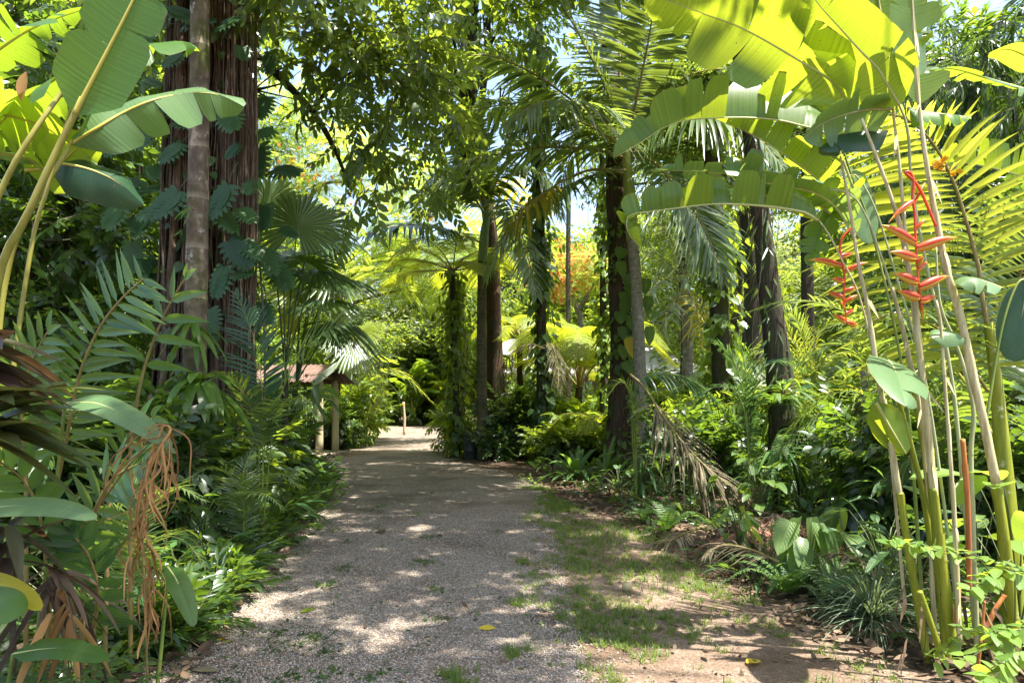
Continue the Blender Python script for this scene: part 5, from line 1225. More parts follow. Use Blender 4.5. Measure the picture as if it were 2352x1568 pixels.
hc([(2150, 1480), (2120, 1000), (2085, 800), (2060, 700), (2050, 660)], [.017, .017, .016, .014, .012], 'cane_tan', 4.2)
hc([(2226, 1350), (2223, 1163), (2211, 1008)], [.02, .019, .018], 'cane_rust', 3.9, 'dead_cane')
hc([(2166, 1518), (2140, 1437), (2112, 1357)], [.022, .022, .021], 'cane_green', 3.75, 'cut_cane')
hc([(2195, 1440), (2199, 1390), (2203, 1343)], [.018, .018, .017], 'cane_rust', 3.9, 'cut_cane')
hc([(2262, 1450), (2285, 1400), (2308, 1366)], [.017, .017, .016], 'cane_rust', 3.85, 'cut_cane')
hc([(2245, 1540), (2255, 1450), (2262, 1380)], [.014, .012, .008], 'cane_rust', 3.75, 'dead_cane')
def hl(pts, W, mat, Y=4.1, rib='midrib', **kw):
    mb = MB(); paddle(mb, PP(Y, *pts), W, r0=kw.pop('r0', .009), **kw)
    return mb.build('leaf', [M[mat], M[rib]], H)
bk = np.array([0, .75, .65])
# upright giants, seen from their undersides with the sun through them
hl([(1915, 272), (1905, 205), (1897, 156), (1880, 70), (1864, 0), (1852, -90), (1845, -200)], .30, 'heli', 4.5, up=np.array([.25, .8, .35]), th=(4, 4), curl=(-12, -10), segs=(2, 1), spread=3, base=.3, fwd=.15, tear=.03)
hl([(2047, 176), (2036, 110), (2018, 10), (2004, -70), (1995, -170)], .27, 'heli', 4.15, up=np.array([-.2, .8, .4]), th=(6, 4), curl=(-14, -16), segs=(6, 2), spread=9, base=.3, fwd=.3)
hl([(2110, 240), (2104, 120), (2096, 20), (2086, -90)], .19, 'heli', 4., up=np.array([-.25, .8, .4]), th=(8, 0), curl=(-10, -20), segs=(3, 4), spread=10, base=.3)
hl([(1950, 236), (1925, 203), (1897, 176), (1839, 141), (1760, 94), (1690, 58), (1620, 33), (1540, 4), (1480, -14)], .30, 'heli', 4.2, up=np.array([.15, .62, .75]), th=(4, 6), curl=(-14, -40), segs=(7, 3), spread=13, base=.15, tear=.12, fwd=.25)
hl([(2067, 242), (2040, 196), (2016, 156), (1981, 121), (1930, 65), (1879, 8), (1850, -40)], .20, 'heli', 4.0, up=np.array([.5, .5, .6]), th=(-5, 28), curl=(-25, -12), segs=(2, 3), spread=8, base=.25)
hl([(1760, -60), (1700, -30), (1640, -12), (1560, -8), (1480, -20)], .22, 'heli', 4.4, up=bk, th=(4, 0), curl=(-12, -20), segs=(3, 4), spread=8)
# arching blades with fringes standing above the rib
hl([(1960, 430), (1925, 340), (1890, 302), (1847, 289), (1788, 275), (1716, 269), (1643, 270), (1577, 275), (1522, 293), (1468, 328), (1409, 361)], .28, 'heli', 4.35, up=np.array([0, .25, 1]), th=(62, 70), curl=(14, 10), segs=(10, 10), spread=15, tear=.2, fwd=-.05, base=.35, skip=.14)
hl([(1955, 490), (1925, 455), (1878, 410), (1800, 352), (1722, 305), (1643, 273)], .22, 'heli', 4.5, up=np.array([.3, .1, 1]), th=(40, 50), curl=(0, -10), segs=(11, 11), spread=18, tear=.18, fwd=.1)
hl([(1960, 540), (1925, 480), (1870, 441), (1761, 418), (1682, 399), (1585, 391), (1493, 391)], .21, 'heli_grey', 4.5, up=np.array([0, -.1, 1]), th=(30, 50), curl=(-28, -40), segs=(15, 15), spread=20, tear=.26, fwd=.1)
hl([(1880, 505), (1860, 492), (1839, 484), (1761, 472), (1643, 467), (1526, 480), (1448, 492), (1440, 515), (1452, 545), (1472, 566)], .2, 'heli', 4.25, up=np.array([0, .1, 1]), th=(52, 66), curl=(-4, 4), segs=(12, 12), spread=24, tear=.24, fwd=.0, base=.3)
hl([(1920, 500), (1880, 470), (1800, 452), (1700, 445), (1600, 455), (1540, 470)], .18, 'banana', 4.7, up=np.array([0, .1, 1]), th=(50, 40), curl=(-30, -30), segs=(10, 10), spread=20, tear=.18)
hl([(2047, 250), (1990, 252), (1930, 266), (1880, 288), (1845, 318)], .2, 'heli_grey', 4.1, up=np.array([0, .8, .5]), th=(0, -10), curl=(-30, -60), segs=(7, 5), spread=14, tear=.25, rib='cane_pale')
hl([(2040, 300), (1985, 300), (1930, 308), (1880, 340)], .17, 'paddle_dark', 4.15, up=np.array([0, -.5, .7]), th=(-60, -10), curl=(-10, -30), segs=(2, 2), spread=6)
hl([(1935, 385), (1955, 420), (1975, 470), (1992, 530), (2000, 560)], .15, 'heli_grey', 4.6, up=np.array([.2, -.9, .3]), th=(6, 6), curl=(-14, -14), segs=(1, 1), base=.3)
hl([(1960, 420), (1920, 470), (1880, 540), (1860, 610)], .14, 'banana', 4.7, up=np.array([-.6, -.5, .5]), th=(20, 10), curl=(-30, -30), segs=(8, 8), spread=18, tear=.2)
hl([(2040, 826, 4.15), (2050, 838, 4.), (2062, 866, 3.8), (2072, 900, 3.62), (2080, 932, 3.5)], .165, 'heli_grey', 4., up=np.array([.05, -.5, .85]), th=(26, 14), curl=(-30, -50), segs=(1, 2), base=.12, power=.6, wav=.012, r0=.013)
hl([(2010, 925), (2030, 960), (2054, 1000), (2080, 1042)], .12, 'heli', 4.1, up=np.array([-.3, .8, .3]), th=(10, 60), curl=(-20, 10), segs=(1, 1), base=.12, power=.6, wav=.01, r0=.012)
hl([(2085, 246), (2120, 255), (2180, 262), (2230, 268)], .1, 'banana', 4.0, up=np.array([0, -.3, 1]), th=(-35, -45), curl=(-30, -30), segs=(9, 9), spread=12, tear=.3)
hc([(2016, 840), (2026, 815), (2040, 826)], [.010, .009, .008], 'stalk', 4.15)
hc([(2040, 870), (2022, 900), (2010, 925)], [.010, .009, .008], 'stalk', 4.12)
hc([(2262, 985), (2300, 760), (2335, 655), (2362, 640)], [.012, .010, .009, .008], 'stalk', 4.1)
# right-hand leaves
hl([(2400, 215), (2352, 203), (2262, 176), (2184, 156), (2114, 164)], .14, 'banana', 4.2, up=np.array([0, -.35, 1]), th=(20, -5), curl=(-30, -20), segs=(9, 7), spread=12, tear=.2)
hl([(2400, 150), (2345, 122), (2310, 112), (2272, 122)], .10, 'heli', 4.0, up=np.array([0, .3, .9]), th=(10, -10), curl=(-20, -25), segs=(1, 1), base=.35)
hl([(2420, 420), (2352, 405), (2280, 385), (2200, 372), (2120, 380)], .2, 'heli', 4.9, up=np.array([0, .2, 1]), th=(60, 60), curl=(0, 0), segs=(12, 12), spread=10, tear=.1)
hl([(2300, 660), (2270, 648), (2235, 640), (2205, 655)], .11, 'heli_grey', 3.8, up=np.array([0, -.5, .8]), th=(10, -10), curl=(-30, -40), segs=(2, 2))
hl([(2360, 640), (2352, 700), (2338, 770), (2330, 830)], .12, 'paddle_dark', 4.1, up=np.array([-.4, -.9, .3]), th=(6, 6), curl=(-20, -20), segs=(1, 1), base=.12)
hl([(2140, 775), (2175, 768), (2200, 772), (2220, 785)], .075, 'heli_grey', 3.8, up=np.array([0, -.6, .8]), th=(-20, 10), curl=(-30, -30), segs=(1, 1))
# flowers: hanging zig-zag spikes
def flower(Y, stem, bracts, lab=None):
    st = PP(Y, *stem)
    mb = MB(); mb.tube(st, [.007, .008, .008, .007, .006, .004], 8, 60); f = mb.build('flower_spike', M['bract'], H); f['_org'] = H['_org']
    if lab: f['label'] = lab
    for a, b_, w in bracts:
        A, B = P(*a, Y), P(*b_, Y+rng.uniform(-.05, .05)); d = B-A; L = np.linalg.norm(d)
        sx = 1 if b_[0] > a[0] else -1
        mb = MB(); n = 14; s = np.linspace(0, 1, n)[:, None]
        top = A+d*s+Z3*(.10*L*np.sin(np.pi*s))
        dep = w*1.55*np.sin(np.pi*np.clip(s*.82+.18, 0, 1))**.9*(1-s*.3)
        side = nrm(np.cross(d, Z3)); low = top-Z3*dep
        rows = np.stack([low+side*dep*.03, top-Z3*dep*.45+side*dep*.42, top+side*dep*.18, top-side*dep*.18, top-Z3*dep*.45-side*dep*.42, low-side*dep*.03], 1)
        tn = rng.uniform(.1, .6); mb.grids(rows[:9], tn, closed=True); mb.grids(rows[8:11], min(1, tn+.5), closed=True); mb.grids(rows[10:], .3, 1, closed=True)
        e = np.stack([low-Z3*.001, low-Z3*dep*.12], 1)
        mb.grids(e, .6, 1)
        mb.grids(np.stack([low-Z3*dep*.1+side*.0015, low+Z3*dep*.36+side*dep*.34, low+Z3*dep*.36-side*dep*.34, low-Z3*dep*.1-side*.0015], 1), .5, 1, closed=True)
        br = mb.build('bract', [M['bract'], M['bract_tip']], f)
flower(3.85, [(2150, 520), (2110, 430), (2078, 396), (2092, 398), (2099, 420), (2096, 455), (2101, 490), (2103, 547), (2107, 612), (2110, 650), (2115, 690), (2117, 712)],
       [((2096, 458), (2040, 512), .026), ((2100, 466), (2126, 418), .018), ((2103, 550), (2022, 516), .036), ((2105, 563), (2200, 545), .038), ((2104, 585), (2043, 578), .036), ((2104, 520), (2127, 502), .02),
        ((2107, 600), (2122, 588), .03), ((2107, 640), (2050, 627), .036), ((2111, 652), (2180, 633), .038), ((2112, 676), (2058, 667), .036), ((2113, 684), (2151, 680), .032), ((2116, 695), (2120, 742), .018), ((2108, 612), (2130, 602), .026)], 'near red and yellow flower spike')
flower(4.3, [(1960, 520), (1936, 545), (1929, 575), (1935, 605), (1940, 640), (1938, 680), (1942, 720), (1945, 745)],
       [((1931, 584), (1960, 583), .024), ((1933, 606), (1855, 597), .026), ((1937, 620), (1995, 602), .026), ((1938, 642), (1908, 640), .024), ((1940, 664), (1972, 658), .024), ((1939, 678), (1897, 671), .026), ((1941, 688), (1970, 677), .024), ((1943, 716), (1962, 711), .022), ((1942, 733), (1913, 722), .026), ((1944, 735), (1972, 748), .024), ((1939, 700), (1930, 692), .022)], 'deeper red flower spike behind the pale canes')

# ---------------------------------------------------------------- feather palms on the right
cb = P(2330, 1520, 4.6)*[1, 1, 0]
t = thing('feather_palm', cb, 'yellow-stemmed feather palm at the right edge with a huge sunlit yellow-green frond', 'palm')
mb = MB(); mb.tube([cb, P(2318, 1250, 4.6), P(2304, 1060, 4.6), P(2288, 880, 4.6), P(2270, 740, 4.6)], [.085, .07, .055, .04, .03], 12, 30); mb.build('trunk', M['cane_green'], t)
mb = MB(); frond(mb, PP(4.6, (2290, 880), (2274, 785), (2254, 668), (2247, 612), (2219, 508), (2192, 422), (2157, 352), (2114, 297), (2063, 266), (2010, 262)), 1.0, .045, n=46, a0=84, a1=38, droop=.30, lift=.10, up=np.array([.3, .6, .72]), skip=.06, r0=.02, sideL=(1.1, .62), nseg=6)
mb.build('frond', [M['palm_lime'], M['rachis_brown']], t)
mb = MB(); frond(mb, PP(4.8, (2275, 880), (2310, 760), (2340, 640), (2400, 520, 4.6), (2480, 460, 4.5)), .95, .04, n=44, a0=80, a1=40, droop=.35, lift=.1, up=np.array([.1, .5, .8]), skip=.06, r0=.018)
mb.build('frond', [M['palm_pale'], M['rachis_brown']], t)
mb = MB(); frond(mb, PP(5., (2270, 900), (2200, 800), (2130, 740, 4.9), (2050, 720, 4.8), (1960, 760, 4.8)), .6, .035, n=30, a0=75, a1=40, droop=.4, skip=.1, r0=.014)
mb.build('frond', [M['palm'], M['rachis_brown']], t)
mb = MB(); frond(mb, PP(5.2, (2280, 1000), (2230, 900), (2180, 840), (2110, 850, 5), (2040, 920, 4.9)), .6, .03, n=30, a0=75, a1=40, droop=.4, skip=.1, r0=.014)
mb.build('frond', [M['palm'], M['midrib_y']], t)
mb = MB(); p = np.array([P(2172+rng.normal(0, 14), 383+rng.normal(0, 10), 4.4) for _ in range(18)]); p[:, 0] += (p[:, 2].mean()-p[:, 2])*.8
leaves(mb, p, rdir(18), rdir(18), .05, .035, .1, .2, 'ellip', 3, 3); tag(mb.build('orchid', M['orange']), 'small orange orchid blossoms caught on the rib of the big sunlit frond', 'flower')
for lab, bx, Y, fr, mat in (
    ('feather palm with thin dark fronds fanned out behind the heliconia canes', 2190, 6.4, [[(2170, 1000), (2130, 860), (2050, 780), (1960, 760)], [(2190, 1000), (2180, 820), (2200, 690), (2260, 600)], [(2200, 1000), (2240, 860), (2300, 780), (2380, 760)], [(2180, 1050), (2120, 960), (2040, 930), (1980, 960)], [(2200, 1050), (2260, 980), (2330, 960), (2400, 1000)], [(2190, 980), (2160, 760), (2110, 650), (2040, 600)], [(2195, 980), (2230, 780), (2280, 690), (2350, 650)], [(2185, 1080), (2130, 1040), (2080, 1060), (2050, 1120)]], 'palm'),
    ('feather palm whose long pale frond arches leftwards across the leaning trunk', 2010, 8.6, [dict(p=[(2010, 900), (1990, 760), (1900, 700), (1790, 695), (1650, 745)], m='palm_pale', droop=.3, skip=.3), [(2000, 900), (1960, 800), (1890, 800), (1800, 860)], [(2010, 900), (2000, 780), (1950, 740), (1860, 770)], [(2015, 900), (2060, 800), (2130, 780)], dict(p=[(2000, 950), (1960, 900), (1880, 920), (1800, 1000)], m='palm_lime'), dict(p=[(2000, 960), (1940, 930), (1860, 965), (1790, 1040)], m='palm_pale')], 'palm'),
    ('dark blue-green feather palm in the bed left of the leaning trunk', 1720, 9.6, [dict(p=[(1715, 960), (1690, 840), (1650, 790), (1585, 770)], m='palm_blue'), dict(p=[(1725, 960), (1740, 860), (1790, 830), (1850, 850)]), dict(p=[(1715, 980), (1690, 900), (1640, 890), (1580, 930)]), dict(p=[(1720, 960), (1712, 850), (1700, 790), (1670, 740)])], 'palm_blue'),
    ('low feather palm combing a glossy frond over, right of the thick reddish trunk', 1462, 10.4, [dict(p=[(1452, 960), (1466, 880), (1520, 858), (1600, 880), (1700, 985)], up=Z3, l=1.05, m='palm_blue', droop=.7, w=1.3), dict(p=[(1455, 960), (1440, 890), (1420, 880), (1390, 920)], m='palm_pale'), dict(p=[(1465, 960), (1500, 900), (1550, 930), (1590, 1000)], m='palm')], 'palm_blue'),
    ('pale feather palm deep in the right-hand bed with fine fronds lit by the clearing', 1860, 12.5, [[(1860, 960), (1840, 850), (1780, 800), (1700, 820)], [(1865, 960), (1880, 830), (1930, 780), (2000, 790)], [(1860, 960), (1850, 800), (1820, 720), (1770, 690)], [(1862, 960), (1900, 860), (1960, 860), (2010, 920)], [(1858, 980), (1810, 900), (1750, 900), (1700, 950)]], 'palm_pale'),
    ('bushy sunlit feather palm standing in the far right clearing below the pandanus', 1850, 18., [[(1850, 900), (1820, 780), (1760, 720)], [(1855, 900), (1880, 770), (1940, 720)], [(1850, 900), (1845, 760), (1860, 690)], [(1855, 900), (1910, 820), (1970, 810)], [(1845, 900), (1790, 820), (1740, 830)], [(1850, 920), (1930, 860), (1990, 880)]], 'palm_lime')):
    palm_clump('feather_palm', lab, (bx, 1100), Y, fr, mat, Lm=.5 if Y < 12 else .75, Wm=.032 if Y < 12 else .05, n=36, skip=.3, droop=.35, r0=.014)
# ---------------------------------------------------------------- dry fallen frond
t = thing('fallen_frond', P(1690, 1150, 9.0)*[1, 1, 0], 'large dead straw-coloured palm frond slumped from the undergrowth onto the bed edge', 'dead frond')
mb = MB(); frond(mb, PP(9.6, (1448, 860, 10.4), (1480, 890, 10.2), (1530, 965, 9.8), (1590, 1040, 9.5), (1650, 1095, 9.3), (1712, 1140, 9.0)), .95, .038, n=60, a0=46, a1=24, droop=.28, lift=-.1, up=np.array([.55, -.5, .65]), skip=.25, r0=.022, tint=.5, jit=.16)
mb.build('frond', [M['dry'], M['rachis_brown']], t)
for lab, pts, l in (('dead grey frond lying along the bed edge below the thick reddish trunk', [G(1480, 1150, .15), G(1400, 1118, .2), G(1320, 1105, .15), G(1260, 1108, .1)], .35),
                    ('bleached frond half buried at the left end of the mulch heap', [G(1790, 1290, .25), G(1720, 1260, .3), G(1660, 1250, .3), G(1620, 1275, .22)], .28),
                    ('bleached frond arching over the right end of the mulch heap', [G(2030, 1330, .2), G(1980, 1290, .38), G(1930, 1270, .45), G(1880, 1275, .42)], .30),
                    ('dry frond trailing on the bare soil under the fallen dead frond', [G(1600, 1215, .1), G(1570, 1225, .14), G(1540, 1240, .12), G(1500, 1250, .04)], .3),
                    ('limp grey frond hanging at the foot of the creeper-smothered trunk', [P(1250, 800, 17), P(1210, 790, 16.8), P(1160, 830, 16.6), P(1140, 900, 16.5)], .5),
                    ('brown frond skirt hanging behind the creeper-smothered trunk', [P(1240, 800, 17.3), P(1265, 790, 17), P(1280, 830, 16.8), P(1285, 900, 16.7)], .45)):
    mb = MB(); frond(mb, pts, l, .02 if l < .5 else .04, n=30, a0=50, a1=20, droop=.5, lift=-.05, skip=.1, r0=.012, jit=.2)
    tag(mb.build('dry_frond', [M['dry'], M['rachis_brown']]), lab, 'dead frond')

mb = MB(); n = 26
a = rng.uniform(0, 6.28, n)
p = np.array([P(2185, 1500, 4.0)*[1, 1, 0]]*n)+np.stack([.28*np.cos(a), .2*np.sin(a), rng.uniform(.05, .5, n)], 1)
for k in range(n):
    mb = MB(); leaves(mb, p[k:k+1], [[.4*np.cos(a[k]), .4*np.sin(a[k])-.2, -1.]], rdir(1), rng.uniform(.12, .3), rng.uniform(.01, .028), rng.uniform(-.3, .5), .4, 'lance', 7, 3, wave=.3)
    mb.build('dead_sheath', M['litter'], H)
# ---------------------------------------------------------------- trees of the background: four prototypes, copied
def proto_tree(h, R, kind, leaf, bark, nc, ns, scale, flat=.75, low=.25):
    t = thing('forest_tree', (0, 0, 0), 'x', 'tree')
    c = trunk('trunk', [[0, 0, 0], [.1, 0, h*.3], [-.1, .1, h*.55], [.1, 0, h*.8]], [.026*h, .018*h, .014*h, .006*h], bark, t, 10, 30, .05)
    cs = []
    for i in range(nc):
        a = i*2.4; z = h*(low+(1-low)*(i+.5)/nc)
        rr = R*math.sin(math.pi*(.18+.74*(i+.5)/nc))*rng.uniform(.55, .95)
        r = R*rng.uniform(.34, .5)
        cs.append((np.array([math.cos(a)*rr, math.sin(a)*rr, z]), (r, r, r*flat), ns))
    mb = MB(); limbs(mb, c[8:], [q[0] for q in cs], .012*h, twigs=3, rad=R*.3); mb.build('branch', bark, t)
    mb = MB(); crown(mb, cs, kind, scale, -.2, tj=.4); mb.build('crown', [leaf, M['twig']], t)
    return t
pr = {'dense': proto_tree(11, 3.6, 'broad', M['canopy'], M['bark_dark'], 14, 70, 1.5),
      'bright': proto_tree(9, 3.4, 'small', M['canopy_lit'], M['bark_grey'], 13, 90, 1.6),
      'grey': proto_tree(12, 4.2, 'small', M['grey'], M['bark_grey'], 15, 85, 1.8),
      'dark': proto_tree(8, 2.6, 'broad', M['dark'], M['bark_dark'], 12, 60, 1.15, low=.05),
      'tall': proto_tree(13, 3.6, 'small', M['canopy'], M['bark_dark'], 11, 70, 1.5, low=.6),
      'lance': proto_tree(9, 3.0, 'lance', M['dark'], M['bark_dark'], 12, 80, 1.4, low=.2)}
used = set()
def tree(kind, px, Y, ptop, label, sx=1., group='trees of the surrounding forest'):
    H0 = {'dense': 11, 'bright': 9, 'grey': 12, 'dark': 8, 'lance': 9, 'tall': 13}[kind]+1.2
    h = CH-(ptop-HYP)/FPX*Y
    b = np.array([(px-CXP)/FPX*Y, Y, 0]); s = h/H0
    if kind in used:
        place_copy(pr[kind], b, rng.uniform(0, 6.28), (s*sx, s*sx, s), label, group)
    else:
        r = pr[kind]; used.add(kind); r.location = b; r.rotation_euler = (0, 0, rng.uniform(0, 6.28)); r.scale = (s*sx, s*sx, s); r['label'] = label; r['group'] = group
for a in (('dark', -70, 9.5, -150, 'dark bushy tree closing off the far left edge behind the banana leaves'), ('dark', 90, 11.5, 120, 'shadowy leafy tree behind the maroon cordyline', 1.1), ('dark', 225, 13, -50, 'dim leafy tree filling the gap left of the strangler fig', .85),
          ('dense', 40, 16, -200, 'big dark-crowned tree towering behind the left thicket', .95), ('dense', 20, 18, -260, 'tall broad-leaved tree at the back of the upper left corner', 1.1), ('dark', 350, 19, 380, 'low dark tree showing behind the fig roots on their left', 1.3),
          ('bright', 300, 27, 300, 'sunlit light-green tree glimpsed through the dark left thicket', 1.1), ('tall', 400, 24, -100, 'dark canopy tree standing behind the strangler fig', 1.), ('bright', 60, 32, 200, 'bright tree far behind the left-hand thicket', 1.3),
          ('bright', 620, 24, 520, 'sunny bush-crowned tree between the fig and the fan palms', .9), ('dense', 570, 38, 430, 'dark forest tree far back between fig and flame tree', 1.2), ('bright', 760, 44, 640, 'light green tree at the back of the lane, under the flame-tree boughs', 1.6),
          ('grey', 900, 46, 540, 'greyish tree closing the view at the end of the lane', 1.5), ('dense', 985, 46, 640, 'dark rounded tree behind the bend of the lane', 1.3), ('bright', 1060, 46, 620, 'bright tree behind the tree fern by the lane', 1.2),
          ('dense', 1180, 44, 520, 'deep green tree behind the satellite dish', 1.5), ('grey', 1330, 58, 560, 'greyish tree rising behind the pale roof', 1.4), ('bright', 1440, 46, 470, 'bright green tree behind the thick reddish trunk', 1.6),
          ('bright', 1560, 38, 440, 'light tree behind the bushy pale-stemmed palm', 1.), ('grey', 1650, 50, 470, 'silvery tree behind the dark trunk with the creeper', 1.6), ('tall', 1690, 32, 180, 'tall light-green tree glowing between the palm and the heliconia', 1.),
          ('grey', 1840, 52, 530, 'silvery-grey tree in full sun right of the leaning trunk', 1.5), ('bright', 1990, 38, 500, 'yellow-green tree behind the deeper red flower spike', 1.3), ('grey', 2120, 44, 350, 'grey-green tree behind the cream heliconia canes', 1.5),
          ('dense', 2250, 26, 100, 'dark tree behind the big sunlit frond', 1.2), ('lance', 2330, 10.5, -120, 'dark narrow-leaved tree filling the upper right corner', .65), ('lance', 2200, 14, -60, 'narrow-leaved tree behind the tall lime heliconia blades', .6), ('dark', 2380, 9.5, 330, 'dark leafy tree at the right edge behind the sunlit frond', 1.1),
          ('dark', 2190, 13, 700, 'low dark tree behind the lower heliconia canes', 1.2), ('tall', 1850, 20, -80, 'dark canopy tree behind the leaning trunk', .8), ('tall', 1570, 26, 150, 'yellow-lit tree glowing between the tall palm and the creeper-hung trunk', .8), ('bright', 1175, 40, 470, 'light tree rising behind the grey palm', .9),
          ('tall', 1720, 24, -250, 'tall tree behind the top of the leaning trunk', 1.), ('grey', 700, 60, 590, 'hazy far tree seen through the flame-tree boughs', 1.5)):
    tree(*a)

# ---------------------------------------------------------------- flame tree over the lane
def flame(label, Y, tp, tr, boughs, clusters, blooms, dens=.68):
    b0 = P(tp[0][0], tp[0][1], Y)*[1, 1, 0]
    t = thing('flame_tree', b0, label, 'tree')
    c = trunk('trunk', [b0]+[P(x, y, Y) for x, y in tp[1:]], tr, M['bark_grey'], t, 12, 50, .05)
    mb = MB()
    for pts, r in boughs: mb.tube(PP(Y, *pts), r, 8, 30)
    mb.build('branch', M['bark_grey'], t)
    mb = MB(); crown(mb, [(P(x, y, Y+dY), (r, r, r*.4), int(n*dens)) for x, y, dY, r, n in clusters], 'feather', 1.5, -.15, out=.6, shell=.1); mb.build('crown', [M['feather'], M['twig']], t)
    mb = MB()
    for x, y, r, n in blooms:
        p = P(x, y, Y)+rng.normal(0, 1, (n, 3))*[r, r, r*.45]
        leaves(mb, p, rdir(n), rdir(n), .22, .13, .1, .1, 'ellip', 2, 3)
    mb.build('blossom', M['flame'], t)
flame('spreading flame tree with pale crooked boughs and scattered orange blossom above the lane', 25.,
      [(800, 1015), (795, 820), (785, 700), (780, 610)], [.34, .27, .22, .2],
      [([(782, 640), (760, 560), (712, 540), (680, 470), (655, 420), (625, 340)], [.17, .12, .09, .04]), ([(715, 545), (700, 480), (640, 440), (590, 400)], [.1, .07, .03]), ([(690, 480), (740, 425), (800, 420), (860, 440)], [.09, .06, .025]),
       ([(780, 620), (840, 560), (900, 545), (980, 480)], [.13, .08, .03]), ([(785, 650), (870, 590), (960, 600), (1050, 640)], [.1, .07, .03]), ([(800, 700), (860, 680), (950, 660)], [.07, .03])],
      [(640, 300, 0, 2.2, 60), (760, 300, 1, 2.2, 50), (700, 400, 0, 2., 50), (820, 360, 0, 2., 40), (930, 420, 0, 2.2, 50), (1040, 470, 0, 2.2, 50), (880, 520, -1, 2., 50), (980, 570, -1, 2., 60), (820, 600, -1, 1.6, 40), (620, 460, 0, 1.8, 40), (1090, 560, 0, 1.6, 36), (900, 640, -1, 1.5, 40), (1010, 650, -1, 1.5, 40), (700, 220, 1, 1.8, 36)],
      [(640, 370, .8, 40), (700, 430, .9, 40), (860, 430, .8, 30), (610, 420, .6, 26), (980, 520, .9, 26), (760, 330, .8, 24)])
flame('flame tree with orange blossom massed above the pale roof', 31.,
      [(1330, 996), (1335, 800), (1330, 700)], [.22, .18, .13], [([(1330, 720), (1300, 650), (1260, 620)], [.15, .08, .04]), ([(1330, 710), (1370, 650), (1420, 620)], [.15, .08, .04])],
      [(1290, 620, 0, 1.5, 34), (1340, 600, 0, 1.5, 34), (1380, 640, 0, 1.5, 34), (1250, 650, 0, 1.2, 24)], [(1290, 600, .85, 280), (1335, 605, .8, 240), (1270, 640, .6, 160), (1310, 645, .7, 180), (1285, 680, .4, 60)])
flame('flame tree whose orange blossom glints through the dark gap left of the fig', 24.,
      [(330, 1020), (320, 800), (315, 600)], [.25, .2, .15], [([(316, 620), (300, 500), (330, 420)], [.12, .07, .03]), ([(316, 610), (350, 560), (380, 520)], [.1, .05, .03])],
      [(310, 420, 0, 1.6, 40), (320, 540, 0, 1.4, 40), (280, 640, 0, 1.4, 30)], [(300, 420, .5, 60), (310, 560, .5, 40), (300, 628, .4, 50)])

# ---------------------------------------------------------------- tree ferns
def tree_fern(label, Y, base, top, r, n, L, mat, elev=(10, 60), trunk_h=True, creeper=0, npin=20, npu=12, Lp=None, droopf=.55, upk=1.):
    b = P(base[0], base[1], Y)*[1, 1, 0]; c = P(top[0], top[1], Y)
    t = thing('tree_fern', b, label, 'tree fern')
    if c[2] > .4:
        cc = trunk('trunk', [b, (b*2+c)/3+[.03, 0, 0], (b+2*c)/3-[.02, 0, 0], c], [r*1.2, r, r*.9, r*.9], M['bark_dark'], t, 10, 30, .08)
        if creeper:
            mb = MB(); ivy(mb, cc, r, creeper, (.1, .2), .16); hang(mb, cc[15:], 18, (.8, 2.2), .25, mat=1); mb.build('creeper', [M['canopy'], M['twig']], t)
    for i in range(n):
        a = i*2.399+rng.uniform(-.2, .2); e = R_(rng.uniform(*elev)); l = L*rng.uniform(.8, 1.1)
        d = np.array([math.cos(a), math.sin(a), 0])
        q = [c, c+d*l*.33*math.cos(e)+Z3*l*.33*math.sin(e)*upk, c+d*l*.7*math.cos(e*.7)+Z3*l*(.5*math.sin(e)*upk-.04), c+d*l*math.cos(e*.5)+Z3*l*(.42*math.sin(e)*upk-droopf*.45)]
        mb = MB(); bifrond(mb, q, (Lp or L*.3), L*.045, npin, npu, .25, mat=0, rmat=1, r0=.012+.004*L, skip=.22)
        mb.build('frond', [M[mat], M['rachis_brown']], t)
    return t
tree_fern('tall tree fern on a thin dark creeper-hung trunk left of the grey palm', 18.5, (1048, 1050), (1040, 622), .085, 13, 2.2, 'fern_lime', (0, 45), creeper=700)
tree_fern('glowing yellow-green tree fern with a fountain of fronds in front of the pale roof', 20., (1330, 1040), (1330, 890), .12, 17, 3.0, 'fern_lime', (28, 74), npin=26, npu=14, droopf=.45, upk=1.45)
tree_fern('smaller lime tree fern between the brown trunk and the creeper-smothered trunk', 21., (1195, 1034), (1195, 770), .1, 11, 1.8, 'fern_lime', (5, 60))
tree_fern('low bright tree fern against the left side of the thick reddish trunk', 16.5, (1400, 1066), (1398, 990), .1, 9, 1.7, 'fern_lime', (20, 65))
tree_fern('lacy green tree fern in the far bed right of the creeper-hung trunk', 19., (1700, 1046), (1700, 870), .1, 10, 1.8, 'fern', (10, 60))
rosette('pandanus', 'spiky sunlit pandanus head on a bare stem in the far right clearing', 'pandanus', P(1850, 672, 24.), 60, 1.25, .07, 'grey', (-20, 85), .35, 'blade', stem=.1, nseg=6, m=3)

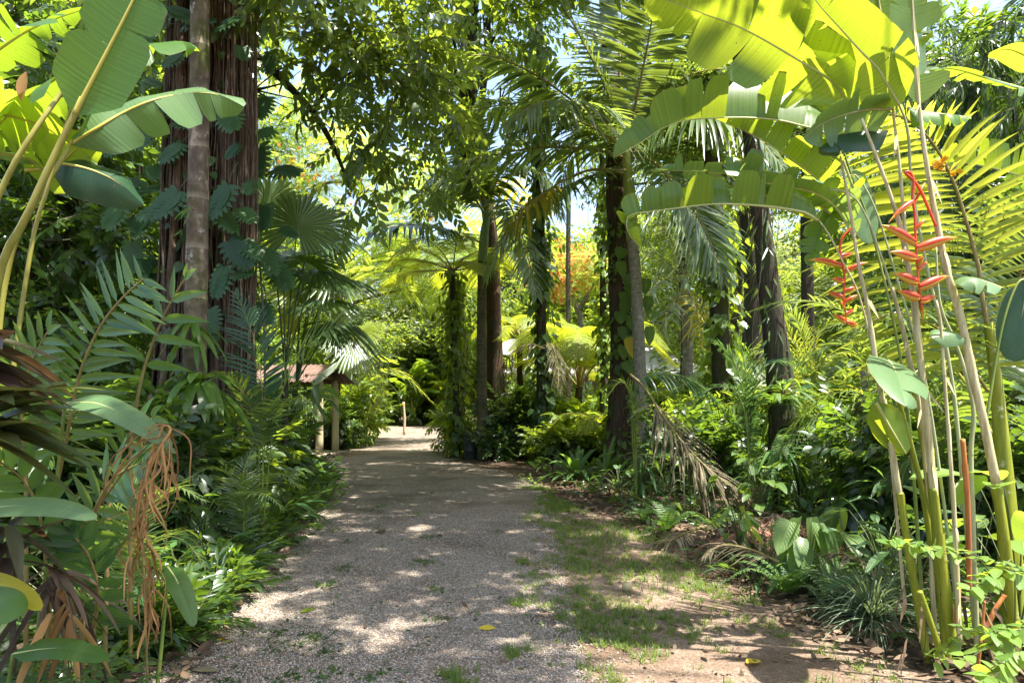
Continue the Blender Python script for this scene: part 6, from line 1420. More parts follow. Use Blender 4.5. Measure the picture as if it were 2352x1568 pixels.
# ---------------------------------------------------------------- shrubs, banana groves and thickets of the middle distance
def bush(name, label, x, Y, h, R, kind, mat, n, sc, cat='shrub', group=None):
    b = np.array([(x-CXP)/FPX*Y, Y, 0.])
    t = thing(name, b, label, cat, group)
    mb = MB()
    tops = []
    for i in range(6):
        a = i*2.4; q = b+np.array([math.cos(a)*R*.5, math.sin(a)*R*.5, h*rng.uniform(.45, .8)]); tops.append(q)
        mb.tube([b+[.05*math.cos(a), .05*math.sin(a), 0], (b+q)/2+rng.normal(0, .05, 3), q], [.022, .014, .006], 5, 10)
    mb.build('stem', M['twig'], t)
    mb = MB(); cl = [(q, (R*.55, R*.55, h*.3), n//8) for q in tops]+[(b+[0, 0, h*.3], (R, R, h*.32), n//4)]
    crown(mb, cl, kind, sc, -.1, tj=.4); mb.build('foliage', [M[mat], M['twig']], t)
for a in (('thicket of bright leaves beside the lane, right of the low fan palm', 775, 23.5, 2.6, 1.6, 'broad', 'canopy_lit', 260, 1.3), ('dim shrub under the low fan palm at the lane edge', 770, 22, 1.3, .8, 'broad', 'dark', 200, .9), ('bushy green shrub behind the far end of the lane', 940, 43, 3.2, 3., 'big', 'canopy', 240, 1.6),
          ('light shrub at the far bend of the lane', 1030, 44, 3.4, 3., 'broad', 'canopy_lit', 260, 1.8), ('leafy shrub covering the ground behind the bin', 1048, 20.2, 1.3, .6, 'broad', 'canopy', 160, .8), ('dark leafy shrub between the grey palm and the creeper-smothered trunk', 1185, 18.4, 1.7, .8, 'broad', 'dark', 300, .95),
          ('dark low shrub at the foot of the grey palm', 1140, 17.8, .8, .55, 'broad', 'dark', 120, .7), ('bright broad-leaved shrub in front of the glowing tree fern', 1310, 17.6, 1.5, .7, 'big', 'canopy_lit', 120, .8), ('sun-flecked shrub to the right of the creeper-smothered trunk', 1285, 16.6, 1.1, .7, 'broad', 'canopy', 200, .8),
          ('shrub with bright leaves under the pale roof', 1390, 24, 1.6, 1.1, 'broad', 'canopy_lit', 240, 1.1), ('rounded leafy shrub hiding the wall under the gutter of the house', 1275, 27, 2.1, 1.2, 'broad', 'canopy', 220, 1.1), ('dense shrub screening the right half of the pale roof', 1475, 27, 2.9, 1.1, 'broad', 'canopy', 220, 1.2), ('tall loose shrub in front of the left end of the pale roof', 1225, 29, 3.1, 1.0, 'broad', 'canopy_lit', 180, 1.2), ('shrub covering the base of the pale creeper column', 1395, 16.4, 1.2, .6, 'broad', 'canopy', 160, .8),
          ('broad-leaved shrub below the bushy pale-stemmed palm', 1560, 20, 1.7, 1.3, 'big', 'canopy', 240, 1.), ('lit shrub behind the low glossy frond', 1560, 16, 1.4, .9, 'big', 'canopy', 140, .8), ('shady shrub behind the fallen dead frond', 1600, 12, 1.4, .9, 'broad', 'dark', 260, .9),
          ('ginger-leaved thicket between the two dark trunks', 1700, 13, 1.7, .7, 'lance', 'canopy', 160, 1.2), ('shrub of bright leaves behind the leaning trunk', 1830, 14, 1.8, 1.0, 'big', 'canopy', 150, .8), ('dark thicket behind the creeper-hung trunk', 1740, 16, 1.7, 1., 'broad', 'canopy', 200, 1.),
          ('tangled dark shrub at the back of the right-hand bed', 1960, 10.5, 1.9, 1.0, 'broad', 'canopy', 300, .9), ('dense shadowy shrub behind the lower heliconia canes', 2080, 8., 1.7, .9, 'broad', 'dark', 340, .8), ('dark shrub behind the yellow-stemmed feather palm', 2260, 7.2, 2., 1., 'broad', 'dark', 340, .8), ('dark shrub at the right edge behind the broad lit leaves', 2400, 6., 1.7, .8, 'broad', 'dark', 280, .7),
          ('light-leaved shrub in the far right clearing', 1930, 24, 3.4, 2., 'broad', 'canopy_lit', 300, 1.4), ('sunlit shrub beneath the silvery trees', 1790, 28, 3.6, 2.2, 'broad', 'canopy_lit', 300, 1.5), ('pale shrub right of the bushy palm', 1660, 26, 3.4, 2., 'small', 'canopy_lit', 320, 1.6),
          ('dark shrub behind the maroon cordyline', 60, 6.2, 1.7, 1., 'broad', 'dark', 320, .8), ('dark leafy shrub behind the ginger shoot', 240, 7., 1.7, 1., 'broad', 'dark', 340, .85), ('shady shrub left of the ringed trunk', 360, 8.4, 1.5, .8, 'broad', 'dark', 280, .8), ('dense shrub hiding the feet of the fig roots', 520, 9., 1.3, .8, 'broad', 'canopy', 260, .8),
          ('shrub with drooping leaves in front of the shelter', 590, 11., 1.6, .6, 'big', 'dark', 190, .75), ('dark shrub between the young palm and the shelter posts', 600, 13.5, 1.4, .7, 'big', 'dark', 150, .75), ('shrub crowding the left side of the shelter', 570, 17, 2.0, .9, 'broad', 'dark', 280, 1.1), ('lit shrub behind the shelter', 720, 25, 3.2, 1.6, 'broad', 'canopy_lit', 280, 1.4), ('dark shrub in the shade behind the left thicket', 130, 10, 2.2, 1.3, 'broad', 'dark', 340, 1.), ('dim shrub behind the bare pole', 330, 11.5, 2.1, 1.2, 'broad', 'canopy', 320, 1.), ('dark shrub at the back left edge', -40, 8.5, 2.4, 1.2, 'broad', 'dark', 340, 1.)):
    bush('shrub', *a, group='shrubs filling the beds')
def banana_grove(label, x, Y, h, n, mat, L=1.7, W=.26, tilt=(35, 80)):
    b = np.array([(x-CXP)/FPX*Y, Y, 0.])
    t = thing('banana_plant', b, label, 'banana plant')
    for i in range(n):
        a = i*2.4+rng.uniform(-.4, .4); e = R_(rng.uniform(*tilt)); d = np.array([math.cos(a), math.sin(a), 0.])
        s0 = b+d*.15+Z3*h*rng.uniform(.25, .6); l = L*rng.uniform(.75, 1.1)
        pts = [s0, s0+d*l*.3*math.cos(e)+Z3*l*.33*math.sin(e), s0+d*l*.68*math.cos(e*.75)+Z3*l*.55*math.sin(e), s0+d*l*.98*math.cos(e*.5)+Z3*l*(.6*math.sin(e)-.12)]
        mb = MB(); mb.tube([b+d*.05, b+d*.08+Z3*h*.2, s0], [.035, .03, .018], 7, 10, mat=1)
        paddle(mb, pts, W, up=Z3, th=(15, 15), curl=(-40, -40), segs=(5, 5), spread=9, base=.15, r0=.014); mb.build('leaf', [M[mat], M['midrib']], t)
for a in (('clump of sunlit banana leaves above the shelter, under the flame-tree boughs', 800, 27, 3.6, 11, 'heli', 2.6, .36), ('banana clump with shiny green leaves beyond the lane bend', 950, 41, 3.6, 11, 'banana', 3.2, .45), ('leaning banana with yellowing lower leaf near the lane end', 1020, 41, 3.2, 9, 'heli', 3., .45), ('banana clump glowing behind the fan palms', 800, 32, 4.4, 10, 'heli', 2.8, .4),
          ('upright broad paddle leaves in the bed right of the leaning trunk', 1900, 9.6, 1.3, 9, 'banana', 1.0, .17, (60, 85)), ('dark paddle-leaved clump behind the heliconia flowers', 2010, 11, 2.4, 9, 'paddle_dark', 1.6, .22)):
    banana_grove(*a)
palm_clump('young_palm', 'young palm with two fronds glowing yellow-green beside the lane, above the fan palm', (785, 1030), 22., [dict(p=[(870, 900), (830, 800), (850, 760), (925, 780)], m='palm_lime', l=1.1), dict(p=[(885, 900), (870, 860), (920, 855), (990, 920)], m='palm_lime', l=1.1), dict(p=[(880, 900), (890, 820), (930, 770), (980, 790)], m='palm'), dict(p=[(875, 930), (850, 880), (810, 900), (790, 960)], m='palm')], 'palm', Lm=.8, Wm=.06, n=34, droop=.4)
palm_clump('young_palm', 'young dark palm whose fronds droop to the ground at the lane edge by the verge', (825, 1018), 24.5, [dict(p=[(865, 930), (850, 890), (855, 930), (850, 990)], m='palm'), dict(p=[(870, 940), (880, 880), (910, 900), (925, 960)], m='palm'), dict(p=[(868, 930), (840, 900), (825, 940), (815, 1000)], m='palm')], 'palm', Lm=.6, Wm=.05, n=30, droop=.4)
M['stake'] = plainmat('weathered_stake', (.36, .25, .16), (.5, .38, .26), .8, 5., .2, stretch=(9, 9, 1))
mb = MB(); sb = G(928, 999); mb.tube([sb, sb+[.02, 0, .7], sb+[-.03, 0, 1.45]], [.06, .055, .05], 8, 10); tag(mb.build('stake', M['stake']), 'weathered wooden stake standing on the grassy verge at the lane bend', 'stake')
# ---------------------------------------------------------------- far forest: one mass beyond the named trees
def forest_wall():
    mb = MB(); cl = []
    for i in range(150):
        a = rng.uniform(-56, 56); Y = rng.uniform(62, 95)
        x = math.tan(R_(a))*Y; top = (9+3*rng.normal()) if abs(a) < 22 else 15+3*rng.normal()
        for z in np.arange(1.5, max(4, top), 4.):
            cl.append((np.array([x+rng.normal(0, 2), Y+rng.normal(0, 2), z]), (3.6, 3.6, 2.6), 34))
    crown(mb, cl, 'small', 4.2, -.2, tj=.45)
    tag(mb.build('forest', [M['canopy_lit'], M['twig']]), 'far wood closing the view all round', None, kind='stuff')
    mb = MB(); cl = []
    for a in list(np.linspace(-68, -20, 42))+list(np.linspace(33, 68, 30)):
        Y = rng.uniform(20, 30); x = math.tan(R_(a))*Y if abs(a) < 60 else math.copysign(1.7*Y, a)
        top = 9+2*rng.normal() if a < -22 or a > 36 else 4.
        for z in np.arange(.8, top, 2.2):
            cl.append((np.array([x+rng.normal(0, .8), Y+rng.normal(0, 1.5), z]), (2.0, 2.0, 1.4), 30))
    crown(mb, cl, 'broad', 2.0, -.2, tj=.45)
    tag(mb.build('undergrowth', [M['dark'], M['twig']]), None, None, kind='stuff')
forest_wall()
# ---------------------------------------------------------------- understory plants
def broad_plant(label, b, n, L, W, mat, h=(.15, .5), spreadr=.2, pk='ovate', elev=(-20, 50), droop=.3, name='broadleaf_plant', cat='plant', group=None, stalk='stalk_dark', face=None, az=(0, 360)):
    b = np.asarray(b, float)*[1, 1, 0]
    t = thing(name, b, label, cat, group)
    a = np.radians(rng.uniform(az[0], az[1], n)); z = rng.uniform(h[0], h[1], n)
    r = spreadr*rng.uniform(.3, 1, n)
    tip = b+np.stack([np.cos(a)*r, np.sin(a)*r, z], 1)
    e = np.radians(rng.uniform(*elev, n))
    d = np.stack([np.cos(a)*np.cos(e), np.sin(a)*np.cos(e), np.sin(e)], 1)
    if face is not None: d = nrm(d+np.asarray(face))
    up = np.cross(np.cross(d, Z3+1e-4), d)+rng.normal(0, .25, (n, 3))
    l = L*rng.uniform(.65, 1.15, n)
    mb = MB(); leaves(mb, tip, d, up, l, W*l/L*rng.uniform(.85, 1.1, n), droop*rng.uniform(.5, 1.5, n), .2, pk, 7, 5, wave=.04); mb.build('foliage', M[mat], t)
    mb = MB()
    for q in tip:
        mb.tube([b+rng.normal(0, .02, 3)*[1, 1, 0], b+(q-b)*[.4, .4, .65], q], [.007, .005, .004], 5, 7)
    mb.build('stem', M[stalk], t)
    return t
def fern_clump(label, b, n, L, mat='fern', elev=(15, 75), Lp=.09, W=.022, group=None, droop=.6, z=0., az=(0, 360), npin=26):
    b = np.asarray(b, float)
    t = thing('fern', b, label, 'fern', group)
    for i in range(n):
        a = R_(rng.uniform(*az)) if az != (0, 360) else i*2.399+rng.uniform(-.3, .3)
        e = R_(rng.uniform(*elev)); l = L*rng.uniform(.7, 1.1); d = np.array([math.cos(a), math.sin(a), 0])
        q = [b, b+d*l*.33*math.cos(e)+Z3*l*.35*math.sin(e), b+d*l*.68*math.cos(e*.7)+Z3*l*.5*math.sin(e), b+d*l*.98*math.cos(e*.4)+Z3*l*(.5*math.sin(e)-droop*.35)]
        mb = MB(); frond(mb, q, Lp, W, n=npin, a0=84, a1=62, droop=.15, lift=.05, skip=.1, shape='fern', r0=.004, nseg=3, pk='strap', m=3, jit=.05)
        mb.build('frond', [M[mat], M['stalk_dark']], t)
    return t
U_ = broad_plant
# left bed, back to front
for lab, x, y, n, L, W, mat, h, sr, kw in (
    ('dark glossy plant at the lane edge beside the front shelter post', 690, 1088, 22, .3, .11, 'broad', (.1, .55), .35, {}),
    ('leafy plant spilling towards the gravel below the shelter slab', 740, 1120, 30, .26, .09, 'broad', (.05, .5), .4, {}),
    ('dull green plant behind the leafy one at the lane edge', 690, 1120, 24, .28, .10, 'broad', (.1, .7), .4, {}),
    ('narrow-leaved plant at the gravel edge a little nearer than the shelter', 735, 1160, 26, .3, .045, 'strap', (.02, .35), .3, dict(pk='lance', elev=(0, 70))),
    ('dense dark plant in the left bed below the variegated leaves', 660, 1150, 28, .26, .095, 'broad', (.05, .6), .4, {}),
    ('low weedy plant hugging the gravel edge among brown litter', 710, 1200, 26, .2, .04, 'strap', (.02, .25), .3, dict(pk='lance')),
    ('blade-leaved plant just left of the gravel edge below the small dark palm', 640, 1215, 28, .3, .05, 'ginger', (.05, .4), .35, dict(pk='lance')),
    ('large-leaved plant with three big blue-green veined leaves in front of the ringed trunk', 455, 1190, 6, .42, .19, 'broad', (.75, 1.0), .25, dict(pk='ellip', face=(.3, -.8, -.5))),
    ('dark drooping plant behind the orange frond', 330, 1150, 14, .38, .14, 'broad', (.4, .9), .35, {}),
    ('arching lance-leaved plant to the right of the orange frond', 450, 1290, 20, .36, .06, 'ginger', (.25, .65), .3, dict(pk='lance')),
    ('grey-green lance-leaved plant low by the gravel, right of the dried frond', 480, 1330, 18, .3, .055, 'ginger', (.1, .4), .3, dict(pk='lance')),
    ('dark spreading plant behind the lance-leaved ones', 400, 1250, 20, .32, .09, 'broad', (.2, .7), .35, {}),
    ('tangled plant at the foot of the orange frond', 300, 1380, 18, .28, .07, 'ginger', (.1, .5), .3, dict(pk='lance')),
    ('dark oval-leaved plant in the left foreground beneath the cordylines', 160, 1330, 16, .26, .10, 'olive', (.35, .75), .25, dict(pk='ellip', elev=(-60, 20))),
    ('olive oval-leaved plant at the left edge beneath the bright paddle leaf', 50, 1360, 18, .27, .10, 'olive', (.3, .8), .3, dict(pk='ellip', elev=(-60, 20))),
    ('green-and-yellow drooping leaves near the bottom left, above the brown litter', 150, 1470, 9, .30, .08, 'ginger', (.3, .55), .2, dict(pk='ellip', elev=(-70, -10))),
    ('dark hanging-leaved plant left of the dry stalks near the bottom', 230, 1480, 9, .24, .085, 'broad', (.25, .5), .22, dict(pk='ellip', elev=(-70, -10))),
    ('bright wide-leaved plant glimpsed behind the ginger shoots', 250, 1120, 16, .34, .13, 'broad_lit', (.4, 1.0), .4, {}),
    ('broad-leaved plant with a sun-bleached leaf in the left thicket', 100, 1180, 16, .34, .14, 'broad', (.5, 1.1), .4, {}),
    ('glossy plant at the lane edge, the last before the dense dark ones', 765, 1100, 18, .2, .08, 'broad', (.03, .35), .25, {}),
    ('shade plant with pointed leaves between fig roots and young palm', 560, 1160, 24, .32, .1, 'broad', (.2, .9), .4, {}),
    ('pointed-leaved plant under the nest fern', 470, 1140, 22, .30, .06, 'strap', (.2, .9), .3, dict(pk='lance')),
    ('blue-green leafy plant between the shelter and the young palm', 625, 1090, 26, .34, .12, 'broad', (.2, 1.0), .5, {}),
    ('tall dark-leaved plant with long drooping leaves across the shelter roof', 703, 1074, 26, .6, .17, 'broad', (1.6, 2.25), .55, dict(pk='ellip', elev=(-50, 20)))):
    U_(lab, G(x, y), n, L, W, mat, h, sr, **kw)
U_('dieffenbachia with cream-speckled leaves beside the shelter post', G(655, 1095), 22, .42, .17, 'variegated', (.3, 1.0), .5, pk='ellip', name='dieffenbachia', cat='plant')
U_('small speckled dieffenbachia low by the gravel behind the lance-leaved plant', G(520, 1290), 8, .24, .11, 'variegated', (.2, .42), .2, pk='ellip', name='dieffenbachia', cat='plant')
for lab, x, y, n, L, mat, kw in (
    ('feathery fern across the bottom-left corner', -20, 1790, 13, .95, 'fern', dict(Lp=.10, elev=(35, 75), npin=34)), ('fern reaching out over the litter at the bottom left', 170, 1740, 11, .75, 'fern', dict(Lp=.09, elev=(30, 70), npin=32)),
    ('little yellow-green fern on the brown litter at the gravel edge', 305, 1500, 9, .3, 'fern_lime', dict(Lp=.05, W=.014)), ('dark fern under the dry stalks at bottom left', 320, 1440, 7, .3, 'fern', dict(Lp=.06)),
    ('dark low fern at the left edge of the frame', -20, 1480, 8, .4, 'fern', dict(Lp=.08))):
    fern_clump(lab, G(x, y), n, L, mat, **kw)
# dry stalks and pale dead blades on the left
def dead_blades(label, b, n, L, W, mat, elev, droop, name='dead_leaves', z=.25):
    b = np.asarray(b, float)
    a = rng.uniform(0, 6.28, n); e = np.radians(rng.uniform(*elev, n))
    d = np.stack([np.cos(a)*np.cos(e), np.sin(a)*np.cos(e), np.sin(e)], 1)
    mb = MB(); leaves(mb, b+[0, 0, z]+rng.normal(0, .04, (n, 3)), d, rdir(n), L*rng.uniform(.5, 1.1, n), W, droop*rng.uniform(.6, 1.3, n), .3, 'strap', 7, 3)
    return tag(mb.build(name, M[mat]), label, 'dead leaves')
dead_blades('bundle of pale withered blades drooping onto the gravel edge', G(470, 1330), 22, .34, .014, 'dry', (-30, 50), .7)
dead_blades('tan dry stalks bent over in the lower left corner', G(225, 1500), 18, .55, .016, 'dry', (0, 80), .9, z=.35)
dead_blades('brown dead cordyline skirt hanging under the bronze crown', P(130, 1330, 3.2), 26, .35, .03, 'litter', (-80, 0), .6, z=0)
dead_blades('straw-coloured dead blades on the litter left of the gravel', G(380, 1440), 26, .24, .012, 'dry', (-10, 40), .5, z=.12)
dead_blades('orange-brown dry sheaths among the olive leaves at left', P(150, 1400, 3.1), 10, .3, .035, 'dry_orange', (-85, -30), .3, z=0)
dead_blades('hanging brown leaves low on the fig roots', P(380, 900, 8.6), 12, .4, .07, 'litter', (-85, -20), .4, z=0)
# right bed
for lab, x, y, n, L, W, mat, h, sr, kw in (
    ('small plant with bright leaves on the bed corner by the bare soil', 1270, 1100, 34, .2, .07, 'broad_lit', (.05, .45), .45, {}),
    ('lit low weeds creeping over the gravel at the bed corner', 1225, 1112, 26, .12, .05, 'broad_lit', (.02, .16), .3, {}),
    ('spotted low plant beside the dead grey frond', 1310, 1112, 26, .2, .06, 'broad', (.03, .3), .35, {}),
    ('strap-leaved plant hanging over the stones at the foot of the tall palm', 1475, 1150, 46, .32, .05, 'ginger', (.05, .75), .3, dict(pk='lance', elev=(-60, 10))),
    ('leafy climber sprawling on the ground below the tall palm', 1420, 1130, 30, .22, .08, 'broad', (.03, .4), .4, {}),
    ('broad-leaved plant behind the leafy sprawl, right of the tall palm', 1530, 1140, 24, .3, .1, 'broad', (.1, .7), .45, {}),
    ('small sapling with bright pinnate leaves in front of the mulch heap', 1700, 1290, 12, .2, .06, 'broad_lit', (.42, .6), .16, dict(pk='lance', elev=(-40, 20))),
    ('syngonium with arrow leaves under the leaning trunk', 1740, 1200, 22, .26, .14, 'heart', (.2, .9), .35, dict(pk='heart', face=(-.1, -.6, 0))),
    ('dark heart-leaved plant right of the hanging fern', 1840, 1200, 20, .26, .15, 'heart', (.1, .9), .4, dict(pk='heart')),
    ('pale-veined shrublet above the right end of the mulch heap', 1880, 1180, 26, .24, .1, 'broad', (.4, 1.2), .45, {}),
    ('elephant-ear plant with large ribbed grey-green leaves beside the lawn', 1860, 1350, 14, .34, .21, 'heart', (.25, .62), .25, dict(pk='heart', face=(-.1, -.7, -1.0), elev=(-60, 0))),
    ('second elephant-ear plant, darker, behind the grassy tuft', 1950, 1330, 11, .32, .2, 'heart', (.25, .6), .25, dict(pk='heart', face=(0, -.7, -.8))),
    ('light-green young plant with upright leaves in front of the mulch heap', 1770, 1310, 14, .26, .07, 'broad_lit', (.1, .36), .22, dict(elev=(20, 80))),
    ('low weeds at the left end of the mulch heap', 1660, 1290, 28, .18, .055, 'broad', (.03, .3), .35, {}),
    ('trailing weeds at the lawn edge before the mulch heap', 1730, 1340, 26, .16, .05, 'broad', (.02, .22), .35, {}),
    ('broad-leaved bush with big white-lit leaves at the right edge', 2340, 1500, 14, .42, .2, 'broad_lit', (.5, 1.15), .35, dict(pk='ellip', face=(-.5, -.6, -.2))),
    ('arrow-leaved plant behind the pale cane at right', 2250, 1420, 12, .3, .18, 'heart', (.4, .85), .3, dict(pk='heart', face=(-.2, -.6, 0))),
    ('dark filler plant behind the cut canes', 2100, 1420, 26, .3, .09, 'broad', (.1, .6), .4, {}),
    ('shady leaf clump in the bed behind the grassy tuft', 2030, 1360, 28, .3, .1, 'broad', (.1, .7), .4, {}),
    ('dark leafy mound right of the cactus', 2090, 1260, 30, .32, .1, 'broad', (.1, 1.0), .5, {}),
    ('dense shade plant left of the cactus', 1900, 1220, 26, .28, .09, 'broad', (.1, .8), .4, {}),
    ('shade plant at the back of the bed behind the hanging fern', 1800, 1160, 28, .3, .1, 'broad', (.1, .9), .45, {}),
    ('leafy shade plant under the fallen dead frond', 1620, 1180, 28, .28, .09, 'broad', (.05, .5), .5, {})):
    U_(lab, G(x, y), n, L, W, mat, h, sr, **kw)
for lab, b, n, L, mat, kw in (
    ('sword fern hanging in ladders from the leaning trunk', P(1810, 1010, 9.5), 10, .75, 'fern', dict(Lp=.11, elev=(-60, 20), droop=1.1, az=(190, 350))),
    ('pale fern frond clump catching sun left of the leaning trunk', P(1775, 930, 9.6), 9, .6, 'fern', dict(Lp=.1, elev=(-10, 50), az=(150, 360))),
    ('fern spilling over the soil below the fallen dead frond', G(1530, 1225), 13, .7, 'fern', dict(Lp=.10)), ('small fern at the lawn corner under the strap-leaved plant', G(1480, 1200), 10, .45, 'fern', dict(Lp=.08)),
    ('fern arching over the lawn edge below the elephant-ear plant', G(1800, 1370), 12, .62, 'fern', dict(Lp=.09)), ('lacy fern tucked between elephant ears and grassy tuft', G(1905, 1370), 11, .6, 'fern', dict(Lp=.09)),
    ('pale sunlit fern behind the lowest canes', G(2225, 1440), 7, .5, 'fern_lime', dict(Lp=.08)), ('fern under the right side of the leaning trunk', P(1850, 1000, 9.8), 9, .6, 'fern', dict(Lp=.1, elev=(-30, 40))),
    ('dim fern in the bed behind the mulch heap', G(1700, 1220), 9, .5, 'fern', dict(Lp=.08))):
    fern_clump(lab, b, n, L, mat, **kw)
epiphyte('nest_fern', "bird's-nest fern with long upright blades at the bed corner left of the tall palm", 'fern', G(1325, 1095, .12), 26, 1.05, .11, 'fern', (20, 75), .45, az=(0, 360))
epiphyte('nest_fern', "second bird's-nest fern, its blades leaning right towards the tall palm", 'fern', G(1390, 1090, .12), 14, 1.0, .10, 'strap', (25, 80), .4, az=(-60, 120))
epiphyte('nest_fern', 'strap-leaved epiphyte cluster at the swollen foot of the leaning trunk', 'fern', P(1800, 900, 9.9), 40, .75, .055, 'strap', (-50, 70), .8, az=(0, 360))
epiphyte('nest_fern', 'mass of hanging strap leaves below the epiphyte cluster on the leaning trunk', 'fern', P(1795, 1040, 9.7), 46, .85, .06, 'ginger', (-70, 30), .8, az=(150, 390))
rosette('grass_tuft', 'fountain-like tuft of grey-green striped grass blades at the edge of the bare soil', 'grass tuft', G(2005, 1435)+[0, 0, .02], 340, .74, .012, 'liriope', (12, 82), .7, 'blade', nseg=8, m=3, ro=.05)
rosette('grass_tuft', 'smaller grey-green grass tuft behind the fountain-like one', 'grass tuft', G(1940, 1400)+[0, 0, .02], 110, .45, .010, 'liriope', (15, 80), .6, 'blade', nseg=7, m=3, ro=.04)
# cactus-like epiphyte
t = thing('cactus', G(2005, 1200), 'grey-green toothed cactus with flat crooked stems on a lichen-spotted trunk behind the canes', 'cactus')
b = G(2005, 1200); Yc = b[1]
trunk('trunk', [b, P(2002, 1080, Yc), P(1998, 960, Yc), P(1985, 850, Yc)], [.09, .075, .065, .05], M['bark_grey'], t, 12, 30, .08)
mb = MB()
for q in ([(1998, 1060), (1960, 1080), (1935, 1060), (1950, 1010), (1985, 990)], [(1998, 1100), (1955, 1130), (1925, 1160), (1945, 1190)], [(2002, 1080), (2030, 1040), (2050, 1080), (2045, 1130)], [(1990, 1150), (1930, 1180), (1890, 1230), (1900, 1270)], [(2005, 1120), (2040, 1160), (2060, 1210), (2050, 1250)], [(1985, 1000), (1940, 970), (1910, 1000), (1900, 1050)], [(1990, 1180), (1960, 1230), (1930, 1250), (1910, 1290)], [(2000, 980), (2030, 960), (2060, 985)]):
    c = cr(PP(Yc-.15, *q), 40); T, U, S = frames(c)
    w = .028+.012*((np.arange(40) % 4) < 2)
    for ax in (U, S, nrm(U+S)):
        mb.grids(np.stack([c-ax*w[:, None], c-ax*w[:, None]*.3+np.cross(T, ax)*.006, c+ax*w[:, None]*.3+np.cross(T, ax)*.006, c+ax*w[:, None], c-np.cross(T, ax)*.006], 1), rng.uniform(.2, .8), closed=True)
M['cactus'] = plainmat('cactus_skin', (.12, .15, .08), (.30, .33, .22), .6, 14., .2)
mb.build('stem', M['cactus'], t)
# mulch heap: twiggy brown mound
def heap():
    b = G(1800, 1285); t = thing('mulch_heap', b, 'heap of reddish-brown garden waste and husks at the edge of the bed', 'mulch heap')
    mb = MB(); n = 44
    u = np.linspace(0, 2*math.pi, n, endpoint=False)
    rings = []
    for r, z in ((1.0, 0), (.86, .16), (.66, .30), (.42, .42), (.2, .48), (.01, .5)):
        k = 1+.12*np.sin(u*3+r*4)+.07*np.sin(u*7+r*9)+rng.normal(0, .03, n)
        rings.append(np.stack([b[0]+.78*r*k*np.cos(u), b[1]+.35+.5*r*k*np.sin(u), np.maximum(0, z*.62*(1+rng.normal(0, .08, n)))], 1))
    mb.grids(np.stack(rings), .5, closed=True); mb.build('mound', M['mulch'], t)
    mb = MB(); k = 1500
    a = rng.uniform(0, 6.28, k); r = np.sqrt(rng.uniform(0, 1, k)); z = .33*(1-r**1.6)
    p = np.stack([b[0]+.8*r*np.cos(a), b[1]+.35+.52*r*np.sin(a), z+rng.uniform(0, .05, k)], 1)
    leaves(mb, p, rdir(k), rdir(k), rng.uniform(.03, .11, k), rng.uniform(.008, .035, k), .1, .4, 'ellip', 3, 3); o = mb.build('husks', M['litter'], t); o['kind'] = 'stuff'
    mb = MB()
    for i in range(46):
        a = rng.uniform(0, 6.28); r = rng.uniform(.1, .9); q = np.array([b[0]+.8*r*math.cos(a), b[1]+.35+.5*r*math.sin(a), .36*(1-r)+.05]); d = rdir(1)[0]*[1, 1, .35]*rng.uniform(.1, .35)
        mb.tube([q-d, q+rng.normal(0, .02, 3), q+d], [.005, .004], 5, 6)
    mb.build('twigs', M['twig'], t)
heap()
# vine with small round leaves at bottom right
def vine(label, pts, Y, n, L, mat):
    C = cr(PP(Y, *pts), 60); t = thing('trailing_vine', C[0]*[1, 1, 0], label, 'vine')
    mb = MB(); mb.tube(np.vstack([[C[0]*[1, 1, 0]], C[::6]]), [.005, .004, .002], 5, 50); mb.build('stem', M['stalk_dark'], t)
    i = np.sort(rng.integers(0, 60, n)); T = tangents(C)[i]; S = nrm(np.cross(T, Z3)); sg = np.where(np.arange(n) % 2, 1, -1)[:, None]
    d = nrm(S*sg+T*.4+rng.normal(0, .3, (n, 3)))
    mb = MB(); leaves(mb, C[i]+rng.normal(0, .012, (n, 3)), d, Z3+rng.normal(0, .35, (n, 3)), L*rng.uniform(.7, 1.2, n), L*.62, .2, .15, 'ovate', 5, 3); mb.build('foliage', M[mat], t)
vine('spray of small round pale leaves crossing in front of the lower canes', [(2330, 1310), (2240, 1275), (2160, 1262), (2100, 1246), (2040, 1252)], 3.6, 46, .085, 'broad_lit')
vine('trailing stem of bright oval leaves along the right edge above the corner', [(2400, 1330), (2340, 1310), (2280, 1320), (2230, 1360)], 3.4, 36, .085, 'broad_lit')
vine('leafy vine spilling across the bottom right corner', [(2400, 1440), (2320, 1450), (2260, 1490), (2190, 1530)], 3.2, 50, .085, 'broad_lit')
vine('bright vine tips at the very bottom right', [(2420, 1500), (2360, 1500), (2300, 1540), (2240, 1580)], 3.0, 46, .085, 'broad_lit')
vine('green vine climbing between the canes at the bottom right', [(2330, 1540), (2280, 1460), (2215, 1450), (2170, 1490), (2140, 1520)], 3.5, 46, .08, 'broad_lit')
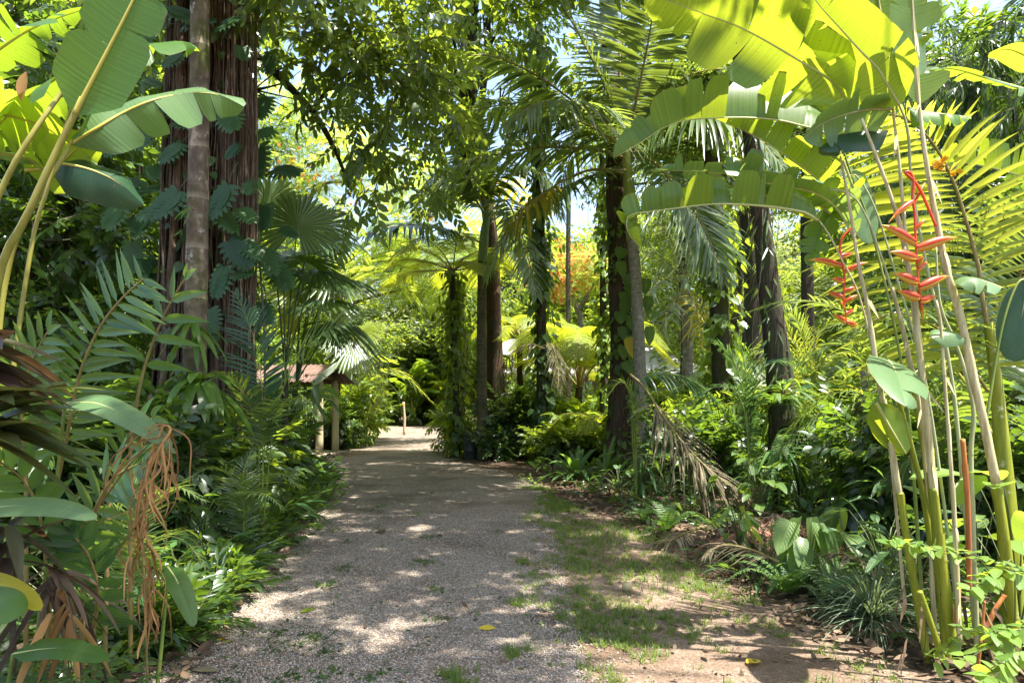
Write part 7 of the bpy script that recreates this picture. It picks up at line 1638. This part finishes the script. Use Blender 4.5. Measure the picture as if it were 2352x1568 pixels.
# small things on the ground
mb = MB(); c = G(1440, 1357)
lathe(mb, c, [(.002, 0), (.03, .005), (.042, .03), (.04, .055), (.022, .075), (.002, .08)], 14); tag(mb.build('seed_husk', M['shell']), 'pale tan seed husk lying in the sparse grass', 'seed husk')
mb = MB(); c = G(490, 1372)
lathe(mb, c+[0, 0, 0], [(.002, 0), (.09, .01), (.11, .05), (.07, .09), (.002, .1)], 9); M['rock'] = plainmat('grey_rock', (.13, .125, .11), (.24, .23, .2), .9, 12., .6); tag(mb.build('rock', M['rock'], None, False), 'pale grey rock at the left edge of the gravel', 'rock')
mb = MB(); mb.tube([G(480, 1468, .01), G(498, 1462, .025), G(516, 1452, .012)], [.012, .018, .01], 7, 10); tag(mb.build('seed_pod', M['twig']), 'small dark seed pod on the gravel at lower left', 'seed pod')
def fallen(label, x, y, L, W, mat, cat='fallen leaf'):
    mb = MB(); a = rng.uniform(0, 6.28); leaves(mb, G(x, y)+[0, 0, .022], [math.cos(a), math.sin(a), .12], Z3+rng.normal(0, .25, 3), L, W, .1, .3, 'ellip', 6, 5, cup=.2)
    tag(mb.build('fallen_leaf', M[mat]), label, cat)
for a in (('yellow leaf lying on the gravel left of centre near the front', 690, 1412, .13, .045, 'palm_lime'), ('lime leaf on the lower left gravel beside a yellow one', 540, 1475, .10, .045, 'palm_lime'), ('small yellow leaf left of the lime one on the lower left gravel', 518, 1472, .09, .04, 'yellow'), ('crisp brown leaf on the middle of the gravel', 876, 1228, .2, .12, 'litter'),
          ('narrow yellow leaf in the bright patch of gravel', 1138, 1448, .12, .05, 'yellow'), ('pale yellow crumpled leaf on the bare soil at the bottom', 1715, 1530, .10, .09, 'yellow'), ('bleached torn leaf at the lower left gravel edge', 440, 1545, .18, .07, 'dry'), ('curled brown leaf on the bare soil right of the lawn', 1950, 1490, .2, .07, 'litter'), ('big brown leaf in the litter at the bottom left', 400, 1490, .25, .14, 'litter'), ('grey-brown curled leaf in the bottom left litter', 290, 1480, .28, .16, 'dry')):
    fallen(*a)
# ---------------------------------------------------------------- litter, grass, weeds (nobody could count them)
def scatter_litter():
    mb = MB(); n = 9000
    y = 2.6+17*rng.uniform(0, 1, n)**1.8; side = rng.uniform(0, 1, n) < .5
    l, r = pathx(y, -1), np.maximum(pathx(y, 1), np.interp(y, EARTH_R[:, 1], EARTH_R[:, 0]))
    x = np.where(side, l-rng.exponential(.9, n)+.12, r+rng.exponential(1.1, n)-.15)
    k = rng.integers(0, n, 420); x[k] = (l+(r-l)*rng.uniform(0, 1, n))[k]; k2 = rng.integers(0, n, 1700); rr_ = pathx(y, 1); x[k2] = (rr_+(r-rr_+.1)*rng.uniform(.1, 1, n)**.6)[k2]; k = np.r_[k, k2]
    d = rdir(n)*[1, 1, .3]
    L = rng.uniform(.03, .14, n)*np.where(rng.uniform(0, 1, n) < .06, 1.6, 1); L[k] *= .45
    leaves(mb, np.stack([x, y, rng.uniform(.008, .06, n)], 1), d, Z3+rng.normal(0, .45, (n, 3)), L, L*rng.uniform(.25, .6, n), .05, .3, 'ellip', 4, 3, cup=.3)
    tag(mb.build('leaf_litter', M['litter']), None, None, kind='stuff')
    mb = MB(); n = 2200      # green and yellow scraps on the gravel
    y = 3.4+8*rng.uniform(0, 1, n)**1.6; x = pathx(y, -1)+(pathx(y, 1)-pathx(y, -1))*rng.beta(.7, 1.2, n)
    q = rng.integers(0, n, 40); w_ = rng.integers(0, 40, n)
    cl = rng.uniform(0, 1, n) < .75; x = np.where(cl, x[q][w_]+rng.normal(0, .06, n), x); y = np.where(cl, y[q][w_]+rng.normal(0, .07, n), y)
    L = rng.uniform(.015, .05, n)
    leaves(mb, np.stack([x, y, rng.uniform(.012, .022, n)], 1), rdir(n)*[1, 1, .2], Z3+rng.normal(0, .3, (n, 3)), L, L*.5, .05, .2, 'ellip', 3, 3)
    tag(mb.build('leaf_scraps', M['dark']), None, None, kind='stuff')
scatter_litter()
def grass():
    tb = []
    for _ in range(4):
        mb = MB(); n = 9
        a = rng.uniform(0, 6.28, n); e = R_(35)+rng.uniform(0, .85, n); d = np.stack([np.cos(a)*np.cos(e), np.sin(a)*np.cos(e), np.sin(e)], 1)
        leaves(mb, rng.normal(0, .016, (n, 3))*[1, 1, 0], d, np.cross(np.cross(d, Z3), d), rng.uniform(.04, .10, n), .007, .3, .3, 'blade', 3, 3); tb.append(mb.arrays())
    mb = MB(); n = 6300
    y = 3.3+9*rng.uniform(0, 1, n)**1.5; l, r = pathx(y, 1), np.interp(y, EARTH_R[:, 1], EARTH_R[:, 0])
    x = l-.05+.22*np.sin(y*2.9)*np.sin(y*1.1+1)+rng.normal(0, .1, n)+(r-l)*rng.uniform(0, 1, n)
    f = np.sin(x*4.1+1.3*np.sin(y*2.3))+np.sin(y*3.7+x*1.9+1)+.8*np.sin(x*11+y*7)+rng.normal(0, 1.1, n)
    u = (x-l)/(r-l)
    bare = 1.9*np.exp(-((x-1.75)/.55)**2-((y-4.2)/.7)**2)
    keep = f*.8-bare*1.5+.6-1.3*(u > .85)-1.0*np.exp(-(u/.10)**2)-.5*(y < 4.6) > np.where(y > 9, .7, .05)
    x, y = x[keep], y[keep]; n = len(x)
    B = basis(np.stack([np.cos(rng.uniform(0, 6.28, n)), np.sin(rng.uniform(0, 6.28, n)), np.zeros(n)], 1))*rng.uniform(.5, 1.25, n)[:, None, None]
    pk = rng.integers(0, 4, n)
    for k in range(4):
        q = pk == k; mb.inst(tb[k], B[q], np.stack([x[q], y[q], np.full(q.sum(), .004)], 1), .3)
    for X0, Y0 in ((pathx(3.9, 1)-.62, 3.9), (.02, 4.25), (-.3, 3.8), (.05, 5.3), (.1, 6.6)):
        m = 12; Bm = basis(rdir(m)*[1, 1, 0]+[.001, 0, 0])*1.1
        mb.inst(tb[0], Bm, np.stack([X0+rng.normal(0, .05, m), Y0+rng.normal(0, .05, m), np.full(m, .008)], 1))
    tag(mb.build('grass', M['grass']), None, None, kind='stuff')
    mb = MB(); n = 1500       # low ground cover in the beds
    y = 3.2+15*rng.uniform(0, 1, n)**1.5; s = rng.uniform(0, 1, n) < .5
    l, r = pathx(y, -1), np.maximum(pathx(y, 1), np.interp(y, EARTH_R[:, 1], EARTH_R[:, 0]))
    x = np.where(s, l-.3-rng.exponential(1.2, n), r+.5+rng.exponential(1.3, n))
    B = basis(nrm(np.stack([rng.normal(0, 1, n), rng.normal(0, 1, n), rng.uniform(.3, 1.4, n)], 1)))*rng.uniform(.25, .55, n)[:, None, None]
    pk = rng.integers(0, 3, n)
    for k in range(3):
        q = pk == k; mb.inst(SP['broad' if k else 'lance'][k], B[q], np.stack([x[q], y[q], np.full(q.sum(), .0)], 1), .35)
    n = 1500      # the left bank right up to the gravel
    y = 4.4+11*rng.uniform(0, 1, n)**1.2; x = pathx(y, -1)-.1-rng.exponential(.35, n)
    B = basis(nrm(np.stack([rng.normal(.3, .8, n), rng.normal(-.4, .8, n), rng.uniform(.35, 1.5, n)], 1)))*rng.uniform(.35, .85, n)[:, None, None]
    pk = rng.integers(0, 4, n)
    for k in range(4):
        q = pk == k; mb.inst(SP[('lance', 'broad', 'lance', 'big')[k]][k % 3], B[q]*(.62 if k == 3 else 1), np.stack([x[q], y[q], np.full(q.sum(), .0)], 1), .35)
    tag(mb.build('ground_cover', [M['dark'], M['twig']]), None, None, kind='stuff')
grass()
